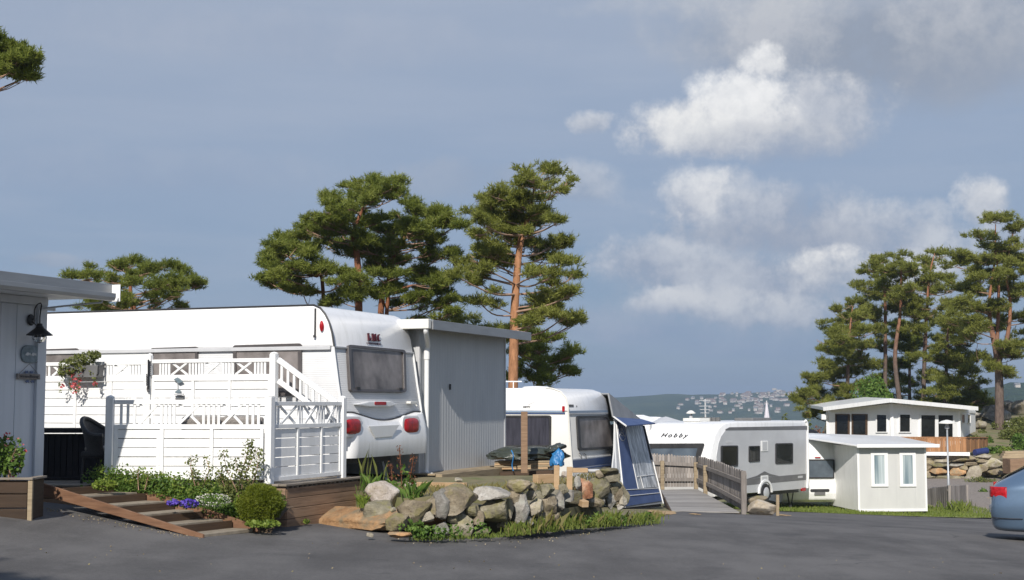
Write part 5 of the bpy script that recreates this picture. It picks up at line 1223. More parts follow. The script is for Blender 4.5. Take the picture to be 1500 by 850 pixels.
b, z = BF.end(836.5, 594.5, -.0); aa = b_rear(z)
mb = MB(); mb.prism(rrect(-.16, .16, -.026, .026, .01), BF.p(aa+.012, b, z), BF.V, Z, BF.U, 0, .012); mb.build('badge', M['text_grey'], bc); 
text('badge_lettering', '310', BF.p(aa+.02, b+.36, z-.012), BF.V, Z, BF.U, .035, M['text_grey'], bc)
for y0 in (848, 855):
    mb = MB(); b, z = BF.end(y0, 667, .05); aa = b_rear(z); mb.tube([BF.p(aa+.02, b-.1, z+.05), BF.p(aa+.03, b, z+.02), BF.p(aa+.03, b+.06, z-.08)], .009, 5)
    mb.build('hose_clip', M['text_grey'], bc)
mb = MB(); mb.lathe(BF.p(-1.2, 1.2, bzr-.01), [(.32, 0), (.32, .03), (.27, .06), (.001, .07)], 14); mb.build('roof_dome', M['white_pl'], bc, smooth=True)
mb = MB(); p = at(752, 559, 32); mb.box(p, (1, 0, 0), (0, 1, 0), Z, .19, .02, .012); mb.tube([p, p-Z*.22], .012, 6); mb.build('aerial', M['white_pl'], bc)
mb = MB(); mb.lathe(BF.p(-2.6, -.0, BG+.3), [(.1, 0), (.27, 0), (.31, .03), (.31, .14), (.27, .17), (.1, .17)], 22, BF.V); mb.build('wheel', M['blackp'], bc, smooth=True)
at_ = lambda x, y, z: at(x, y, z*1.09)
# ------------------------------------------------------------------ porch awning
aw = thing('porch_awning', 'blue and grey porch awning with streaky clear window beside the blue striped caravan', 'awning',  at_(940, 745, 30.5))
Q = [at_(901, 614, 30.2),  at_(942, 622, 32.3),  at_(970, 738, 32.0),  at_(914, 744, 29.5)]
nA = (Q[1]-Q[0]).cross(Q[3]-Q[0]).normalized(); nA = nA if nA.dot(BF.U) > 0 else -nA
def ap(name, poly, t0, t1, m):
    mb = MB(); qpoly(Q, poly, nA, mb, t0, t1); return mb.build(name, m, aw)
back = -BF.U*2.6
ap('end_wall', [(0, 0), (1, 0), (1, 1), (0, 1)], -.03, 0, M['tent_grey'])
ap('blue_panel', [(.03, .03), (.27, .02), (.40, .80), (.05, .80)], .002, .012, M['tent_blue'])
ap('clear_window', [(.28, .02), (.955, .03), (.955, .79), (.41, .795)], .002, .01, M['tentwin'])
ap('skirt', [(.045, .815), (.985, .815), (1.0, .965), (.02, .985)], .002, .014, M['tent_blue'])
ap('mud_wall', [(.06, .975), (.99, .955), (1.0, 1.03), (.05, 1.05)], -.06, -.032, M['seal'])
for nm, L in (('piping', [(.03, .805), (.985, .805)]), ('piping', [(.03, .875), (.985, .865)]), ('pole', [(0, 0), (.0, 1.0)]), ('pole', [(1.0, .02), (1.01, 1.0)]), ('piping', [(.275, .02), (.405, .80)]), ('piping', [(.44, .66), (.95, .635)]), ('piping', [(.52, .65), (.55, .795)])):
    mb = MB(); mb.tube([bil(Q, *p)+nA*.02 for p in L], .016 if nm == 'pole' else .009, 6); mb.build(nm, M['white_pl'], aw, smooth=True)
mb = MB(); mb.tube([bil(Q, .975, .02)+nA*.02, bil(Q, .975, .45)+nA*.02], .03, 6); mb.build('zip_flap', M['seal'], aw)
# wheel emblem
mb = MB(); ring = [bil(Q, .15+.11*math.cos(R(a_)), .145+.10*math.sin(R(a_)))+nA*.016 for a_ in range(0, 361, 15)]; mb.tube(ring, .009, 5, False)
for k in range(3): mb.tube([bil(Q, .15, .145)+nA*.016, bil(Q, .15+.1*math.cos(R(30+120*k)), .145+.09*math.sin(R(30+120*k)))+nA*.016], .008, 5)
ring = [bil(Q, .15+.05*math.cos(R(a_)), .145+.045*math.sin(R(a_)))+nA*.016 for a_ in range(0, 361, 24)]; mb.tube(ring, .007, 5, False)
mb.build('emblem', M['trim_grey'], aw)
# pale flap along the near edge, roof, visor, side skirt back to the caravan
mb = MB(); mb.slab([Q[0]+nA*.0, bil(Q, 0, 1)+nA*0,  at_(905, 738, 29.2),  at_(897, 690, 29.4),  at_(900, 660, 29.8)], -BF.U*.03); mb.build('side_flap', M['tent_pale'], aw)
R0 =  at_(892, 576, 30.3); Er =  at_(941, 616, 32.4); mb = MB()
mb.slab([R0,  at_(899, 611, 30.2), Er, ], -BF.U*.04); mb.slab([R0, Er, Er+back, R0+back], Vector((0, 0, -.03))); mb.build('roof', M['tent_grey'], aw)
mb = MB(); mb.slab([at_(899, 611, 30.15),  at_(940, 614, 32.2),  at_(960, 620, 31.6),  at_(917, 623.5, 29.6)], Vector((0, 0, -.025))); mb.build('visor', M['tent_blue'], aw)
mb = MB(); mb.tube([at_(899, 611, 30.1),  at_(917, 624, 29.55)], .022, 6); mb.build('visor_edge', M['white_pl'], aw)
mb = MB(); mb.slab([Q[1], Q[2], Q[2]+back, Q[1]+back], -BF.V*.03); mb.build('front_wall', M['tent_grey'], aw)

# ------------------------------------------------------------------ plank ramp and picket fence
rz0, rz1 = -.955, -.97
NL, NR, FR, FLm = at(984, 748, 33.0), at(1083, 750, 33.0), at(1021, 716.5, 40.3), at(968, 717.5, 40.3)
rm = thing('plank_ramp', 'grey plank ramp leading from the asphalt between awning and grey caravan', 'ramp', (NL+NR+FR+FLm)/4)
mb = MB()
for k in range(52):
    t0, t1 = k/52, (k+.94)/52
    mb.slab([NL.lerp(FLm, t0), NR.lerp(FR, t0), NR.lerp(FR, t1), NL.lerp(FLm, t1)], Vector((0, 0, -.03)))
mb.build('decking', M['greydeck'], rm)
mb = MB(); mb.bar(NL-Z*.09+Vector((0, .05, 0)), NR-Z*.09+Vector((0, .05, 0)), .05, .1); mb.bar(NL-Z*.11, FLm-Z*.11, .05, .14); mb.bar(NR-Z*.11, FR-Z*.11, .05, .14); mb.build('joists', M['darkwood'], rm)
pf = thing('picket_fence', 'silver grey picket fence curving along the plank ramp', 'fence', at(1040, 725, 37))
TR_ = [(948, 664.5, 40.6), (1020, 668, 40.5), (1046, 675.5, 37.4), (1089.5, 690.5, 33.0)]; BR_ = [(948, 713, 40.6), (1020, 713, 40.5), (1046, 725, 37.4), (1089.5, 750, 33.0)]
Tp = [at(*p) for p in TR_]; Bp = [at(*p) for p in BR_]
def fpos(s, top):
    k = min(int(s), 2); f = s-k; return (Tp if top else Bp)[k].lerp((Tp if top else Bp)[k+1], f)
for k, npk in enumerate((17, 9, 13)):
    mb = MB(); a, b = Tp[k], Tp[k+1]; u = Vector((b.x-a.x, b.y-a.y, 0)).normalized(); n = Vector((u.y, -u.x, 0)); n = n if n.y > 0 else -n
    for i in range(npk):
        f = (i+.5)/npk; t = fpos(k+f, True); q = fpos(k+f, False); q = Vector((t.x, t.y, q.z-.01))
        w = (b-a).length/npk*.46; h = random.uniform(-.015, .02)
        mb.prism([(-w, 0), (w, 0), (w, (t-q).length-.05+h), (w*.45, (t-q).length+h), (-w*.45, (t-q).length+h), (-w, (t-q).length-.05+h)], q+n*.045, u, Z, n, 0, .022)
    mb.build('pickets', M['greywood'], pf)
    for z_, hh in ((-.26, .1), (None, .1)):
        mb = MB(); A, B = (a+Z*z_, b+Z*z_) if z_ else (Bp[k]+Z*.2, Bp[k+1]+Z*.2); A.x, A.y, B.x, B.y = a.x, a.y, b.x, b.y
        mb.bar(A, B, .05, hh); mb.build('rail', M['greywood'], pf, bevel=.004)
for i, s in enumerate((.32, 1.0, 1.55, 3.0)):
    t, q = fpos(min(s, 2.9999), True), fpos(min(s, 2.9999), False); mb = MB(); e_ = Vector((-.03, -.08, 0))
    mb.bar(Vector((t.x, t.y, q.z-.25))+e_, Vector((t.x, t.y, t.z-(.18 if s < 3 else -.01)))+e_, .11, .11, (0, 1, 0)); mb.build('post', M['oldbeam'] if s < 3 else M['greywood'], pf, bevel=.006)
loose('big pale cream rock at the end of the picket fence', 1114, 745, 25, 12, 33.3, M['rock_cream'], 0, .7, 31, .6)
loose('brown flat rock on top of the pale cream rock', 1110, 732, 15, 5, 33.9, M['rock_brown'], 0, .8, 33)
beam('marker_post', 'short brown marker post right of the pale cream rock', at(1139, 759, 33.2), at(1139, 725, 33.2), .07, .07, M['oldbeam'], 'post', (0, 1, 0))

# ------------------------------------------------------------------ grey caravan with white nose
H0 = at(1047, 650, 42.0); HFr = Frame((H0.x, H0.y, 0), -50)   # U runs along the long side to the right and away, V along the nose
HU = Vector((math.sin(R(40)), math.cos(R(40)), 0)); HV = Vector((-math.cos(R(40)), math.sin(R(40)), 0))
class F2(Frame):
    def __init__(s, o, U, V): s.o = Vector(o); s.U = U; s.V = V; s.Z = Vector((0, 0, 1))
GF = F2((H0.x, H0.y, 0), HU, HV)
gprof = [(GF.side(x, y)) for x, y in ((1048, 728), (1041, 700), (1040, 670), (1044, 650), (1048, 636), (1053, 627), (1060, 621), (1068, 619), (1078, 618))]
gz1 = gprof[-1][1]; gzb = gprof[0][1]; gL = GF.side(1183, 660)[0]
hc = thing('caravan', 'white nosed caravan with silver grey side and dark square windows', 'caravan', GF.p(gL/2, 1.2, gz(8, 44)))
rear = [(gL-.12, gz1), (gL-.03, gz1-.06), (gL, gz1-.2), (gL-.02, gzb+.4), (gL-.08, gzb)]
mb = MB(); loftF(GF, gprof+rear, 0, 2.45, mb, .05); mb.build('body', M['white_gel'], hc, smooth=True, angle=30)
sp_ = [GF.side(*p) for p in ((1053, 726), (1050, 700), (1049, 668), (1052, 650), (1056, 639), (1062, 631), (1070, 627.5), (1180.5, 626.5), (1179.5, 700), (1177, 716))]
mb = MB(); mb.prism(sp_, GF.p(0, 0, 0), GF.U, Z, -GF.V, .0, .012); mb.build('side_panel', M['grey_al'], hc, bevel=.004)
def gbox(name, x0, y0, x1, y1, t0, t1, m, r=.03, bevel=.003, sk=0):
    a0, zt_ = GF.side(x0, y0); a1, zb_ = GF.side(x1, y1); mb = MB(); mb.prism(rrect(a0, a1, zb_, zt_, r), GF.p(0, 0, 0), GF.U, Z, -GF.V, t0, t1); return mb.build(name, m, hc, bevel=bevel)
for x0, y0, x1, y1 in ((1055, 653, 1080, 684), (1096, 653.5, 1112, 677), (1135, 649.5, 1160.5, 680)):
    Qw = [GF.p(a, -.012, z) for a, z in [GF.side(*p) for p in ((x0, y0), (x1, y0-.4), (x1, y1-1), (x0, y1))]]; window(hc, Qw, -GF.V, M['seal'], M['pane_black'], (.07, .06), .07, .025)
def gpoly(name, pts, t0, t1, m):
    P = [GF.side(*p) for p in pts]; mb = MB(); mb.prism(P, GF.p(0, 0, 0), GF.U, Z, -GF.V, t0, t1); return mb.build(name, m, hc)
m_str = mottled('charcoal_stripe', (.115, .115, .12), (.15, .15, .155), 3, .4)
gpoly('grey_band', [(1062, 629), (1068, 626), (1182, 624), (1182, 629.5), (1062, 630.5)], .013, .02, m_str)
gpoly('charcoal_stripe', [(1092, 702), (1180, 694), (1180, 703), (1092, 711)], .013, .018, m_str)
gpoly('peak_graphic', [(1092, 702), (1108, 697), (1119, 690.5), (1128, 694.5), (1140, 697.3), (1120, 698.3)], .0185, .022, m_str)
for y0, y1, x0, x1 in ((646, 661, 1114, 1124), (697, 712, 1113.5, 1124.5)): 
    v = gbox('vent', x0, y0, x1, y1, .012, .03, M['white_pl'], .02); a0, zt_ = GF.side(x0+1.6, y0+1.6); a1, zb_ = GF.side(x1-1.6, y1-1.6); mb = MB(); mb.prism(rrect(a0, a1, zb_, zt_, .01), GF.p(0, 0, 0), GF.U, Z, -GF.V, .031, .036); mb.build('grille', M['trim_grey'], v)
gbox('small_sticker', 1064, 646, 1072, 649, .012, .018, M['trim_grey'], .01); gbox('stripe_lettering', 1168, 697.4, 1175, 700, .019, .022, M['trim_grey'], .005)
# end trim, wheel arch with wheel, skirt rail
mb = MB(); mb.tube([GF.p(a+.004, -.005, z) for a, z in rear], .04, 8); mb.build('corner_trim', M['white_gel'], hc, smooth=True)
wa, wz = GF.side(1120, 730); rz_ = gz(9.5, 44.5)
mb = MB(); V = []
arc = [(math.cos(R(t))*.42, math.sin(R(t))*.42) for t in range(0, 181, 12)]; arc2 = [(math.cos(R(t))*.35, math.sin(R(t))*.35) for t in range(180, -1, -12)]
mb.prism(arc+arc2, GF.p(wa, -.0, gzb-.02), GF.U, Z, -GF.V, .0, .06); mb.build('wheel_arch', M['white_gel'], hc)
mb = MB(); mb.prism([(math.cos(R(t))*.355, math.sin(R(t))*.355) for t in range(0, 181, 12)]+[(-.355, -.16), (.355, -.16)], GF.p(wa, 0, gzb-.02), GF.U, Z, -GF.V, .013, .02); mb.build('wheel_well', M['blackp'], hc)
mb = MB(); mb.lathe(GF.p(wa, -.05, gzb-.02), [(.001, -.02), (.17, -.02), (.19, 0), (.27, -.01), (.31, .03), (.31, .16), (.001, .17)], 26, GF.V); w = mb.build('wheel', M['blackp'], hc, smooth=True)
mb = MB(); mb.lathe(GF.p(wa, -.075, gzb-.02), [(.001, -.012), (.05, -.014), (.16, 0), (.18, .006), (.001, .01)], 20, GF.V); mb.build('hubcap', M['grey_al'], w, smooth=True)
mb = MB(); GF.box(mb, .6, gL-.1, .3, 2.2, gzb-.14, gzb-.003); mb.build('chassis', M['seal'], hc)
for a in (gL-.55,):
    for b in (.35, 2.0):
        mb = MB(); mb.tube([GF.p(a-.25, b, gzb-.05), GF.p(a, b, gz(12, 46.5)+.03)], .03, 6); mb.tube([GF.p(a+.2, b, gzb-.05), GF.p(a, b, gz(12, 46.5)+.15)], .02, 6); mb.lathe(GF.p(a, b, gz(12, 46.5)), [(.1, 0), (.1, .02), (.001, .03)], 10); mb.build('steady_leg', M['seal'], hc)
c_ = GF.p(gL-.35, .0, gzb-.03); mb = MB(); mb.prism(rrect(-.13, .13, -.05, .05, .03), c_, GF.U, Z, -GF.V, -.02, .03); mb.build('tail_light', M['red_lamp'], hc)
# nose: big dark window, lettering
def g_nose(z): return float(np.interp(z, [p[1] for p in gprof], [p[0] for p in gprof]))
Qn = plane_quad(F2((H0.x, H0.y, 0), HV*-1, HU) if False else GF, lambda z: 0, [(0, 0)]*0) if False else None
def nose_pt(px, py, off=.0):
    # intersect with the nose, which is the plane a = g_nose(z)
    a = 0
    for _ in range(8):
        r = ray(px, py); q = GF.p(a, 0, 0); t = (q-CAM).dot(GF.U)/r.dot(GF.U); h = CAM+r*t; z = h.z; a = g_nose(z)
    return h-GF.U*off
Qs = [nose_pt(*p) for p in ((900, 649.5), (1034, 650), (1023, 690), (900, 690))]
n = (Qs[1]-Qs[0]).cross(Qs[3]-Qs[0]).normalized(); n = n if n.dot(GF.U) < 0 else -n
# keep the window inside the nose width
bmax = 2.3; u0 = 0
for i in (0, 3):
    p = Qs[i]; b = (p-GF.o).dot(GF.V)
    if b > bmax: Qs[i] = p-GF.V*(b-bmax)
window(hc, [q+n*.07 for q in Qs], n, M['seal'], M['pane_blue'], (.09, .17), .03, .03)
c_ = nose_pt(989, 638.5, .03); zz = c_.z; uz = (GF.U*(g_nose(zz+.1)-g_nose(zz-.1))+Z*.2).normalized(); nz_ = uz.cross(-GF.V); nz_ = nz_ if nz_.dot(GF.U) < 0 else -nz_; text('lettering', 'Hobby', c_, -GF.V, uz, nz_, .15, M['text_dark'], hc, .3, .004, width=.96, sp=1.4)
mb = MB(); p = at(1030, 619, 43.6); mb.box(Vector((p.x, p.y+.6, gz1+.05)), GF.U, GF.V, Z, .55, .3, .05); mb.build('roof_hatch', M['cream'], hc, bevel=.015)
mb = MB(); p = at(1043, 619, 43.8); 
for k in range(3): mb.box(Vector((p.x+k*.13-.13, p.y+.4, gz1+.06)), GF.U, GF.V, Z, .05, .2, .06)
mb.build('roof_vent', M['text_grey'], hc)
mb = MB(); p = at(1110, 616.5, 45.2); mb.box(Vector((p.x, p.y+.9, gz1+.04)), GF.U, GF.V, Z, .6, .35, .05); mb.build('roof_window', M['text_grey'], hc, bevel=.02)
# ------------------------------------------------------------------ behind the grey caravan
an = thing('aerial', 'white television aerial mast with crossbars behind the grey caravan roof', 'aerial', Vector((at(1033, 640, 52).x, 52, gz(9, 52)-.3)))
p = at(1033, 585, 52); mb = MB(); mb.tube([Vector((p.x, 52, gz(9, 52)-.3)), p], .03, 6); mb.build('mast', M['trim_grey'], an)
for k, (y, w_) in enumerate(((587, 9), (595, 9), (600, 8), (605, 7))):
    q = at(1033, y, 52); mb = MB(); mb.bar(q-Vector((w_*.0254, 0, 0)), q+Vector((w_*.0254*(.8 if k else .9), 0, 0)), .014, .02)
    for i in range(5): mb.bar(q+Vector(((i-2)*w_*.011, -.12, 0)), q+Vector(((i-2)*w_*.011, .12, 0)), .008, .01)
    mb.build('crossbar', M['trim_grey'], an)
def lamp(label, px, py, base_y, d, rcap=13, mat=None):
    p = at(px, py, d); k = d/FPX; zb = at(px, base_y, d).z if base_y else gz(p.x, d)
    t = thing('street_lamp', label, 'street lamp', Vector((p.x, d, zb)))
    mb = MB(); mb.lathe(Vector((p.x, d, zb-.2)), [(.05, 0), (.05, .5), (.038, .52), (.036, p.z-zb-.1)], 12); mb.build('pole', M['post_grey'], t, smooth=True, angle=40)
    mb = MB(); mb.lathe(Vector((p.x, d, p.z-.34)), [(.05, 0), (.085, .02), (.085, .09), (.06, .11), (.055, .24)], 14); mb.build('lantern', M['glassclear'] if False else M['trim_grey'], t, smooth=True, angle=40)
    mb = MB(); mb.lathe(Vector((p.x, d, p.z-.12)), [(rcap*k, 0), (rcap*k*.98, .03), (rcap*k*.6, .10), (.05, .14), (.001, .145)], 24); mb.build('lamp_shade', M['cream'], t, smooth=True, angle=40)
lamp('small mushroom shaped lamp behind the white tent roofs', 1012, 602, None, 62, 7)
lamp('tall grey lamp post with mushroom shade by the small picket fence', 1387, 616, 706, 55, 12.5)
pr = thing('parasol', 'folded pale parasol standing behind the grey caravan', 'parasol', Vector((at(1123, 600, 54).x, 54, gz(10, 54))))
p = at(1123, 590, 54); q = at(1123, 632, 54); mb = MB(); x_, y_ = p.x, 54
V = []; 
def pars(u, v):
    a = u*2*math.pi; r = (.02+.15*(1-v)**.75)*(1+.22*math.cos(a*8)*(1-v)); return Vector((x_+r*math.cos(a), y_+r*math.sin(a), lerp(q.z-.3, p.z, v)))
mb.grid(pars, 48, 14); mb.build('canopy', mottled('pale_lilac_canvas', (.5, .47, .52), (.62, .6, .63), 3, .8), pr, smooth=True, angle=80)
mb = MB(); mb.tube([Vector((x_, y_, gz(x_, y_))), p+Z*.08], .025, 8); mb.build('pole', M['trim_grey'], pr)
# white tent roofs and caravans on the lower lot
wt = thing('tent_pavilion', 'white tent with two peaked roofs beyond the grey caravan', 'tent', Vector((at(955, 640, 60).x, 60, gz(6, 60))))
for x0, xp, x1, yp, ye, dd in ((925, 950, 985, 608.5, 620, 0), (955, 985, 1012, 611, 621, -1.2)):
    A, P, Bq = at(x0, ye, 60+dd), at(xp, yp, 60+dd), at(x1, ye, 60+dd); bk_ = Vector((0, 5, 0)); mb = MB()
    Pm = P+bk_*.5; mb.add([A, Bq, Bq+bk_, A+bk_, Pm], [(0, 1, 4), (1, 2, 4), (2, 3, 4), (3, 0, 4)]); mb.build('roof', M['tent_pale'] if dd else M['white'], wt)
    mb = MB(); zb_ = gz(A.x, 60); mb.add([A, Bq, Bq+bk_, A+bk_, *[Vector((v.x, v.y, zb_)) for v in (A, Bq, Bq+bk_, A+bk_)]], [(0, 1, 5, 4), (1, 2, 6, 5), (2, 3, 7, 6), (3, 0, 4, 7)]); mb.build('wall', M['white'], wt)
wc = thing('caravan', 'white caravan roof with two roof vents far behind the awning visor', 'caravan', Vector((at(950, 640, 66).x, 66, gz(6, 66))))
A = at(915, 611, 66); Bq = at(975, 612, 66); mb = MB(); mb.box(((A.x+Bq.x)/2, 67.1, A.z-.9), (1, 0, 0), (0, 1, 0), Z, (Bq.x-A.x)/2, 1.1, .9); mb.build('body', M['white_gel'], wc, bevel=.25, seg=4)
mb = MB(); mb.box(((A.x+Bq.x)/2-.4, 66.6, A.z+.03), (1, 0, 0), (0, 1, 0), Z, .4, .3, .06); mb.build('roof_vent', M['white_pl'], wc, bevel=.02)
mb = MB(); mb.box(((A.x+Bq.x)/2+.3, 66.6, A.z-.7), (1, 0, 0), (0, 1, 0), Z, .5, .72, .25); mb.build('window', M['pane_black'], wc)

# ------------------------------------------------------------------ third caravan (rear view) and its white annexe
T0 = at(1186, 700, 48.6); 
c3 = thing('caravan', 'white rounded caravan rear with red tail light left of the small white annexe', 'caravan', Vector((at(1205, 735, 50).x, 50.3, gz(11.5, 49))))
TU = Vector((.985, .17, 0)).normalized(); TV = Vector((-.17, .985, 0)).normalized(); x0 = at(1163, 700, 46.9)
TF = F2((x0.x, x0.y, 0), TU, TV); ta = lambda px, py=690: TF.side(px, py)[0]
tz_ = lambda y: TF.side(1210, y)[1]
rp = [(.16, tz_(736)), (.02, tz_(732)), (-.06, tz_(722)), (-.05, tz_(712)), (.02, tz_(708)), (.0, tz_(690)), (.04, tz_(668)), (.10, tz_(656)), (.22, tz_(647)), (.42, tz_(641)), (.7, tz_(638.5))]
a1 = ta(1240)
rings = []
def rear3(u, v):
    i = v*(len(rp)-1); k = min(int(i), len(rp)-2); f = i-k; b, z = rp[k][0]+(rp[k+1][0]-rp[k][0])*f, rp[k][1]+(rp[k+1][1]-rp[k][1])*f
    e_ = max(0, u-.84)/.16; rd = .28; a = lerp(-.4, a1, u); 
    return TF.p(a-(.06 if u > .99 else 0), b+rd*(1-math.sqrt(max(0, 1-e_**2))), z-.10*max(0, e_)**2*(v > .75))
mb = MB(); mb.grid(rear3, 40, 40)
e1 = [rear3(1, i/40) for i in range(41)]; mb.add([p for p in e1]+[p+TV*5.4 for p in e1], [(i, 41+i, 42+i, i+1) for i in range(40)])
e2 = [rear3(i/40, 1) for i in range(41)]; mb.add([p for p in e2]+[p+TV*5.4 for p in e2], [(i, i+1, 42+i, 41+i) for i in range(40)])
e3 = [rear3(0, i/40) for i in range(41)]; mb.add([p for p in e3]+[p+TV*5.4 for p in e3], [(i, i+1, 42+i, 41+i) for i in range(40)])
mb.build('body', M['white_gel'], c3, smooth=True, angle=40)
Qs = [TF.p(a, 0-.012, z) for a, z in [TF.side(*p) for p in ((1172, 673), (1222, 673), (1222, 701), (1172, 701))]]; window(c3, Qs, -TF.V, M['seal'], M['pane_blue'], (.04, .07), .05, .02)
def tbox(name, xx0, yy0, xx1, yy1, t, m, r=.03):
    (q0, w1), (q1, w0) = TF.side(xx0, yy0), TF.side(xx1, yy1); mb = MB(); mb.prism(rrect(q0, q1, w0, w1, min(r, abs(w1-w0)*.45)), TF.p(0, .07, 0), TF.U, Z, -TF.V, 0, t+.07); return mb.build(name, m, c3, bevel=.006)
tbox('bumper_grip', 1186, 716.5, 1214, 720.5, .075, M['seal'], .04); pl_ = tbox('number_plate', 1192, 720.8, 1208, 725.2, .068, M['text_grey'], .01); 0 and text('plate_lettering', '', TF.p(*[TF.side(1200, 723)[0], -.0705, TF.side(1200, 723)[1]]), TF.U, Z, -TF.V, .06, M['white_pl'], c3, width=.3)
tbox('brake_light', 1194, 669.6, 1202, 671, .01, M['red_lamp'], .01)
mb = MB(); (q0, w1), (q1, w0) = TF.side(1227, 699), TF.side(1235, 722); mb.prism([(q0+.02, w0), (q1-.06, w0+.02), (q1-.05, w0+.2), (q1-.01, w1), (q1-.04, w1+.0), (q0, w0+.22)], TF.p(0, .0, 0), TF.U, Z, -TF.V, -.18, .02); mb.build('tail_light', M['red_lamp'], c3, bevel=.012)
nx = thing('annexe', 'small white flat roofed annexe with two curtained windows on the lawn', 'annexe', at(1300, 748, 46))
A0 = at(1256.5, 700, 45.0); NU = Vector((math.sin(R(84)), math.cos(R(84)), 0)); NV = Vector((-NU.y, NU.x, 0)); NF = F2((A0.x, A0.y, 0), NU, NV)
nl = NF.side(1357, 700)[0]; nz0 = NF.side(1257, 748.5)[1]; nz1 = NF.side(1257, 655)[1]+.02
m_side = ribbed('pale_grey_panel', (.56, .56, .54), (.51, .51, .495), 1.6, 'v', .003, .5, az=84, sharp=True)
mb = MB(); NF.box(mb, .012, nl-.012, .012, 2.9, nz0, nz1); mb.build('wall', m_side, nx)
mb = MB()
NF.box(mb, -.012, .06, -.014, .06, nz0-.03, nz1); NF.box(mb, nl-.05, nl+.012, -.014, .06, nz0-.03, nz1); NF.box(mb, .06, nl-.05, -.01, .04, nz0-.03, nz0+.05); mb.build('corner_trim', M['white_pl'], nx, bevel=.004)
mb = MB(); NF.box(mb, -.008, .01, .06, 2.9, nz0, nz1); mb.build('side_wall', M['white'], nx)
mb = MB(); zt_ = nz1; mb.slab([NF.p(-.1, -.24, zt_+.0), NF.p(nl+.36, -.24, zt_-.0), NF.p(nl+.36, 3.3, zt_+.19), NF.p(-1.3, 4.2, zt_+.32), NF.p(-.9, 2.2, zt_+.17)], Vector((0, 0, .055))); mb.build('roof', M['white_gel'], nx, bevel=.008)
mb = MB(); NF.box(mb, -.1, nl+.36, -.27, -.243, zt_-.035, zt_+.075); mb.build('fascia', M['white_pl'], nx, bevel=.006)
for x0, x1 in ((1275, 1301), (1317, 1342)):
    (a0, w1), (a1_, w0) = NF.side(x0, 663), NF.side(x1, 713); Qs = [NF.p(a0, -.0, w1), NF.p(a1_, -.0, w1), NF.p(a1_, -.0, w0), NF.p(a0, -.0, w0)]
    window(nx, Qs, -NF.V, M['white_pl'], M['curtain'], (.2, .08), .01, .03)
mb = MB(); NF.box(mb, .05, nl-.05, .05, 2.8, nz0-.14, nz0-.031); mb.build('plinth', M['seal'], nx)
# bunched awning fabric between caravan and annexe
mb = MB()
def fold(u, v): return Vector((lerp(at(1238, 655, 46.2).x, at(1243, 655, 46.2).x, u)+.03*math.sin(v*23)*math.sin(u*6), 46.2+.14*math.sin(u*19+v*2), lerp(gz(11, 45.8), NF.side(1250, 652)[1], v)))
mb.grid(fold, 24, 20); o = mb.build('curtain_strip', M['white_pl'], nx, smooth=True); s_ = o.modifiers.new('thick', 'SOLIDIFY'); s_.thickness = .03
# small fence by the lamp
sf2 = thing('picket_fence', 'small grey picket fence corner right of the white annexe', 'fence', at(1390, 748, 47.6))
pts = [at(1352, 740, 50.5), at(1390.5, 747, 47.2), at(1416, 742, 50.5)]; tops = [at(1352, 717, 50.5), at(1390.5, 712, 47.2), at(1416, 711, 50.5)]
for k, npk in ((0, 13), (1, 12)):
    mb = MB()
    for i in range(npk):
        f = (i+.5)/npk; q, t = pts[k].lerp(pts[k+1], f), tops[k].lerp(tops[k+1], f); u = (pts[k+1]-pts[k]); u.z = 0; w = u.length/npk*(.44 if k else .4); u.normalize(); n = Vector((u.y, -u.x, 0))
        mb.prism([(-w, .04), (w, .04), (w, t.z-q.z), (-w, t.z-q.z)], q, u, Z, n, -.011, .011)
    mb.build('pickets', M['greywood'], sf2)
    for h in (.1, .82):
        mb = MB(); u = (pts[k+1]-pts[k]); u.z = 0; u.normalize(); n = Vector((-u.y, u.x, 0)); n = n if (n.y > 0) != (k == 0) else -n
        mb.bar(pts[k].lerp(tops[k], h)+n*.04, pts[k+1].lerp(tops[k+1], h)+n*.04, .045, .08); mb.build('rail', M['greywood'], sf2)
for i in range(3):
    mb = MB(); mb.bar(pts[i]-Z*.2, tops[i]+Z*.02, .09, .09, (0, 1, 0)); mb.build('post', M['greywood'], sf2)
# ================================================================== lodge and bank on the right
L0 = at(1306, 620, 70.0); LZ0 = -.95
lo = thing('lodge', 'white wooden lodge with dark glass doors below the tall pines', 'lodge', Vector((L0.x, 74, LZ0)))
wallm = ribbed('white_tongue_and_groove', (.83, .83, .82), (.79, .79, .78), 7, 'z', .003, .5, sharp=True, strength=.4)
c0, c1, c2 = at(1213, 620, 73.5), L0, at(1404, 620, 72.5); c3_ = at(1429, 620, 77.0)
def lw(px, p, q, y):
    """point on the vertical wall p-q seen at (px,y)"""
    n = Vector((q.y-p.y, p.x-q.x, 0)); r = ray(px, y); t = (p-CAM).dot(n)/r.dot(n); return CAM+r*t
zt = [at(1213, 600.5, 73.5).z, at(1306, 591, 70).z, at(1404, 598.5, 72.5).z, at(1429, 601.5, 77).z]
P = [Vector((v.x, v.y, 0)) for v in (c0, c1, c2, c3_)]
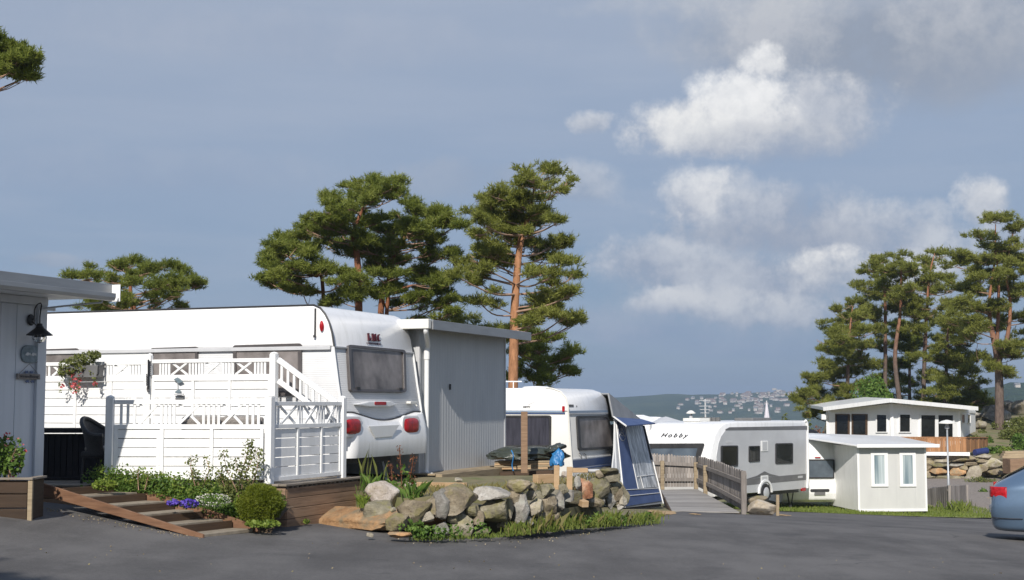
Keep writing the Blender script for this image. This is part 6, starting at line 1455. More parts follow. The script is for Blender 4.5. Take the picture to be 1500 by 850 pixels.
for i, nm in ((0, 'left_wing'), (1, 'right_wing'), (2, 'end')):
    u = (P[i+1]-P[i]).normalized(); n = Vector((u.y, -u.x, 0)); n = n if n.y < 0 else -n
    mb = MB(); mb.slab([P[i]+Z*LZ0, P[i+1]+Z*LZ0, P[i+1]+Z*zt[i+1], P[i]+Z*zt[i]], -n*.2); mb.build('wall', wallm, lo)
    mb = MB(); mb.bar(P[i]+Z*(LZ0)+n*.02, P[i]+Z*(zt[i]-.02)+n*.02, .16, .05, (0, 1, 0)); mb.bar(P[i]+Z*(zt[i]-.1)+n*.02, P[i+1]+Z*(zt[i+1]-.1)+n*.02, .04, .14); mb.build('trim', M['white'], lo, bevel=.01)
    for (k, xa, xb, ya, yb_) in ((0, 1224.5, 1245, 606.5, 638), (0, 1248.5, 1271, 606.5, 638), (0, 1284, 1301, 606.5, 634), (1, 1315.5, 1333.5, 606, 634), (1, 1346, 1371, 606.5, 642), (1, 1371, 1397, 606.5, 642), (2, 1407, 1412, 607, 620), (2, 1416, 1420.5, 607, 620)):
        if k != i: continue
        Qw = [lw(xa, P[i], P[i+1], ya), lw(xb, P[i], P[i+1], ya+.3), lw(xb, P[i], P[i+1], yb_), lw(xa, P[i], P[i+1], yb_)]
        fm = M['white'] if xb < 1340 and xa > 1280 or i == 2 else (M['white'] if xa > 1340 else M['darkwood'])
        window(lo, [q+n*.004 for q in Qw], n, fm, M['pane_black'], (.09, .05), .01, .06)
mb = MB(); th = Vector((0, 0, .16))
A, B, Cc = at(1206, 601, 73.0), at(1304, 588.5, 69.0), at(1432, 600.5, 72.4)
bk = Vector((1.5, 11, .12)); mb.slab([A, B, B+bk, A+bk], th); mb.slab([B+Vector((.003, 0, 0)), Cc, Cc+bk, B+bk+Vector((.003, 0, 0))], th); mb.build('roof', M['white_gel'], lo)
mb = MB(); mb.bar(A+Z*.06+Vector((0, -.05, 0)), B+Z*.06+Vector((0, -.05, 0)), .05, .2); mb.bar(B+Z*.06+Vector((.02, -.05, 0)), Cc+Z*.06+Vector((0, -.05, 0)), .05, .2); mb.build('fascia', M['white'], lo)
mb = MB(); p = at(1212, 611, 73.2); mb.box(p-Vector((.2, 0, 0)), (1, 0, 0), (0, 1, 0), Z, .12, .1, .14); mb.build('wall_box', M['white_pl'], lo, bevel=.02)
# deck and boarded railing
rl = thing('deck_railing', 'orange brown boarded railing of the lodge deck above the stone terrace', 'railing', at(1370, 661, 66.8))
RP = [at(1290, 662, 67), at(1414, 662, 66.5), at(1446, 661, 70.5)]; RT = [at(1290, 641, 67), at(1414, 641.5, 66.5), at(1446, 641.5, 70.5)]
for k, npk in ((0, 34), (1, 11)):
    mb = MB(); u = RP[k+1]-RP[k]; u.z = 0; Ln = u.length; u.normalize(); n = Vector((u.y, -u.x, 0)); n = n if n.y < 0 else -n
    for i in range(npk):
        q = RP[k].lerp(RP[k+1], (i+.5)/npk); t = RT[k].lerp(RT[k+1], (i+.5)/npk); w = Ln/npk*.46; mb.prism([(-w, 0), (w, 0), (w, t.z-q.z), (-w, t.z-q.z)], q+n*(.012 if i % 2 else .03), u, Z, n, 0, .02)
    mb.build('boards', M['orangewood'], rl)
    mb = MB(); mb.bar(RT[k]+Z*.02, RT[k+1]+Z*.02, .12, .04); mb.bar(RP[k].lerp(RT[k], .3)-n*.03, RP[k+1].lerp(RT[k+1], .3)-n*.03, .04, .09); mb.bar(RP[k].lerp(RT[k], .85)-n*.03, RP[k+1].lerp(RT[k+1], .85)-n*.03, .04, .09); mb.build('rail', M['orangewood'], rl)
for f in (0, .33, .66, 1):
    mb = MB(); q = RP[0].lerp(RP[1], f)+Vector((0, .06, 0)); mb.bar(q-Z*.6, q+Z*(RT[0].z-RP[0].z), .1, .1, (0, 1, 0)); mb.build('post', M['orangewood'], rl)
mb = MB(); mb.slab([Vector((v.x, v.y, LZ0+.06)) for v in (RP[0], RP[1], RP[2], c3_, c2, c1, Vector((c1.x-.6, c1.y+.4, 0)))], Vector((0, 0, -.12))); mb.build('deck_floor', M['greydeck'], label='grey floor boards of the lodge deck behind the orange railing', cat='deck')
mb = MB(); mb.bar(at(1335, 664.6, 65.9), at(1420, 665.2, 65.7), .2, .16); mb.build('white_plank', M['white'], label='long white painted plank lying on the stone terrace below the orange railing', cat='plank')
mb = MB(); mb.tube([at(1428, 663, 66), at(1445.5, 660.5, 66.3)], [.15, .16], 14); mb.build('rolled_cover', M['blue_roll'], smooth=True, angle=50, label='dark blue rolled cover at the end of the orange railing', cat='cover')
# stone terrace below
sw2 = thing('terrace_wall', 'dry stone terrace wall of flat slabs below the lodge deck', 'stone wall', at(1400, 702, 66))
RM['s'] = M['rock_pale']
L2 = [(160, 205, 115, 24, 'g'), (440, 230, 140, 36, 'b'), (650, 205, 92, 28, 'p'), (205, 250, 78, 19, 'p'), (180, 295, 95, 23, 'm'), (350, 300, 85, 25, 'g'), (185, 360, 102, 36, 'o'), (380, 360, 78, 42, 'o'), (550, 372, 88, 84, 'p'), (740, 280, 112, 62, 's'), (880, 292, 42, 46, 'b'), (780, 362, 102, 30, 'b'),
      (85, 262, 50, 30, 'b'), (520, 282, 82, 18, 'b'), (95, 420, 65, 20, 'm'), (300, 428, 140, 24, 'm'), (640, 252, 65, 20, 'b'), (60, 320, 50, 30, 'b'), (60, 380, 40, 30, 'b'), (440, 325, 50, 40, 'b'), (480, 430, 60, 26, 'p'), (640, 330, 50, 50, 'b'), (960, 330, 50, 40, 'b'), (850, 240, 50, 20, 'm')]
stone([(a, b, c, d_, m_, 0, .82) for a, b, c, d_, m_ in L2], 66.0, sw2, RM, 1350, 640, 7.08, .5, 400)
stone([(x, y, 30, 14, 'b') for x, y in ((1370, 675), (1400, 680), (1430, 690), (1460, 690), (1370, 695), (1410, 698))], 66.7, sw2, RM, 0, 0, 1, .3, 500)
# other things on the bank
tb_ = thing('timber_planter', 'red brown box with stacked orange timber above the blue car', 'planter', at(1492, 692, 63.5))
p = at(1478, 672, 63.3); mb = MB(); mb.box(p+Vector((1.1, .5, -.36)), (1, 0, 0), (0, 1, 0), Z, 1.05, .5, .34); mb.build('box', M['deckwood'], tb_, bevel=.02)
for k in range(3):
    mb = MB(); q = at(1470+k*2, 669.5-k*3.4, 64.3); mb.box(q+Vector((1.1, .2, 0)), (1, 0, 0), (0, 1, 0), Z, 1.15, .2, .05); mb.build('timber', M['oldbeam'], tb_)
for i, (px, py, hx, hy, d, lab) in enumerate(((1420, 612, 22, 9, 84, 'dark low rock ledge right of the lodge end wall'), (1462, 607, 20, 12, 82, 'large slanting grey rock behind the thick pine trunk'), (1480, 594, 10, 10, 86, 'grey rounded rock top right of the thick pine trunk'), (1498, 596, 14, 10, 85, 'pale broad rock at the top of the right hand bank'), (1437, 622, 9, 7, 78, 'pale rock by the lodge end wall'), (1484, 625, 14, 8, 79, 'dark rock on the bank above the bushes'), (1478, 637, 8, 5, 77, 'small brown rock among the bank bushes'))):
    loose(lab, px, py, hx, hy, d, M['rock_grey'] if i not in (3, 4) else M['rock_pale'], .3*i, .9, 60+i, .4, ax=None)
loose('grey rock beside the gravel path left of the blue car', 1440, 735, 6, 4.5, 52, M['rock_grey'], 0, 1, 81); loose('pale orange rock touching the blue car outline on the gravel path', 1449, 735, 5, 5, 52.4, M['rock_orange'], 0, 1, 82)
def bsh(label, px, py, rx, ry, d, mat, n=900, size=.06, name='shrub', cat='shrub', **k):
    c = at(px, py+ry, d); kx = d/FPX; c.z = min(c.z, gz(c.x, c.y)+.15) if ry*kx*2 > 0 else c.z
    top = at(px, py-ry, d).z; h = top-c.z
    return bush('shrub' if name == 'shrub' else name, label, c, (rx*kx, rx*kx*.8, h*.62), mat, n, size, cat, **k)
BK = [('bright green leafy bush at the right edge of the bank', 1495, 650, 20, 22, 70, 'leaf', 2600, .07), ('low dark green creeper under the thick pine trunk', 1456, 664, 22, 14, 69, 'leaf', 1500, .06), ('yellow green bush right of the thick pine trunk', 1478, 640, 14, 16, 73, 'leaf_olive', 1300, .06),
      ('dry olive bush between rock ledge and orange railing', 1440, 637, 11, 10, 76, 'leaf_olive', 700, .06), ('dark bush behind the right corner of the lodge', 1442, 612, 18, 14, 88, 'leaf_olive', 1400, .07), ('dry brownish scrub on the bank among the rocks', 1492, 622, 20, 14, 76, 'leaf_olive', 1300, .06), ('small weed clump on the gravel path near the blue car', 1438, 722, 11, 9, 56, 'leaf', 500, .04), ('grassy clump at the foot of the terrace wall slabs', 1440, 704, 26, 7, 63, 'leaf_olive', 700, .04),
      ('spreading olive bush below the rock ledge beside the lodge', 1428, 646, 12, 9, 72, 'leaf_olive', 900, .06), ('mid green bush left of the thick pine trunk', 1447, 650, 11, 13, 72, 'leaf', 1100, .06), ('tangled brown green scrub above the bright green bush', 1490, 632, 22, 9, 73, 'leaf_olive', 1200, .06), ('dark shrub at the foot of the big slanting rock', 1466, 622, 14, 10, 78, 'leaf_olive', 1000, .06), ('small yellow green plant on the bank above the timber box', 1474, 660, 10, 7, 68, 'leaf_light', 500, .05),
      ('yellow green hedge bush behind the grey caravan roof', 1056, 614, 16, 9, 58, 'leaf_light', 1200, .07), ('olive hedge bush right of the yellow green one', 1085, 615, 22, 8, 58, 'leaf_olive', 1300, .07), ('low dry hedge left of the folded parasol', 1108, 616, 14, 7, 60, 'leaf_olive', 700, .06), ('dry brown scrub between parasol and lodge', 1178, 616, 26, 16, 62, 'leaf_olive', 1800, .07), ('dark green scrub right of the folded parasol', 1148, 612, 18, 12, 66, 'leaf_olive', 1200, .07), ('reddish bush by the lodge left corner', 1198, 622, 10, 9, 64, 'redleaf', 500, .06)]
for lab, px, py, rx, ry, d, m_, n_, s_ in BK: bsh(lab, px, py, rx, ry, d, M[m_], n_, s_)
bbq = thing('barbecue', 'black kettle barbecue beside the lodge left corner', 'barbecue', at(1189, 648, 56)); p = at(1189, 635, 56)
mb = MB(); mb.lathe(p-Z*.1, [(.06, -.2), (.24, -.08), (.29, .06), (.27, .1), (.2, .2), (.05, .26), (.001, .27)], 18); mb.build('bowl', M['blackm'], bbq, smooth=True)
for k in range(3): mb = MB(); a_ = k*2.1; mb.tube([p+Vector((math.cos(a_)*.12, math.sin(a_)*.12, -.2)), p+Vector((math.cos(a_)*.3, math.sin(a_)*.3, -.95))], .014, 5); mb.build('leg', M['blackm'], bbq)

# ================================================================== car
def car_obj():
    rc = at(1448, 752, 22.0); hd = Vector((math.sin(R(113)), math.cos(R(113)), 0)); sd = Vector((-hd.y, hd.x, 0))  # sd points away from the camera
    W2 = .91; g0 = float(near_h(np.array([rc.x+1.5]), np.array([rc.y])))
    t = thing('parked_car', 'steel blue car partly in view at the right edge of the asphalt', 'car', rc+hd*2.3+sd*W2-Z*(rc.z-g0))
    def Pt(x, y, z): return rc+hd*x+sd*(W2+y)+Z*(g0+z-rc.z)
    # stations: x, sill z, half widths at sill/middle/belt/roof, belt z, roof z
    S = [(0.0, .34, .55, .70, .60, .52, .62, .66), (.04, .24, .66, .80, .74, .60, .80, .90), (.10, .20, .74, .86, .80, .62, .86, .955), (.30, .19, .82, .90, .85, .60, .92, 1.06), (.62, .19, .85, .91, .87, .57, .945, 1.245), (1.0, .19, .86, .91, .88, .57, .95, 1.37), (1.5, .18, .87, .91, .88, .58, .945, 1.425), (2.2, .18, .87, .91, .88, .59, .93, 1.43),
         (2.8, .18, .87, .91, .88, .58, .915, 1.36), (3.3, .18, .86, .91, .87, .56, .90, 1.13), (3.55, .18, .86, .905, .86, .60, .89, .985), (4.0, .19, .84, .89, .84, .60, .83, .90), (4.4, .2, .78, .85, .78, .55, .73, .80), (4.6, .24, .68, .76, .68, .5, .62, .68), (4.66, .34, .55, .64, .58, .45, .52, .56)]
    def ring(s):
        x, z0, ws, wm, wb, wr, zb, zr = s
        h = [(ws*.6, z0), (ws, z0+.02), (ws+.03, z0+.12), (wm, (z0+zb)/2-.05), (wm, (z0+zb)/2+.10), (wb+.012, zb-.10), (wb, zb), (lerp(wb, wr, .5), lerp(zb, zr, .55)), (wr, zr-.04*(zr-zb)/.4), (wr*.72, zr), (wr*.3, zr+.012)]
        return h
    mb = MB(); n = None; V = []
    for s in S:
        h = ring(s); full = [(-y, z) for y, z in h]+[(y, z) for y, z in reversed(h)]
        if n is None: n = len(full)
        V += [Pt(s[0], y, z) for y, z in full]
    F = [(i*n+j, i*n+j+1, (i+1)*n+j+1, (i+1)*n+j) for i in range(len(S)-1) for j in range(n-1)]+[(i*n+n-1, i*n, (i+1)*n, (i+1)*n+n-1) for i in range(len(S)-1)]
    F += [tuple(range(n-1, -1, -1)), tuple((len(S)-1)*n+j for j in range(n))]
    mb.add(V, F); b = mb.build('body', M['carblue'], t, smooth=True, angle=180); m_ = b.modifiers.new('subsurf', 'SUBSURF'); m_.levels = 3; m_.render_levels = 3
    # side glass follows the greenhouse
    def gh(x, v, s_):
        xs_ = [s[0] for s in S]; wb = np.interp(x, xs_, [s[4] for s in S]); wr = np.interp(x, xs_, [s[5] for s in S]); zb = np.interp(x, xs_, [s[6] for s in S]); zr = np.interp(x, xs_, [s[7] for s in S])
        y = lerp(wb, lerp(wb, wr, .5), v/.55) if v < .55 else lerp(lerp(wb, wr, .5), wr, (v-.55)/.45); return Pt(x, s_*(y+.006), lerp(zb, zr, v))
    for s_ in (-1, 1):
        for x0, x1, x0t, x1t in ((.66, .98, 1.02, 1.12), (1.04, 1.98, 1.2, 1.98), (2.06, 3.05, 2.06, 2.72)):
            mb = MB(); mb.grid(lambda u, v: gh(lerp(lerp(x0, x1, u), lerp(x0t, x1t, u), v), lerp(.1, .84, v), s_), 12, 8); o = mb.build('side_window', M['pane_black'], t, smooth=True); q = o.modifiers.new('thick', 'SOLIDIFY'); q.thickness = .012
        mb = MB(); mb.tube([gh(lerp(.6, 3.1, i/20), .06, s_) for i in range(21)], .011, 6); mb.tube(smooth_path([gh(.6, .06, s_), gh(.63, .12, s_), gh(.98, .8, s_), gh(1.2, .9, s_)], 8), .011, 6); mb.build('chrome_trim', M['post_grey'], t, smooth=True)
        # tail light wraps round the corner
        mb = MB()
        def tl(u, v):
            x = lerp(.015, .27, u); z = lerp(.74, .90, v)-.012*(u)*(1-v); wm = np.interp(x, [0, .04, .10, .30], [.60, .725, .795, .868]); return Pt(x-.012*(u < .2), s_*(wm+(.012 if s_ < 0 else -.05)-.05*max(0, (v-.55))), z-.0)
        mb.grid(tl, 14, 8); o = mb.build('tail_light', M['red_lamp'], t, smooth=True); q = o.modifiers.new('thick', 'SOLIDIFY'); q.thickness = .03
        for xw in (.93, 3.72):
            mb = MB(); c = Pt(xw, s_*.80, .325); ax = sd*s_
            mb.lathe(c, [(.001, -.12), (.30, -.12), (.325, -.09), (.325, .08), (.30, .105), (.22, .10), (.001, .06)], 32, ax); w = mb.build('wheel', M['blackp'], t, smooth=True, angle=35)
            mb = MB(); mb.lathe(c, [(.001, .085), (.05, .10), (.06, .09), (.2, .105), (.215, .115), (.22, .10), (.001, .05)], 28, ax); mb.build('rim', M['post_grey'], w, smooth=True, angle=35)
            mb = MB(); mb.prism([(math.cos(R(a_))*.385, math.sin(R(a_))*.385) for a_ in range(0, 360, 15)], Pt(xw, s_*.70, .34), hd, Z, sd*s_, 0, .217); mb.build('wheel_arch', M['blackp'], t)
        mb = MB(); mb.tube([Pt(lerp(.03, .5, i/6), s_*np.interp(lerp(.03, .5, i/6), [0, .04, .1, .3, .62], [.66, .775, .832, .89, .908]), .42-.0*i) for i in range(7)], .006, 5); mb.build('bumper_seam', M['seal'], t)
    mb = MB(); mb.grid(lambda u, v: Pt(lerp(.17, .60, v), lerp(-.44, .44, u), lerp(1.0, 1.245, v)+.004), 8, 6); o = mb.build('rear_window', M['pane_black'], t, smooth=True); q = o.modifiers.new('thick', 'SOLIDIFY'); q.thickness = .01
    mb = MB(); mb.prism(rrect(-.26, .26, -.055, .055, .01), Pt(-.012, 0, .52), sd, Z, -hd, 0, .02); mb.build('number_plate', M['white_pl'], t)
car_obj()

# ================================================================== trees
z8 = dict(ox=380, oy=250, s=3.697)
A1 = [(500, 90, 60, 35), (570, 70, 60, 30), (640, 72, 60, 28), (712, 90, 58, 30), (752, 130, 40, 18), (600, 128, 70, 28), (520, 150, 70, 32), (680, 150, 50, 24), (390, 160, 36, 32), (368, 215, 56, 34), (430, 205, 50, 28), (300, 268, 58, 34), (390, 272, 66, 36), (258, 312, 48, 28), (330, 332, 56, 26), (450, 250, 45, 26), (238, 358, 36, 20), (580, 180, 36, 18), (590, 290, 38, 22), (650, 268, 38, 18),
      (320, 412, 66, 32), (385, 400, 54, 30), (258, 442, 46, 28), (130, 358, 38, 32), (100, 410, 52, 32), (160, 410, 46, 32), (60, 470, 48, 22), (120, 470, 56, 26), (40, 505, 28, 16), (80, 558, 56, 22), (132, 545, 36, 18), (40, 592, 36, 16), (200, 600, 58, 20), (150, 640, 48, 18), (240, 670, 56, 22), (330, 550, 58, 26), (380, 540, 46, 22), (280, 540, 36, 20), (430, 600, 56, 22), (420, 680, 66, 36), (500, 640, 56, 30), (380, 712, 50, 26), (545, 590, 32, 14), (460, 425, 36, 20), (520, 420, 40, 18)]
A2 = [(850, 200, 48, 22), (920, 215, 58, 22), (988, 235, 46, 18), (1020, 268, 36, 16), (900, 250, 56, 20), (762, 250, 46, 28), (822, 292, 46, 20), (960, 298, 56, 15), (1056, 300, 28, 12), (730, 342, 56, 26), (680, 380, 56, 26), (620, 390, 46, 26), (560, 422, 56, 26), (750, 402, 56, 26), (700, 430, 56, 26), (880, 352, 56, 30), (940, 372, 38, 20), (850, 412, 56, 26), (930, 442, 56, 26), (1010, 450, 44, 22), (950, 482, 56, 16), (650, 490, 42, 18), (700, 552, 56, 24), (640, 570, 36, 16), (870, 540, 48, 18), (960, 570, 66, 26), (1032, 600, 38, 22), (820, 612, 76, 30), (890, 642, 76, 34), (760, 642, 66, 30), (682, 652, 66, 26), (640, 682, 46, 22), (1000, 662, 56, 16), (1062, 702, 38, 12), (880, 692, 56, 16), (860, 812, 38, 16), (1042, 770, 36, 12), (965, 730, 30, 12)]
f8 = lambda L: pads_from(L, **z8)
tA = lambda x, y, r: (380+x/3.697, 250+y/3.697, r)
def gpx(px, d): return proj((at(px, 600, d).x, d, gz(at(px, 600, d).x, d)))[1]
pine('pine_tree', 'broad dark pine with leaning reddish trunk behind the big white caravan', 42, [[(525, gpx(525, 42), .24), tA(538, 745, .2), tA(530, 480, .17), tA(510, 340, .12), tA(560, 205, .06), tA(575, 130, .03)], [(476, gpx(476, 42), .13), tA(345, 660, .1), tA(300, 570, .085), tA(235, 520, .06), tA(160, 470, .035)]], f8(A1+[(470, 190, 50, 28), (340, 280, 50, 26), (200, 420, 46, 26), (450, 340, 50, 26), (560, 340, 46, 22), (470, 560, 50, 24), (300, 480, 46, 24), (180, 520, 46, 24), (560, 660, 50, 26)]), M['bark_a'], M['pine1'], seed=1, dens=.27)
pine('pine_tree', 'forked pine with bare lower limbs right of the broad dark pine', 43.5, [[(558, gpx(558, 43.5), .2), tA(658, 760, .17), tA(705, 590, .14), tA(720, 480, .11), tA(785, 365, .075), tA(830, 300, .05), tA(860, 220, .03)], [(566, gpx(566, 43.5), .13), tA(690, 760, .11), tA(740, 660, .08), tA(830, 620, .05)]], f8(A2+[(800, 330, 46, 24), (660, 320, 46, 24), (640, 440, 46, 24), (760, 500, 46, 22), (760, 570, 56, 26), (940, 610, 56, 28), (720, 720, 60, 28), (1000, 620, 50, 26), (820, 690, 56, 26), (600, 500, 40, 22)]), M['bark_a'], M['pine1'], seed=2, dens=.25)
Bp_ = [(330, 50, 36, 22), (390, 35, 36, 18), (440, 42, 42, 20), (480, 80, 32, 16), (440, 110, 46, 15), (360, 90, 46, 26), (310, 90, 28, 18), (222, 130, 46, 22), (270, 120, 40, 20), (170, 150, 40, 20), (140, 202, 32, 26), (200, 190, 50, 26), (280, 165, 46, 20), (180, 230, 40, 18), (290, 212, 38, 16), (380, 182, 40, 16), (390, 230, 50, 22), (440, 225, 32, 12), (340, 262, 56, 20), (222, 270, 56, 22), (280, 282, 46, 20), (160, 272, 28, 16), (440, 292, 40, 15), (380, 312, 46, 15), (452, 312, 30, 12), (130, 342, 56, 26), (190, 342, 56, 20), (90, 380, 36, 22), (122, 412, 56, 26), (180, 392, 46, 20), (90, 430, 28, 13), (150, 440, 36, 13), (390, 362, 56, 12), (460, 376, 36, 12), (380, 412, 36, 15), (432, 416, 46, 12), (500, 422, 42, 18), (430, 482, 56, 16), (490, 490, 28, 12), (160, 522, 32, 10), (210, 530, 38, 13), (400, 562, 56, 26), (360, 546, 36, 16), (460, 572, 46, 20), (500, 592, 28, 16), (350, 592, 36, 12), (255, 345, 36, 14), (310, 130, 30, 16), (250, 225, 30, 14)]
tB = lambda x, y, r: (640+x/2.5, 235+y/2.5, r)
pine('pine_tree', 'tall straight pine with bright orange trunk behind the grey shed', 40, [[(751, gpx(751, 40), .30), tB(279, 830, .255), tB(283, 620, .23), tB(286, 520, .21), tB(303, 320, .165), tB(333, 210, .11), tB(350, 140, .06), tB(360, 60, .03)]], pads_from(Bp_+[(300, 165, 46, 22), (240, 165, 46, 22), (350, 130, 46, 22), (250, 245, 46, 22), (320, 300, 46, 20), (210, 320, 50, 24), (240, 380, 46, 18), (160, 360, 50, 24), (440, 540, 50, 24), (410, 520, 46, 20), (440, 445, 46, 16), (360, 200, 40, 18)], 640, 235, 2.5), M['bark_b'], M['pine2'], seed=3, depth=2.4, limbmat=mottled('pinkish_pine_limb', (.26, .16, .11), (.46, .31, .23), 5, .9))
Cp = [(330, 640, 46, 18), (372, 632, 56, 18), (340, 672, 56, 20), (400, 660, 40, 16), (350, 702, 50, 18), (420, 722, 58, 20), (480, 712, 38, 18), (340, 742, 50, 20), (400, 762, 50, 20), (468, 772, 48, 18), (502, 772, 28, 11), (350, 792, 50, 22), (420, 812, 56, 20), (300, 700, 40, 30), (290, 770, 40, 30), (370, 690, 40, 18), (450, 745, 40, 14)]
pine('pine_tree', 'low bushy pine beside the foot of the orange trunk', 47, [[(789, gpx(789, 47), .16), tB(372, 830, .13), tB(372, 740, .1), tB(375, 640, .04)]], pads_from(Cp, 640, 235, 2.5), M['bark_a'], M['pine1'], seed=4, depth=1.8)
Dp = [(60, 590, 50, 26), (112, 592, 56, 30), (180, 612, 56, 24), (30, 612, 40, 22), (222, 622, 30, 22), (90, 630, 80, 26), (170, 650, 70, 26), (20, 650, 50, 24), (255, 640, 30, 24)]
pine('pine_tree', 'young pine top showing above the grey shed roof', 46, [[(690, gpx(690, 46), .12), tB(115, 680, .09), tB(115, 600, .03)]], pads_from(Dp, 640, 235, 2.5), M['bark_a'], M['pine2'], seed=5, depth=1.6)
Ep = [(150, 393, 27, 9), (120, 405, 23, 8), (180, 388, 27, 9), (170, 410, 32, 11), (205, 400, 27, 10), (235, 392, 25, 8), (215, 418, 32, 11), (150, 425, 27, 11), (185, 432, 32, 11), (250, 412, 23, 9), (272, 405, 18, 7), (280, 420, 11, 7), (250, 430, 25, 11), (225, 440, 27, 9), (130, 435, 23, 9), (160, 445, 27, 8), (105, 407, 12, 6), (195, 384, 18, 6), (262, 440, 20, 8), (205, 450, 40, 9), (140, 452, 30, 8)]
pine('pine_tree', 'round crowned pine rising behind the roof of the big white caravan', 46, [[(196, gpx(196, 46), .22), (196, 470, .18), (192, 440, .13), (190, 400, .05)]], Ep, M['bark_a'], M['pine1'], seed=6, depth=2.2)
Fp = [(8, 62, 22, 11), (-6, 48, 18, 8), (22, 76, 22, 10), (44, 84, 20, 8), (12, 92, 24, 9), (24, 104, 20, 7), (-18, 70, 26, 14), (50, 95, 10, 5), (44, 113, 9, 4), (30, 72, 14, 6), (-30, 100, 26, 14), (-60, 60, 40, 20), (-70, 110, 40, 20), (-110, 80, 44, 24), (-100, 20, 50, 20), (-50, 10, 40, 18), (-150, 120, 44, 22), (-160, 50, 44, 24)]
pine('pine_tree', 'pine whose dark branch tip reaches into the top left of the picture', 27, [[(-120, 640, .26), (-118, 400, .22), (-112, 200, .17), (-100, 60, .1), (-95, 0, .04)]], [(x-9, y+1, rx*.72, ry*.72) for x, y, rx, ry in Fp], M['bark_a'], M['pine1'], seed=7, depth=.9, L=.12, dens=.5)
z7 = lambda L: pads_from(L, 1150, 290, 2.577); t7 = lambda x, y, r: (1150+x/2.577, 290+y/2.577, r)
kw = dict(L=.22, W=.036, dens=.68, group='pines behind the lodge', k=13)
T5 = [(790, 80, 58, 30), (872, 110, 46, 26), (740, 140, 56, 26), (800, 190, 76, 30), (880, 200, 48, 36), (690, 215, 56, 30), (720, 280, 56, 30), (860, 290, 56, 30), (660, 320, 46, 26), (760, 350, 56, 26), (860, 370, 50, 26), (680, 400, 66, 30), (800, 410, 56, 26), (890, 440, 36, 26), (640, 470, 56, 26), (730, 500, 50, 22), (870, 520, 46, 26), (800, 640, 56, 30), (760, 610, 36, 22), (870, 600, 36, 16), (640, 250, 40, 22), (920, 260, 50, 40), (930, 350, 50, 40), (960, 160, 50, 40), (960, 450, 50, 30), (950, 560, 46, 24), (690, 460, 40, 20)]
pine('pine_tree', 'tallest pine of the right hand group with a thick forked trunk', 78, [[(1464, gpx(1464, 78), .47), t7(808, 690, .38), t7(800, 590, .34), t7(775, 470, .2), t7(772, 380, .14), t7(790, 250, .09), t7(795, 100, .04)], [t7(810, 610, .26), t7(840, 520, .2), t7(850, 400, .15), t7(835, 280, .1), t7(860, 130, .05)], [t7(800, 560, .2), t7(805, 420, .16), t7(805, 290, .11), t7(790, 170, .05)]], z7(T5+[(800, 300, 60, 30), (825, 450, 60, 30), (790, 240, 50, 26), (845, 330, 50, 26), (775, 420, 50, 26), (730, 230, 50, 26), (850, 250, 50, 26), (700, 340, 50, 26), (745, 440, 50, 26), (820, 560, 46, 22), (680, 520, 50, 26), (660, 420, 46, 24)]), M['bark_c'], M['pine2'], seed=8, depth=3.4, **kw)
T4 = [(590, 215, 42, 18), (545, 250, 56, 26), (500, 290, 46, 26), (600, 282, 36, 26), (540, 350, 66, 26), (490, 400, 56, 26), (590, 400, 56, 30), (560, 460, 66, 26), (500, 500, 46, 22), (600, 520, 46, 22), (620, 340, 40, 24), (560, 300, 40, 20)]
pine('pine_tree', 'slim pine with pale straight trunk in the middle of the right hand group', 86, [[(1353, gpx(1353, 86), .26), t7(522, 770, .24), t7(530, 520, .2), t7(545, 300, .11), t7(565, 210, .04)]], z7(T4), M['bark_c'], M['pine2'], seed=9, depth=2.6, **kw)
T3 = [(440, 222, 38, 18), (440, 300, 56, 26), (410, 350, 56, 26), (460, 345, 46, 22), (400, 260, 36, 20), (470, 270, 34, 20), (430, 390, 56, 24), (470, 440, 40, 20)]
pine('pine_tree', 'slim pine with curving orange trunk left of the pale straight one', 84, [[(1318, gpx(1318, 84), .29), t7(432, 770, .26), t7(415, 600, .22), t7(436, 420, .15), t7(438, 240, .05)]], z7(T3), M['bark_c'], M['pine2'], seed=10, depth=2.4, **kw)
T2 = [(350, 235, 46, 18), (310, 330, 56, 22), (370, 370, 76, 26), (290, 400, 50, 26), (330, 440, 76, 30), (250, 460, 56, 26), (370, 300, 46, 22), (340, 270, 40, 16), (390, 420, 46, 22)]
pine('pine_tree', 'dark trunked pine with a high flat tuft left of the curving orange trunk', 87, [[(1297, gpx(1297, 87), .23), t7(378, 690, .22), t7(378, 400, .16), t7(368, 300, .1), t7(350, 240, .04)]], z7(T2), M['bark_c'], M['pine2'], seed=11, depth=2.6, **kw)
T1 = [(250, 400, 32, 18), (190, 490, 56, 26), (250, 510, 66, 30), (150, 540, 42, 26), (210, 580, 76, 34), (300, 560, 66, 30), (160, 620, 46, 26), (110, 680, 46, 26), (200, 660, 76, 34), (290, 640, 66, 34), (90, 740, 42, 26), (160, 740, 66, 34), (250, 720, 66, 34), (110, 790, 56, 26), (200, 800, 56, 34), (330, 500, 50, 26), (80, 800, 40, 22), (280, 450, 40, 22)]
pine('pine_tree', 'dense low pine at the left end of the right hand group', 84, [[(1240, gpx(1240, 84), .26), t7(235, 780, .22), t7(240, 560, .15), t7(255, 410, .04)]], z7(T1+[(160, 580, 50, 28), (220, 440, 40, 24), (260, 620, 60, 30), (140, 680, 50, 30), (60, 760, 36, 20), (300, 720, 60, 36), (220, 560, 50, 28)]), M['bark_c'], M['pine2'], seed=12, depth=2.8, **kw)
T6 = [(480, 560, 66, 34), (470, 620, 56, 26), (420, 520, 50, 26), (450, 700, 50, 36), (540, 740, 56, 26), (400, 640, 40, 30), (520, 680, 50, 30), (440, 480, 50, 22)]
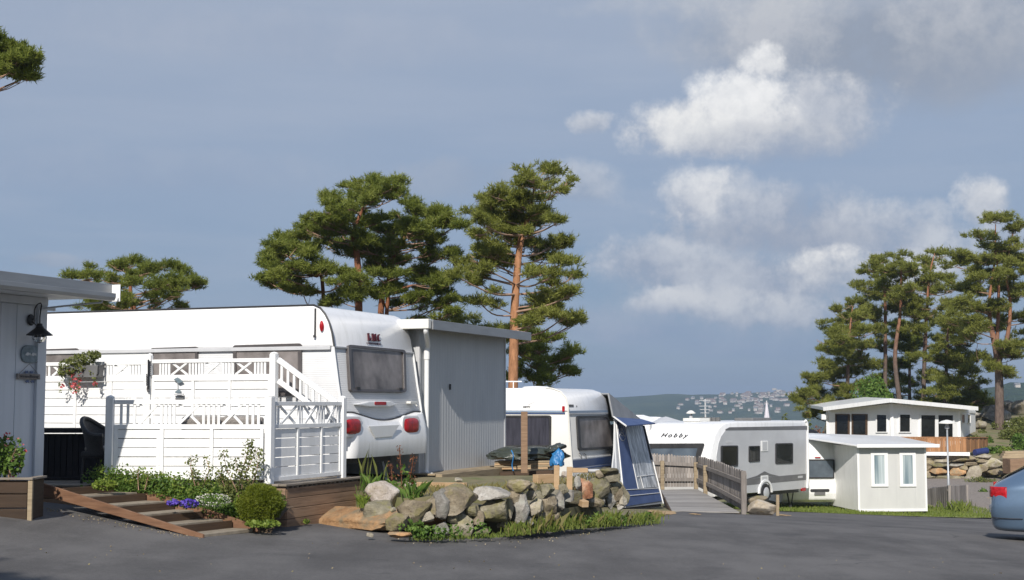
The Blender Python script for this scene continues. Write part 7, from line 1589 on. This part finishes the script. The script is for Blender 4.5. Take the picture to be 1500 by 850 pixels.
pine('pine_tree', 'shorter pine filling the gap between the two slim trunks', 92, [[(1332, gpx(1332, 92), .22), t7(470, 770, .2), t7(470, 560, .12), t7(470, 480, .05)]], z7(T6+[(500, 440, 50, 26), (380, 560, 50, 28), (500, 540, 50, 28), (360, 700, 60, 34), (420, 760, 60, 30)]), M['bark_c'], M['pine1'], seed=13, depth=2.6, **kw)
T7 = [(560, 600, 56, 30), (580, 680, 56, 34), (650, 560, 56, 30), (620, 620, 56, 26), (700, 650, 46, 26), (640, 700, 66, 30), (720, 760, 46, 26), (630, 770, 86, 34), (600, 560, 46, 24), (680, 600, 46, 22), (560, 780, 50, 24), (690, 790, 60, 26), (620, 490, 50, 22)]
pine('pine_tree', 'bushy low pine behind the right wing of the lodge', 83, [[(1386, gpx(1386, 83), .26), t7(605, 760, .22), t7(612, 560, .13), t7(615, 490, .05)]], z7(T7+[(520, 600, 50, 28), (650, 640, 60, 30), (700, 700, 60, 30), (760, 780, 50, 24), (600, 740, 60, 30), (680, 540, 46, 24)]), M['bark_c'], M['pine2'], seed=14, depth=2.6, **kw)
bsh('bright green leafy tree among the trunks behind the lodge', 1277, 568, 36, 30, 81, M['leaf'], 5200, .085, 'leafy_tree', 'tree', clumps=12)
# pine behind the photographer's left shoulder that throws the shade on the asphalt
SP = [Vector((-8.0+dx, -.2+dy, z)) for dx, dy, z in ((.2, .1, 8.4), (1.5, .3, 7.9), (-1.2, .6, 8.0), (.9, -1.0, 7.6), (1.9, -.4, 7.4), (-.6, -1.2, 8.6), (.9, .5, 8.4), (.3, 0, 9.0), (-2.2, -.2, 7.5))]
rt = thing('pine_tree', 'pine beside the camera whose shade falls on the asphalt', 'tree', (-8.0, -.2, .2)); mb = MB(); mb.tube(smooth_path([(-8.0, -.2, .1), (-7.9, -.2, 4), (-7.7, -.1, 8), (-7.7, -.1, 9.4)], 12), [.28, .27, .26, .25, .24, .23, .21, .19, .17, .14, .1, .07, .03], 10); mb.build('trunk', M['bark_b'], rt, smooth=True, angle=80)
cm = MB(); lm = MB()
for c in SP:
    lm.tube([Vector((-7.75, -.15, c.z-.9)), c-Z*.1], [.05, .015], 6)
    for _ in range(7):
        tc_ = np.array(c)+RNG.normal(size=3)*np.array([.5, .5, .15]); u = unit(50); u[:, 2] = np.abs(u[:, 2])-.2
        needles(cm, tc_+u*np.array([.42, .42, .22])*RNG.uniform(.4, 1, (50, 1)), u*.7+np.array([0, 0, .5]), .2, .045, 10)
lm.build('limbs', M['limb'], rt); cm.build('crown', M['pine1'], rt)

# ================================================================== plants by the deck
bedz = lambda x, y: 0
A_, B_ = near0+wid*1.06, near0+run*1.05+wid*1.06
def bed(u, v):
    f = A_.lerp(B_, u)-wn*.02; g = Vector((lerp(-3.02, -5.5, u), 17.80, lerp(.34, .53, u))); p = Vector((f.x, f.y, lerp(A_.z+.0, B_.z+.03, u))).lerp(g, v)
    return p+Z*(.05*math.sin(math.pi*v)+.02*math.sin(u*17+v*5))
mb = MB(); mb.grid(bed, 30, 14, -.12, 1.0, 0, 1.0); mb.build('flower_bed', M['soil'], smooth=True, kind='structure')
def bedpt(px, py, d=17.4): return at(px, py, d)
cm = MB()
for _ in range(620):
    u, v = RNG.uniform(-.06, .98), RNG.uniform(.02, 1)**.9; p = bed(u, v); h = RNG.uniform(.03, .11)+.10*v*RNG.random()+.07*(vnoise(np.array([u*9, v*5, 1.0]))+.3)
    leaves(cm, in_ellipsoid(26, (p.x, p.y, p.z+h*.7), (.10, .09, h)), .019, .7)
cm.build('ground_cover', M['leaf'], kind='stuff', label='dense green ground cover plants filling the bed beside the steps', cat='ground cover')
cm = MB()
for _ in range(150):
    u, v = RNG.uniform(-.06, .98), RNG.uniform(.0, 1); p = bed(u, v); h = RNG.uniform(.05, .13)+.08*v
    leaves(cm, in_ellipsoid(16, (p.x, p.y, p.z+h), (.09, .08, h*.8)), .021, .8)
cm.build('ground_cover', M['leaf_light'], kind='stuff', label='yellow green leaves mixed through the bed beside the steps', cat='ground cover')
def flowers(label, px, py, rx, ry, d, mat, n, sz, leafn=160):
    c = at(px, py+ry*.6, d); k = d/FPX; t = thing('flower_clump', label, 'flowers', c); mb = MB(); leaves(mb, in_ellipsoid(leafn, (c.x, c.y, c.z+ry*k*.5), (rx*k, rx*k*.7, ry*k*.8), .4), .018, .5); mb.build('foliage', M['leaf'], t)
    mb = MB(); leaves(mb, in_ellipsoid(n, (c.x, c.y-.03, c.z+ry*k*.8), (rx*k, rx*k*.7, ry*k*.8), .9), sz, .4, .9); mb.build('petals', mat, t)
flowers('left one of the two purple flower clumps beside the timber steps', 254, 737, 9, 5, 16.9, M['purple'], 90, .016)
flowers('larger right one of the two purple flower clumps beside the timber steps', 277, 739, 14, 7, 16.95, M['purple'], 170, .017)
flowers('drift of small white flowers between the purple clumps and the round bush', 313, 735, 27, 12, 17.15, M['whitepet'], 330, .0085, 420)
flowers('yellow green leafy clump at the top of the steps', 155, 712, 18, 8, 17.35, M['leaf_light'], 220, .024, 120)
flowers('yellow green trailing plant at the lowest step beneath the round bush', 385, 768, 26, 6, 16.95, M['leaf_light'], 240, .022, 120)
flowers('small green weed on the asphalt in front of the deck side', 449, 764, 5, 4, 18.2, M['leaf_light'], 30, .014, 30)
# round dwarf conifer
rb = at(381, 774, 17.2); rbr = 37*17.2/FPX; cb = thing('round_bush', 'round yellow green dwarf conifer bush at the deck corner', 'bush', rb)
mb = MB(); n_ = 5200; u = unit(n_); u[:, 2] = np.where(u[:, 2] < -.6, -u[:, 2], u[:, 2]); rr = .84+.16*fbm(u*3.1, 3)[:, None]; C_ = np.array([rb.x, rb.y, rb.z+rbr*.86])+u*rr*np.array([rbr*1.0, rbr*.95, rbr*.92])*RNG.uniform(.72, 1, (n_, 1))
needles(mb, C_, u*.9+np.array([0, 0, .3]), .038, .009, 6); mb.build('foliage', M['conifer'], cb)
mb = MB(); V = IV*np.array([rbr*.7, rbr*.66, rbr*.66])+np.array([rb.x, rb.y, rb.z+rbr*.8]); mb.np(V, IF); mb.build('inner_twigs', M['conifer'], cb, smooth=True)
# climbing shrubs in front of the lattice fence
def climber(label, stems, d, mat, size=.018, n=10, name='climbing_shrub'):
    c = at(stems[0][0][0], stems[0][0][1], d); t = thing(name, label, 'shrub', c); sm = MB(); cm = MB()
    for st_ in stems:
        P = smooth_path([at(p[0], p[1], d+RNG.uniform(-.06, .06)) for p in st_], 14); sm.tube(P, [lerp(.007, .003, i/14) for i in range(15)], 5)
        for i, p in enumerate(P[2:]): leaves(cm, in_ellipsoid(n, p, (.075, .06, .055), .3), size, .4)
    sm.build('stems', M['limb'], t); cm.build('foliage', mat, t); return t
climber('tall climbing shrub against the right part of the white front fence', [[(352, 735), (345, 715), (333, 690), (327, 662)], [(352, 735), (356, 705), (366, 680), (378, 658)], [(358, 735), (370, 708), (376, 690), (379, 665)], [(345, 735), (338, 712), (322, 700)], [(350, 730), (352, 700), (362, 665), (364, 648)], [(355, 735), (368, 712), (350, 690), (345, 675)], [(340, 735), (330, 715), (320, 690)]], 17.55, M['leaf_olive'], .02, 15)
climber('smaller two stemmed climbing shrub against the middle of the white front fence', [[(292, 730), (284, 705), (279, 680), (284, 672)], [(293, 730), (300, 705), (306, 688), (302, 672)], [(290, 730), (290, 705), (284, 692)]], 17.6, M['leaf_olive'], .017, 11)
climber('reddish tall weed in front of the left part of the white front fence', [[(203, 718), (202, 700), (203, 688)], [(212, 718), (216, 702), (218, 694)]], 17.6, M['leaf_olive'], .012, 5)
# dock plant and grasses between deck and boulders
dkp = thing('dock_plant', 'tall dock weed with red brown seed spikes beside the caravan corner', 'weed', at(590, 745, 19.3))
sm = MB(); cm = MB(); rmn = MB()
for st_ in ([(590, 745), (588, 700), (585, 655)], [(592, 745), (600, 705), (606, 668)], [(588, 745), (577, 710), (572, 680)], [(594, 745), (602, 725), (607, 700)]):
    P = smooth_path([at(p[0], p[1], 19.2) for p in st_], 16); sm.tube(P, .007, 5)
    for p in P[9:]: leaves(rmn, in_ellipsoid(9, p, (.05, .05, .045), .3), .014, .2)
    for p in P[1:11]: leaves(cm, in_ellipsoid(5, p, (.13, .11, .06), .5), .05, .8, .42)
sm.build('stems', M['redleaf'], dkp); cm.build('leaves', M['leaf'], dkp); rmn.build('seed_heads', M['redleaf'], dkp)
def tuft(label, px, py, rx, d, h, n, mat, w=.012, lean=.4, name='grass_tuft'):
    c = at(px, py, d); k = d/FPX; P = np.c_[c.x+RNG.normal(size=n)*rx*k*.6, c.y+RNG.normal(size=n)*rx*k*.4, np.full(n, c.z-.02)]; mb = MB(); blades(mb, P, h, w, lean); return mb.build(name, mat, label=label, cat='grass tuft')
tuft('long green grass tuft between the deck end and the pale boulder', 541, 722, 16, 19.2, .24, 50, M['leaf'], .006, .4)
tuft('short bright grass tuft left of the pale boulder', 532, 742, 7, 18.3, .15, 60, M['leaf_light'], .009, .5)
tuft('broad leaved tuft at the right of the pale boulder', 604, 735, 10, 18.6, .25, 40, M['leaf'], .035, .6)
tuft('three tall grass stems in front of the dark caravan underside', 545, 715, 22, 19.6, .55, 9, M['leaf_olive'], .009, .2)
# grassy verges are uncountable
def verge(name, pts, h, n, mat, w, wid_px=6, lean=.5, label=None):
    mb = MB(); tot = []
    for _ in range(n):
        t = RNG.random()*(len(pts)-1); cl = float(vnoise(np.array([t*2.3+n, 1.5, 7.1])))*.5+.5+.3*float(vnoise(np.array([t*7+n, 4.5, 2.1])))
        if RNG.random() > cl*1.15: continue
        k = int(t); f = t-k; a, b = pts[k], pts[k+1]; px, py, d = (lerp(a[i], b[i], f) for i in range(3)); hh = lerp(a[3], b[3], f)*(.5+.75*cl)
        p = at(px, py, d); tot.append((p.x+RNG.normal()*.05, p.y+RNG.normal()*.09+.05, p.z-.01, hh))
    T_ = np.array(tot)
    T_ = T_[T_[:, 3].argsort()]
    for q in range(8):
        s_ = T_[len(T_)*q//8:len(T_)*(q+1)//8]; nn = len(s_); blades(mb, s_[:, :3], h*float(np.mean(s_[:, 3])), w, lean)
    return mb.build(name, mat, kind='stuff', label=label, cat='grass')
V1 = [(598, 789, 17.05, .3), (640, 790, 17.1, .4), (690, 788, 17.5, .5), (740, 785, 17.9, .7), (790, 780, 18.5, 1.1), (830, 775, 19.4, 1.2), (870, 772, 20.4, 1.2), (920, 769, 22.0, 1.0), (966, 766, 24.0, .8)]
verge('verge_grass', V1, .10, 2600, M['grass'], .011, label='green verge grass growing along the foot of the boulder wall')
V1b = [(a, b-5, c+.15, e_) for a, b, c, e_ in V1[3:]]
verge('verge_grass', V1b, .15, 1300, M['grass'], .011, label='taller verge grass between the boulders and the asphalt')
verge('verge_grass', V1[3:], .2, 200, M['drygrass'], .006, label='dry yellow stalks among the verge grass')
mb = MB()
for px, py, d, n_ in ((612, 780, 17.0, 120), (632, 785, 17.0, 120), (660, 783, 17.15, 90), (600, 776, 17.1, 60), (700, 778, 17.4, 60), (850, 765, 20.0, 80), (905, 764, 21.6, 110), (945, 762, 23.2, 110), (880, 762, 20.9, 60)):
    c = at(px, py, d); leaves(mb, in_ellipsoid(n_, (c.x, c.y, c.z+.03), (.16, .1, .1), .4), .026, .7)
mb.build('verge_weeds', M['leaf'], kind='stuff', label='leafy weeds along the asphalt edge below the boulders', cat='weeds')
mb = MB(); P = []
for _ in range(900):
    x = RNG.uniform(-1.6, 1.6); y = float(stone_front(x))+RNG.uniform(.35, 1.8); P.append((x, y, float(tz(np.array(x), np.array(y)))-.02))
blades(mb, np.array(P), .1, .009, .5); mb.build('terrace_grass', M['drygrass'], kind='stuff', label='short dry grass on top of the boulder terrace', cat='grass')
# loose grit and litter on the asphalt
mb = MB(); G = []
for _ in range(330):
    r_ = RNG.random()
    if r_ < .45: q = near0+run*RNG.uniform(-.1, 1.3)-wn*abs(RNG.normal())*.16-wn*.04; x, y = q.x, q.y
    elif r_ < .75: t = RNG.uniform(0, 7.99); k_ = int(t); p = at(lerp(V1[k_][0], V1[k_+1][0], t-k_), lerp(V1[k_][1], V1[k_+1][1], t-k_)+3, lerp(V1[k_][2], V1[k_+1][2], t-k_)); x, y = p.x+RNG.normal()*.06, p.y-abs(RNG.normal())*.3
    else: x, y = RNG.uniform(-5, 7), RNG.uniform(12.5, 18)
    G.append((x, y, float(near_h(np.array([x]), np.array([y])))+.008))
leaves(mb, np.array(G), .009, 1.2, .8); leaves(mb, np.array(G)+np.array([.003, .002, .004]), .009, .2, .8)
mb.build('grit', M['rock_brown'], kind='stuff', label='loose grit scattered along the asphalt edges', cat='grit')
# lawn blades
P = []
while len(P) < 9000:
    x, y = RNG.uniform(6.8, 16), RNG.uniform(38.5, 48.5); y0 = np.interp(x, [6.9, 7.6, 9, 12, 15.8, 16.3], [38.6, 40.3, 41.9, 43.1, 44.0, 45])
    if y > y0+.03: P.append((x, y, gz(x, y)+.015))
mb = MB(); blades(mb, np.array(P), .085, .022, .5); mb.build('lawn_grass', M['grass'], kind='stuff', label='mown lawn grass around the small white annexe', cat='grass')
tuft('rough grass clump at the corner of the small picket fence', 1405, 750, 20, 46.8, .34, 160, M['grass'], .022)
for lab, px, py, rx, d, h in (('sandy grass patch at the ramp foot beside the awning', 962, 757, 12, 27.5, .12),): tuft(lab, px, py, rx, d, h, 60, M['drygrass'])
def sandpatch(pts, d):
    mb = MB(); mb.grid(lambda u, v: (lambda p: Vector((p.x, p.y, float(near_h(np.array([p.x]), np.array([p.y])))+.012+.004*math.sin(u*9+v*7))))(at(lerp(lerp(pts[0][0], pts[1][0], u), lerp(pts[3][0], pts[2][0], u), v)+(3*math.sin(v*7+u*5)), 760, lerp(d[0], d[1], v))), 20, 10); mb.build('sandy_soil', M['sand'], smooth=True, kind='structure')
sandpatch([(955, 0), (985, 0), (992, 0), (950, 0)], (28.5, 32.0)); sandpatch([(1140, 0), (1160, 0), (1152, 0), (1140, 0)], (33.2, 35)); sandpatch([(1010, 0), (1025, 0), (1024, 0), (1012, 0)], (29.5, 30.6))

# ================================================================== distant houses on the hill
def far_pt(px, py):
    top = CAMZ+(HOR-interp(px, HP))/FPX*HD1
    best = None
    for i in range(401):
        t = i/400; d = lerp(HD0, HD1, t); z = lerp(-64, top, t**.8); y = proj(((px-CX)/FPX*d, d, z))[1]
        if best is None or abs(y-py) < best[0]: best = (abs(y-py), Vector(((px-CX)/FPX*d, d, z)))
    return best[1]
def far_house(w, dp, h, rh, wallm_, roofm):
    mb = MB(); mb.mi = 0
    mb.box((0, 0, h/2-.5), (1, 0, 0), (0, 1, 0), Z, w/2, dp/2, h/2+.5); mb.mi = 1
    a = w/2+.3; b = dp/2+.3; mb.add([(-a, -b, h), (a, -b, h), (a, b, h), (-a, b, h), (-a, 0, h+rh), (a, 0, h+rh)], [(0, 1, 5, 4), (2, 3, 4, 5), (1, 2, 5), (3, 0, 4), (3, 2, 1, 0)]); return mb
HL = 'pale little house among the trees of the far hillside'
protos = []
HG = 'houses on the far hillside'
rs = random.Random(5)
spots = []
for n_, x0, x1, y0, y1 in ((34, 1055, 1168, 576, 581), (26, 1085, 1168, 580, 588), (30, 1005, 1110, 583, 591), (16, 1015, 1160, 591, 599), (12, 1040, 1160, 599, 607)):
    for _ in range(n_):
        px = rs.uniform(x0, x1); spots.append((px, max(rs.uniform(y0, y1), interp(px, HP)+1.2)))
spots += [(993, 600), (996, 594), (1168, 600), (1020, 589), (1027, 586)]
for i, (px, py) in enumerate(spots):
    p = far_pt(px, py); k = i % 4
    if k >= len(protos):
        w_, d_, h_, r_ = ((5.5, 5, 2.6, 1.6), (7, 5, 2.3, 1.3), (4.5, 5, 3.0, 1.7), (9, 6, 3.2, 1.2))[k]
        o = far_house(w_, d_, h_, r_, None, None); o.v = [(v[0]+p.x, v[1]+p.y, v[2]+p.z) for v in o.v]
        hob = o.build('house', [M['farwhite'], (M['farroof'], M['farroof'], M['farroof2'], M['farroof'])[k]], label=HL, cat='house', group=HG); protos.append(hob); h_ = hob
    else: h_ = protos[k].copy(); COL.objects.link(h_)
    h_.location = p-Z*.6; h_.rotation_euler = (0, 0, rs.uniform(-.9, .9)); s_ = rs.uniform(.7, 1.15); h_.scale = (s_, s_, s_)
p = far_pt(1133, 575.3); mb = MB(); mb.mi = 0; mb.box(p+Z*6, (1, 0, 0), (0, 1, 0), Z, 3.6, 3, 1.5); mb.box(p+Z*3+Vector((8, 0, 0)), (1, 0, 0), (0, 1, 0), Z, 5, 3, 2); mb.build('tower_block', M['farwhite'], label='pale block building highest on the ridge of the far hill', cat='building')
# the bank's cottage on the nearer right hand hill
p = Vector((at(1490, 566, 1120).x, 1120, at(1490, 567.5, 1120).z)); mb = far_house(4, 4, 2.2, 1.3, None, None); mb.v = [(v[0]+p.x, v[1]+p.y, v[2]+p.z) for v in mb.v]; mb.build('cottage', [M['farwhite'], M['farroof2']], label='single pale cottage on the nearer hill at the right edge', cat='house')
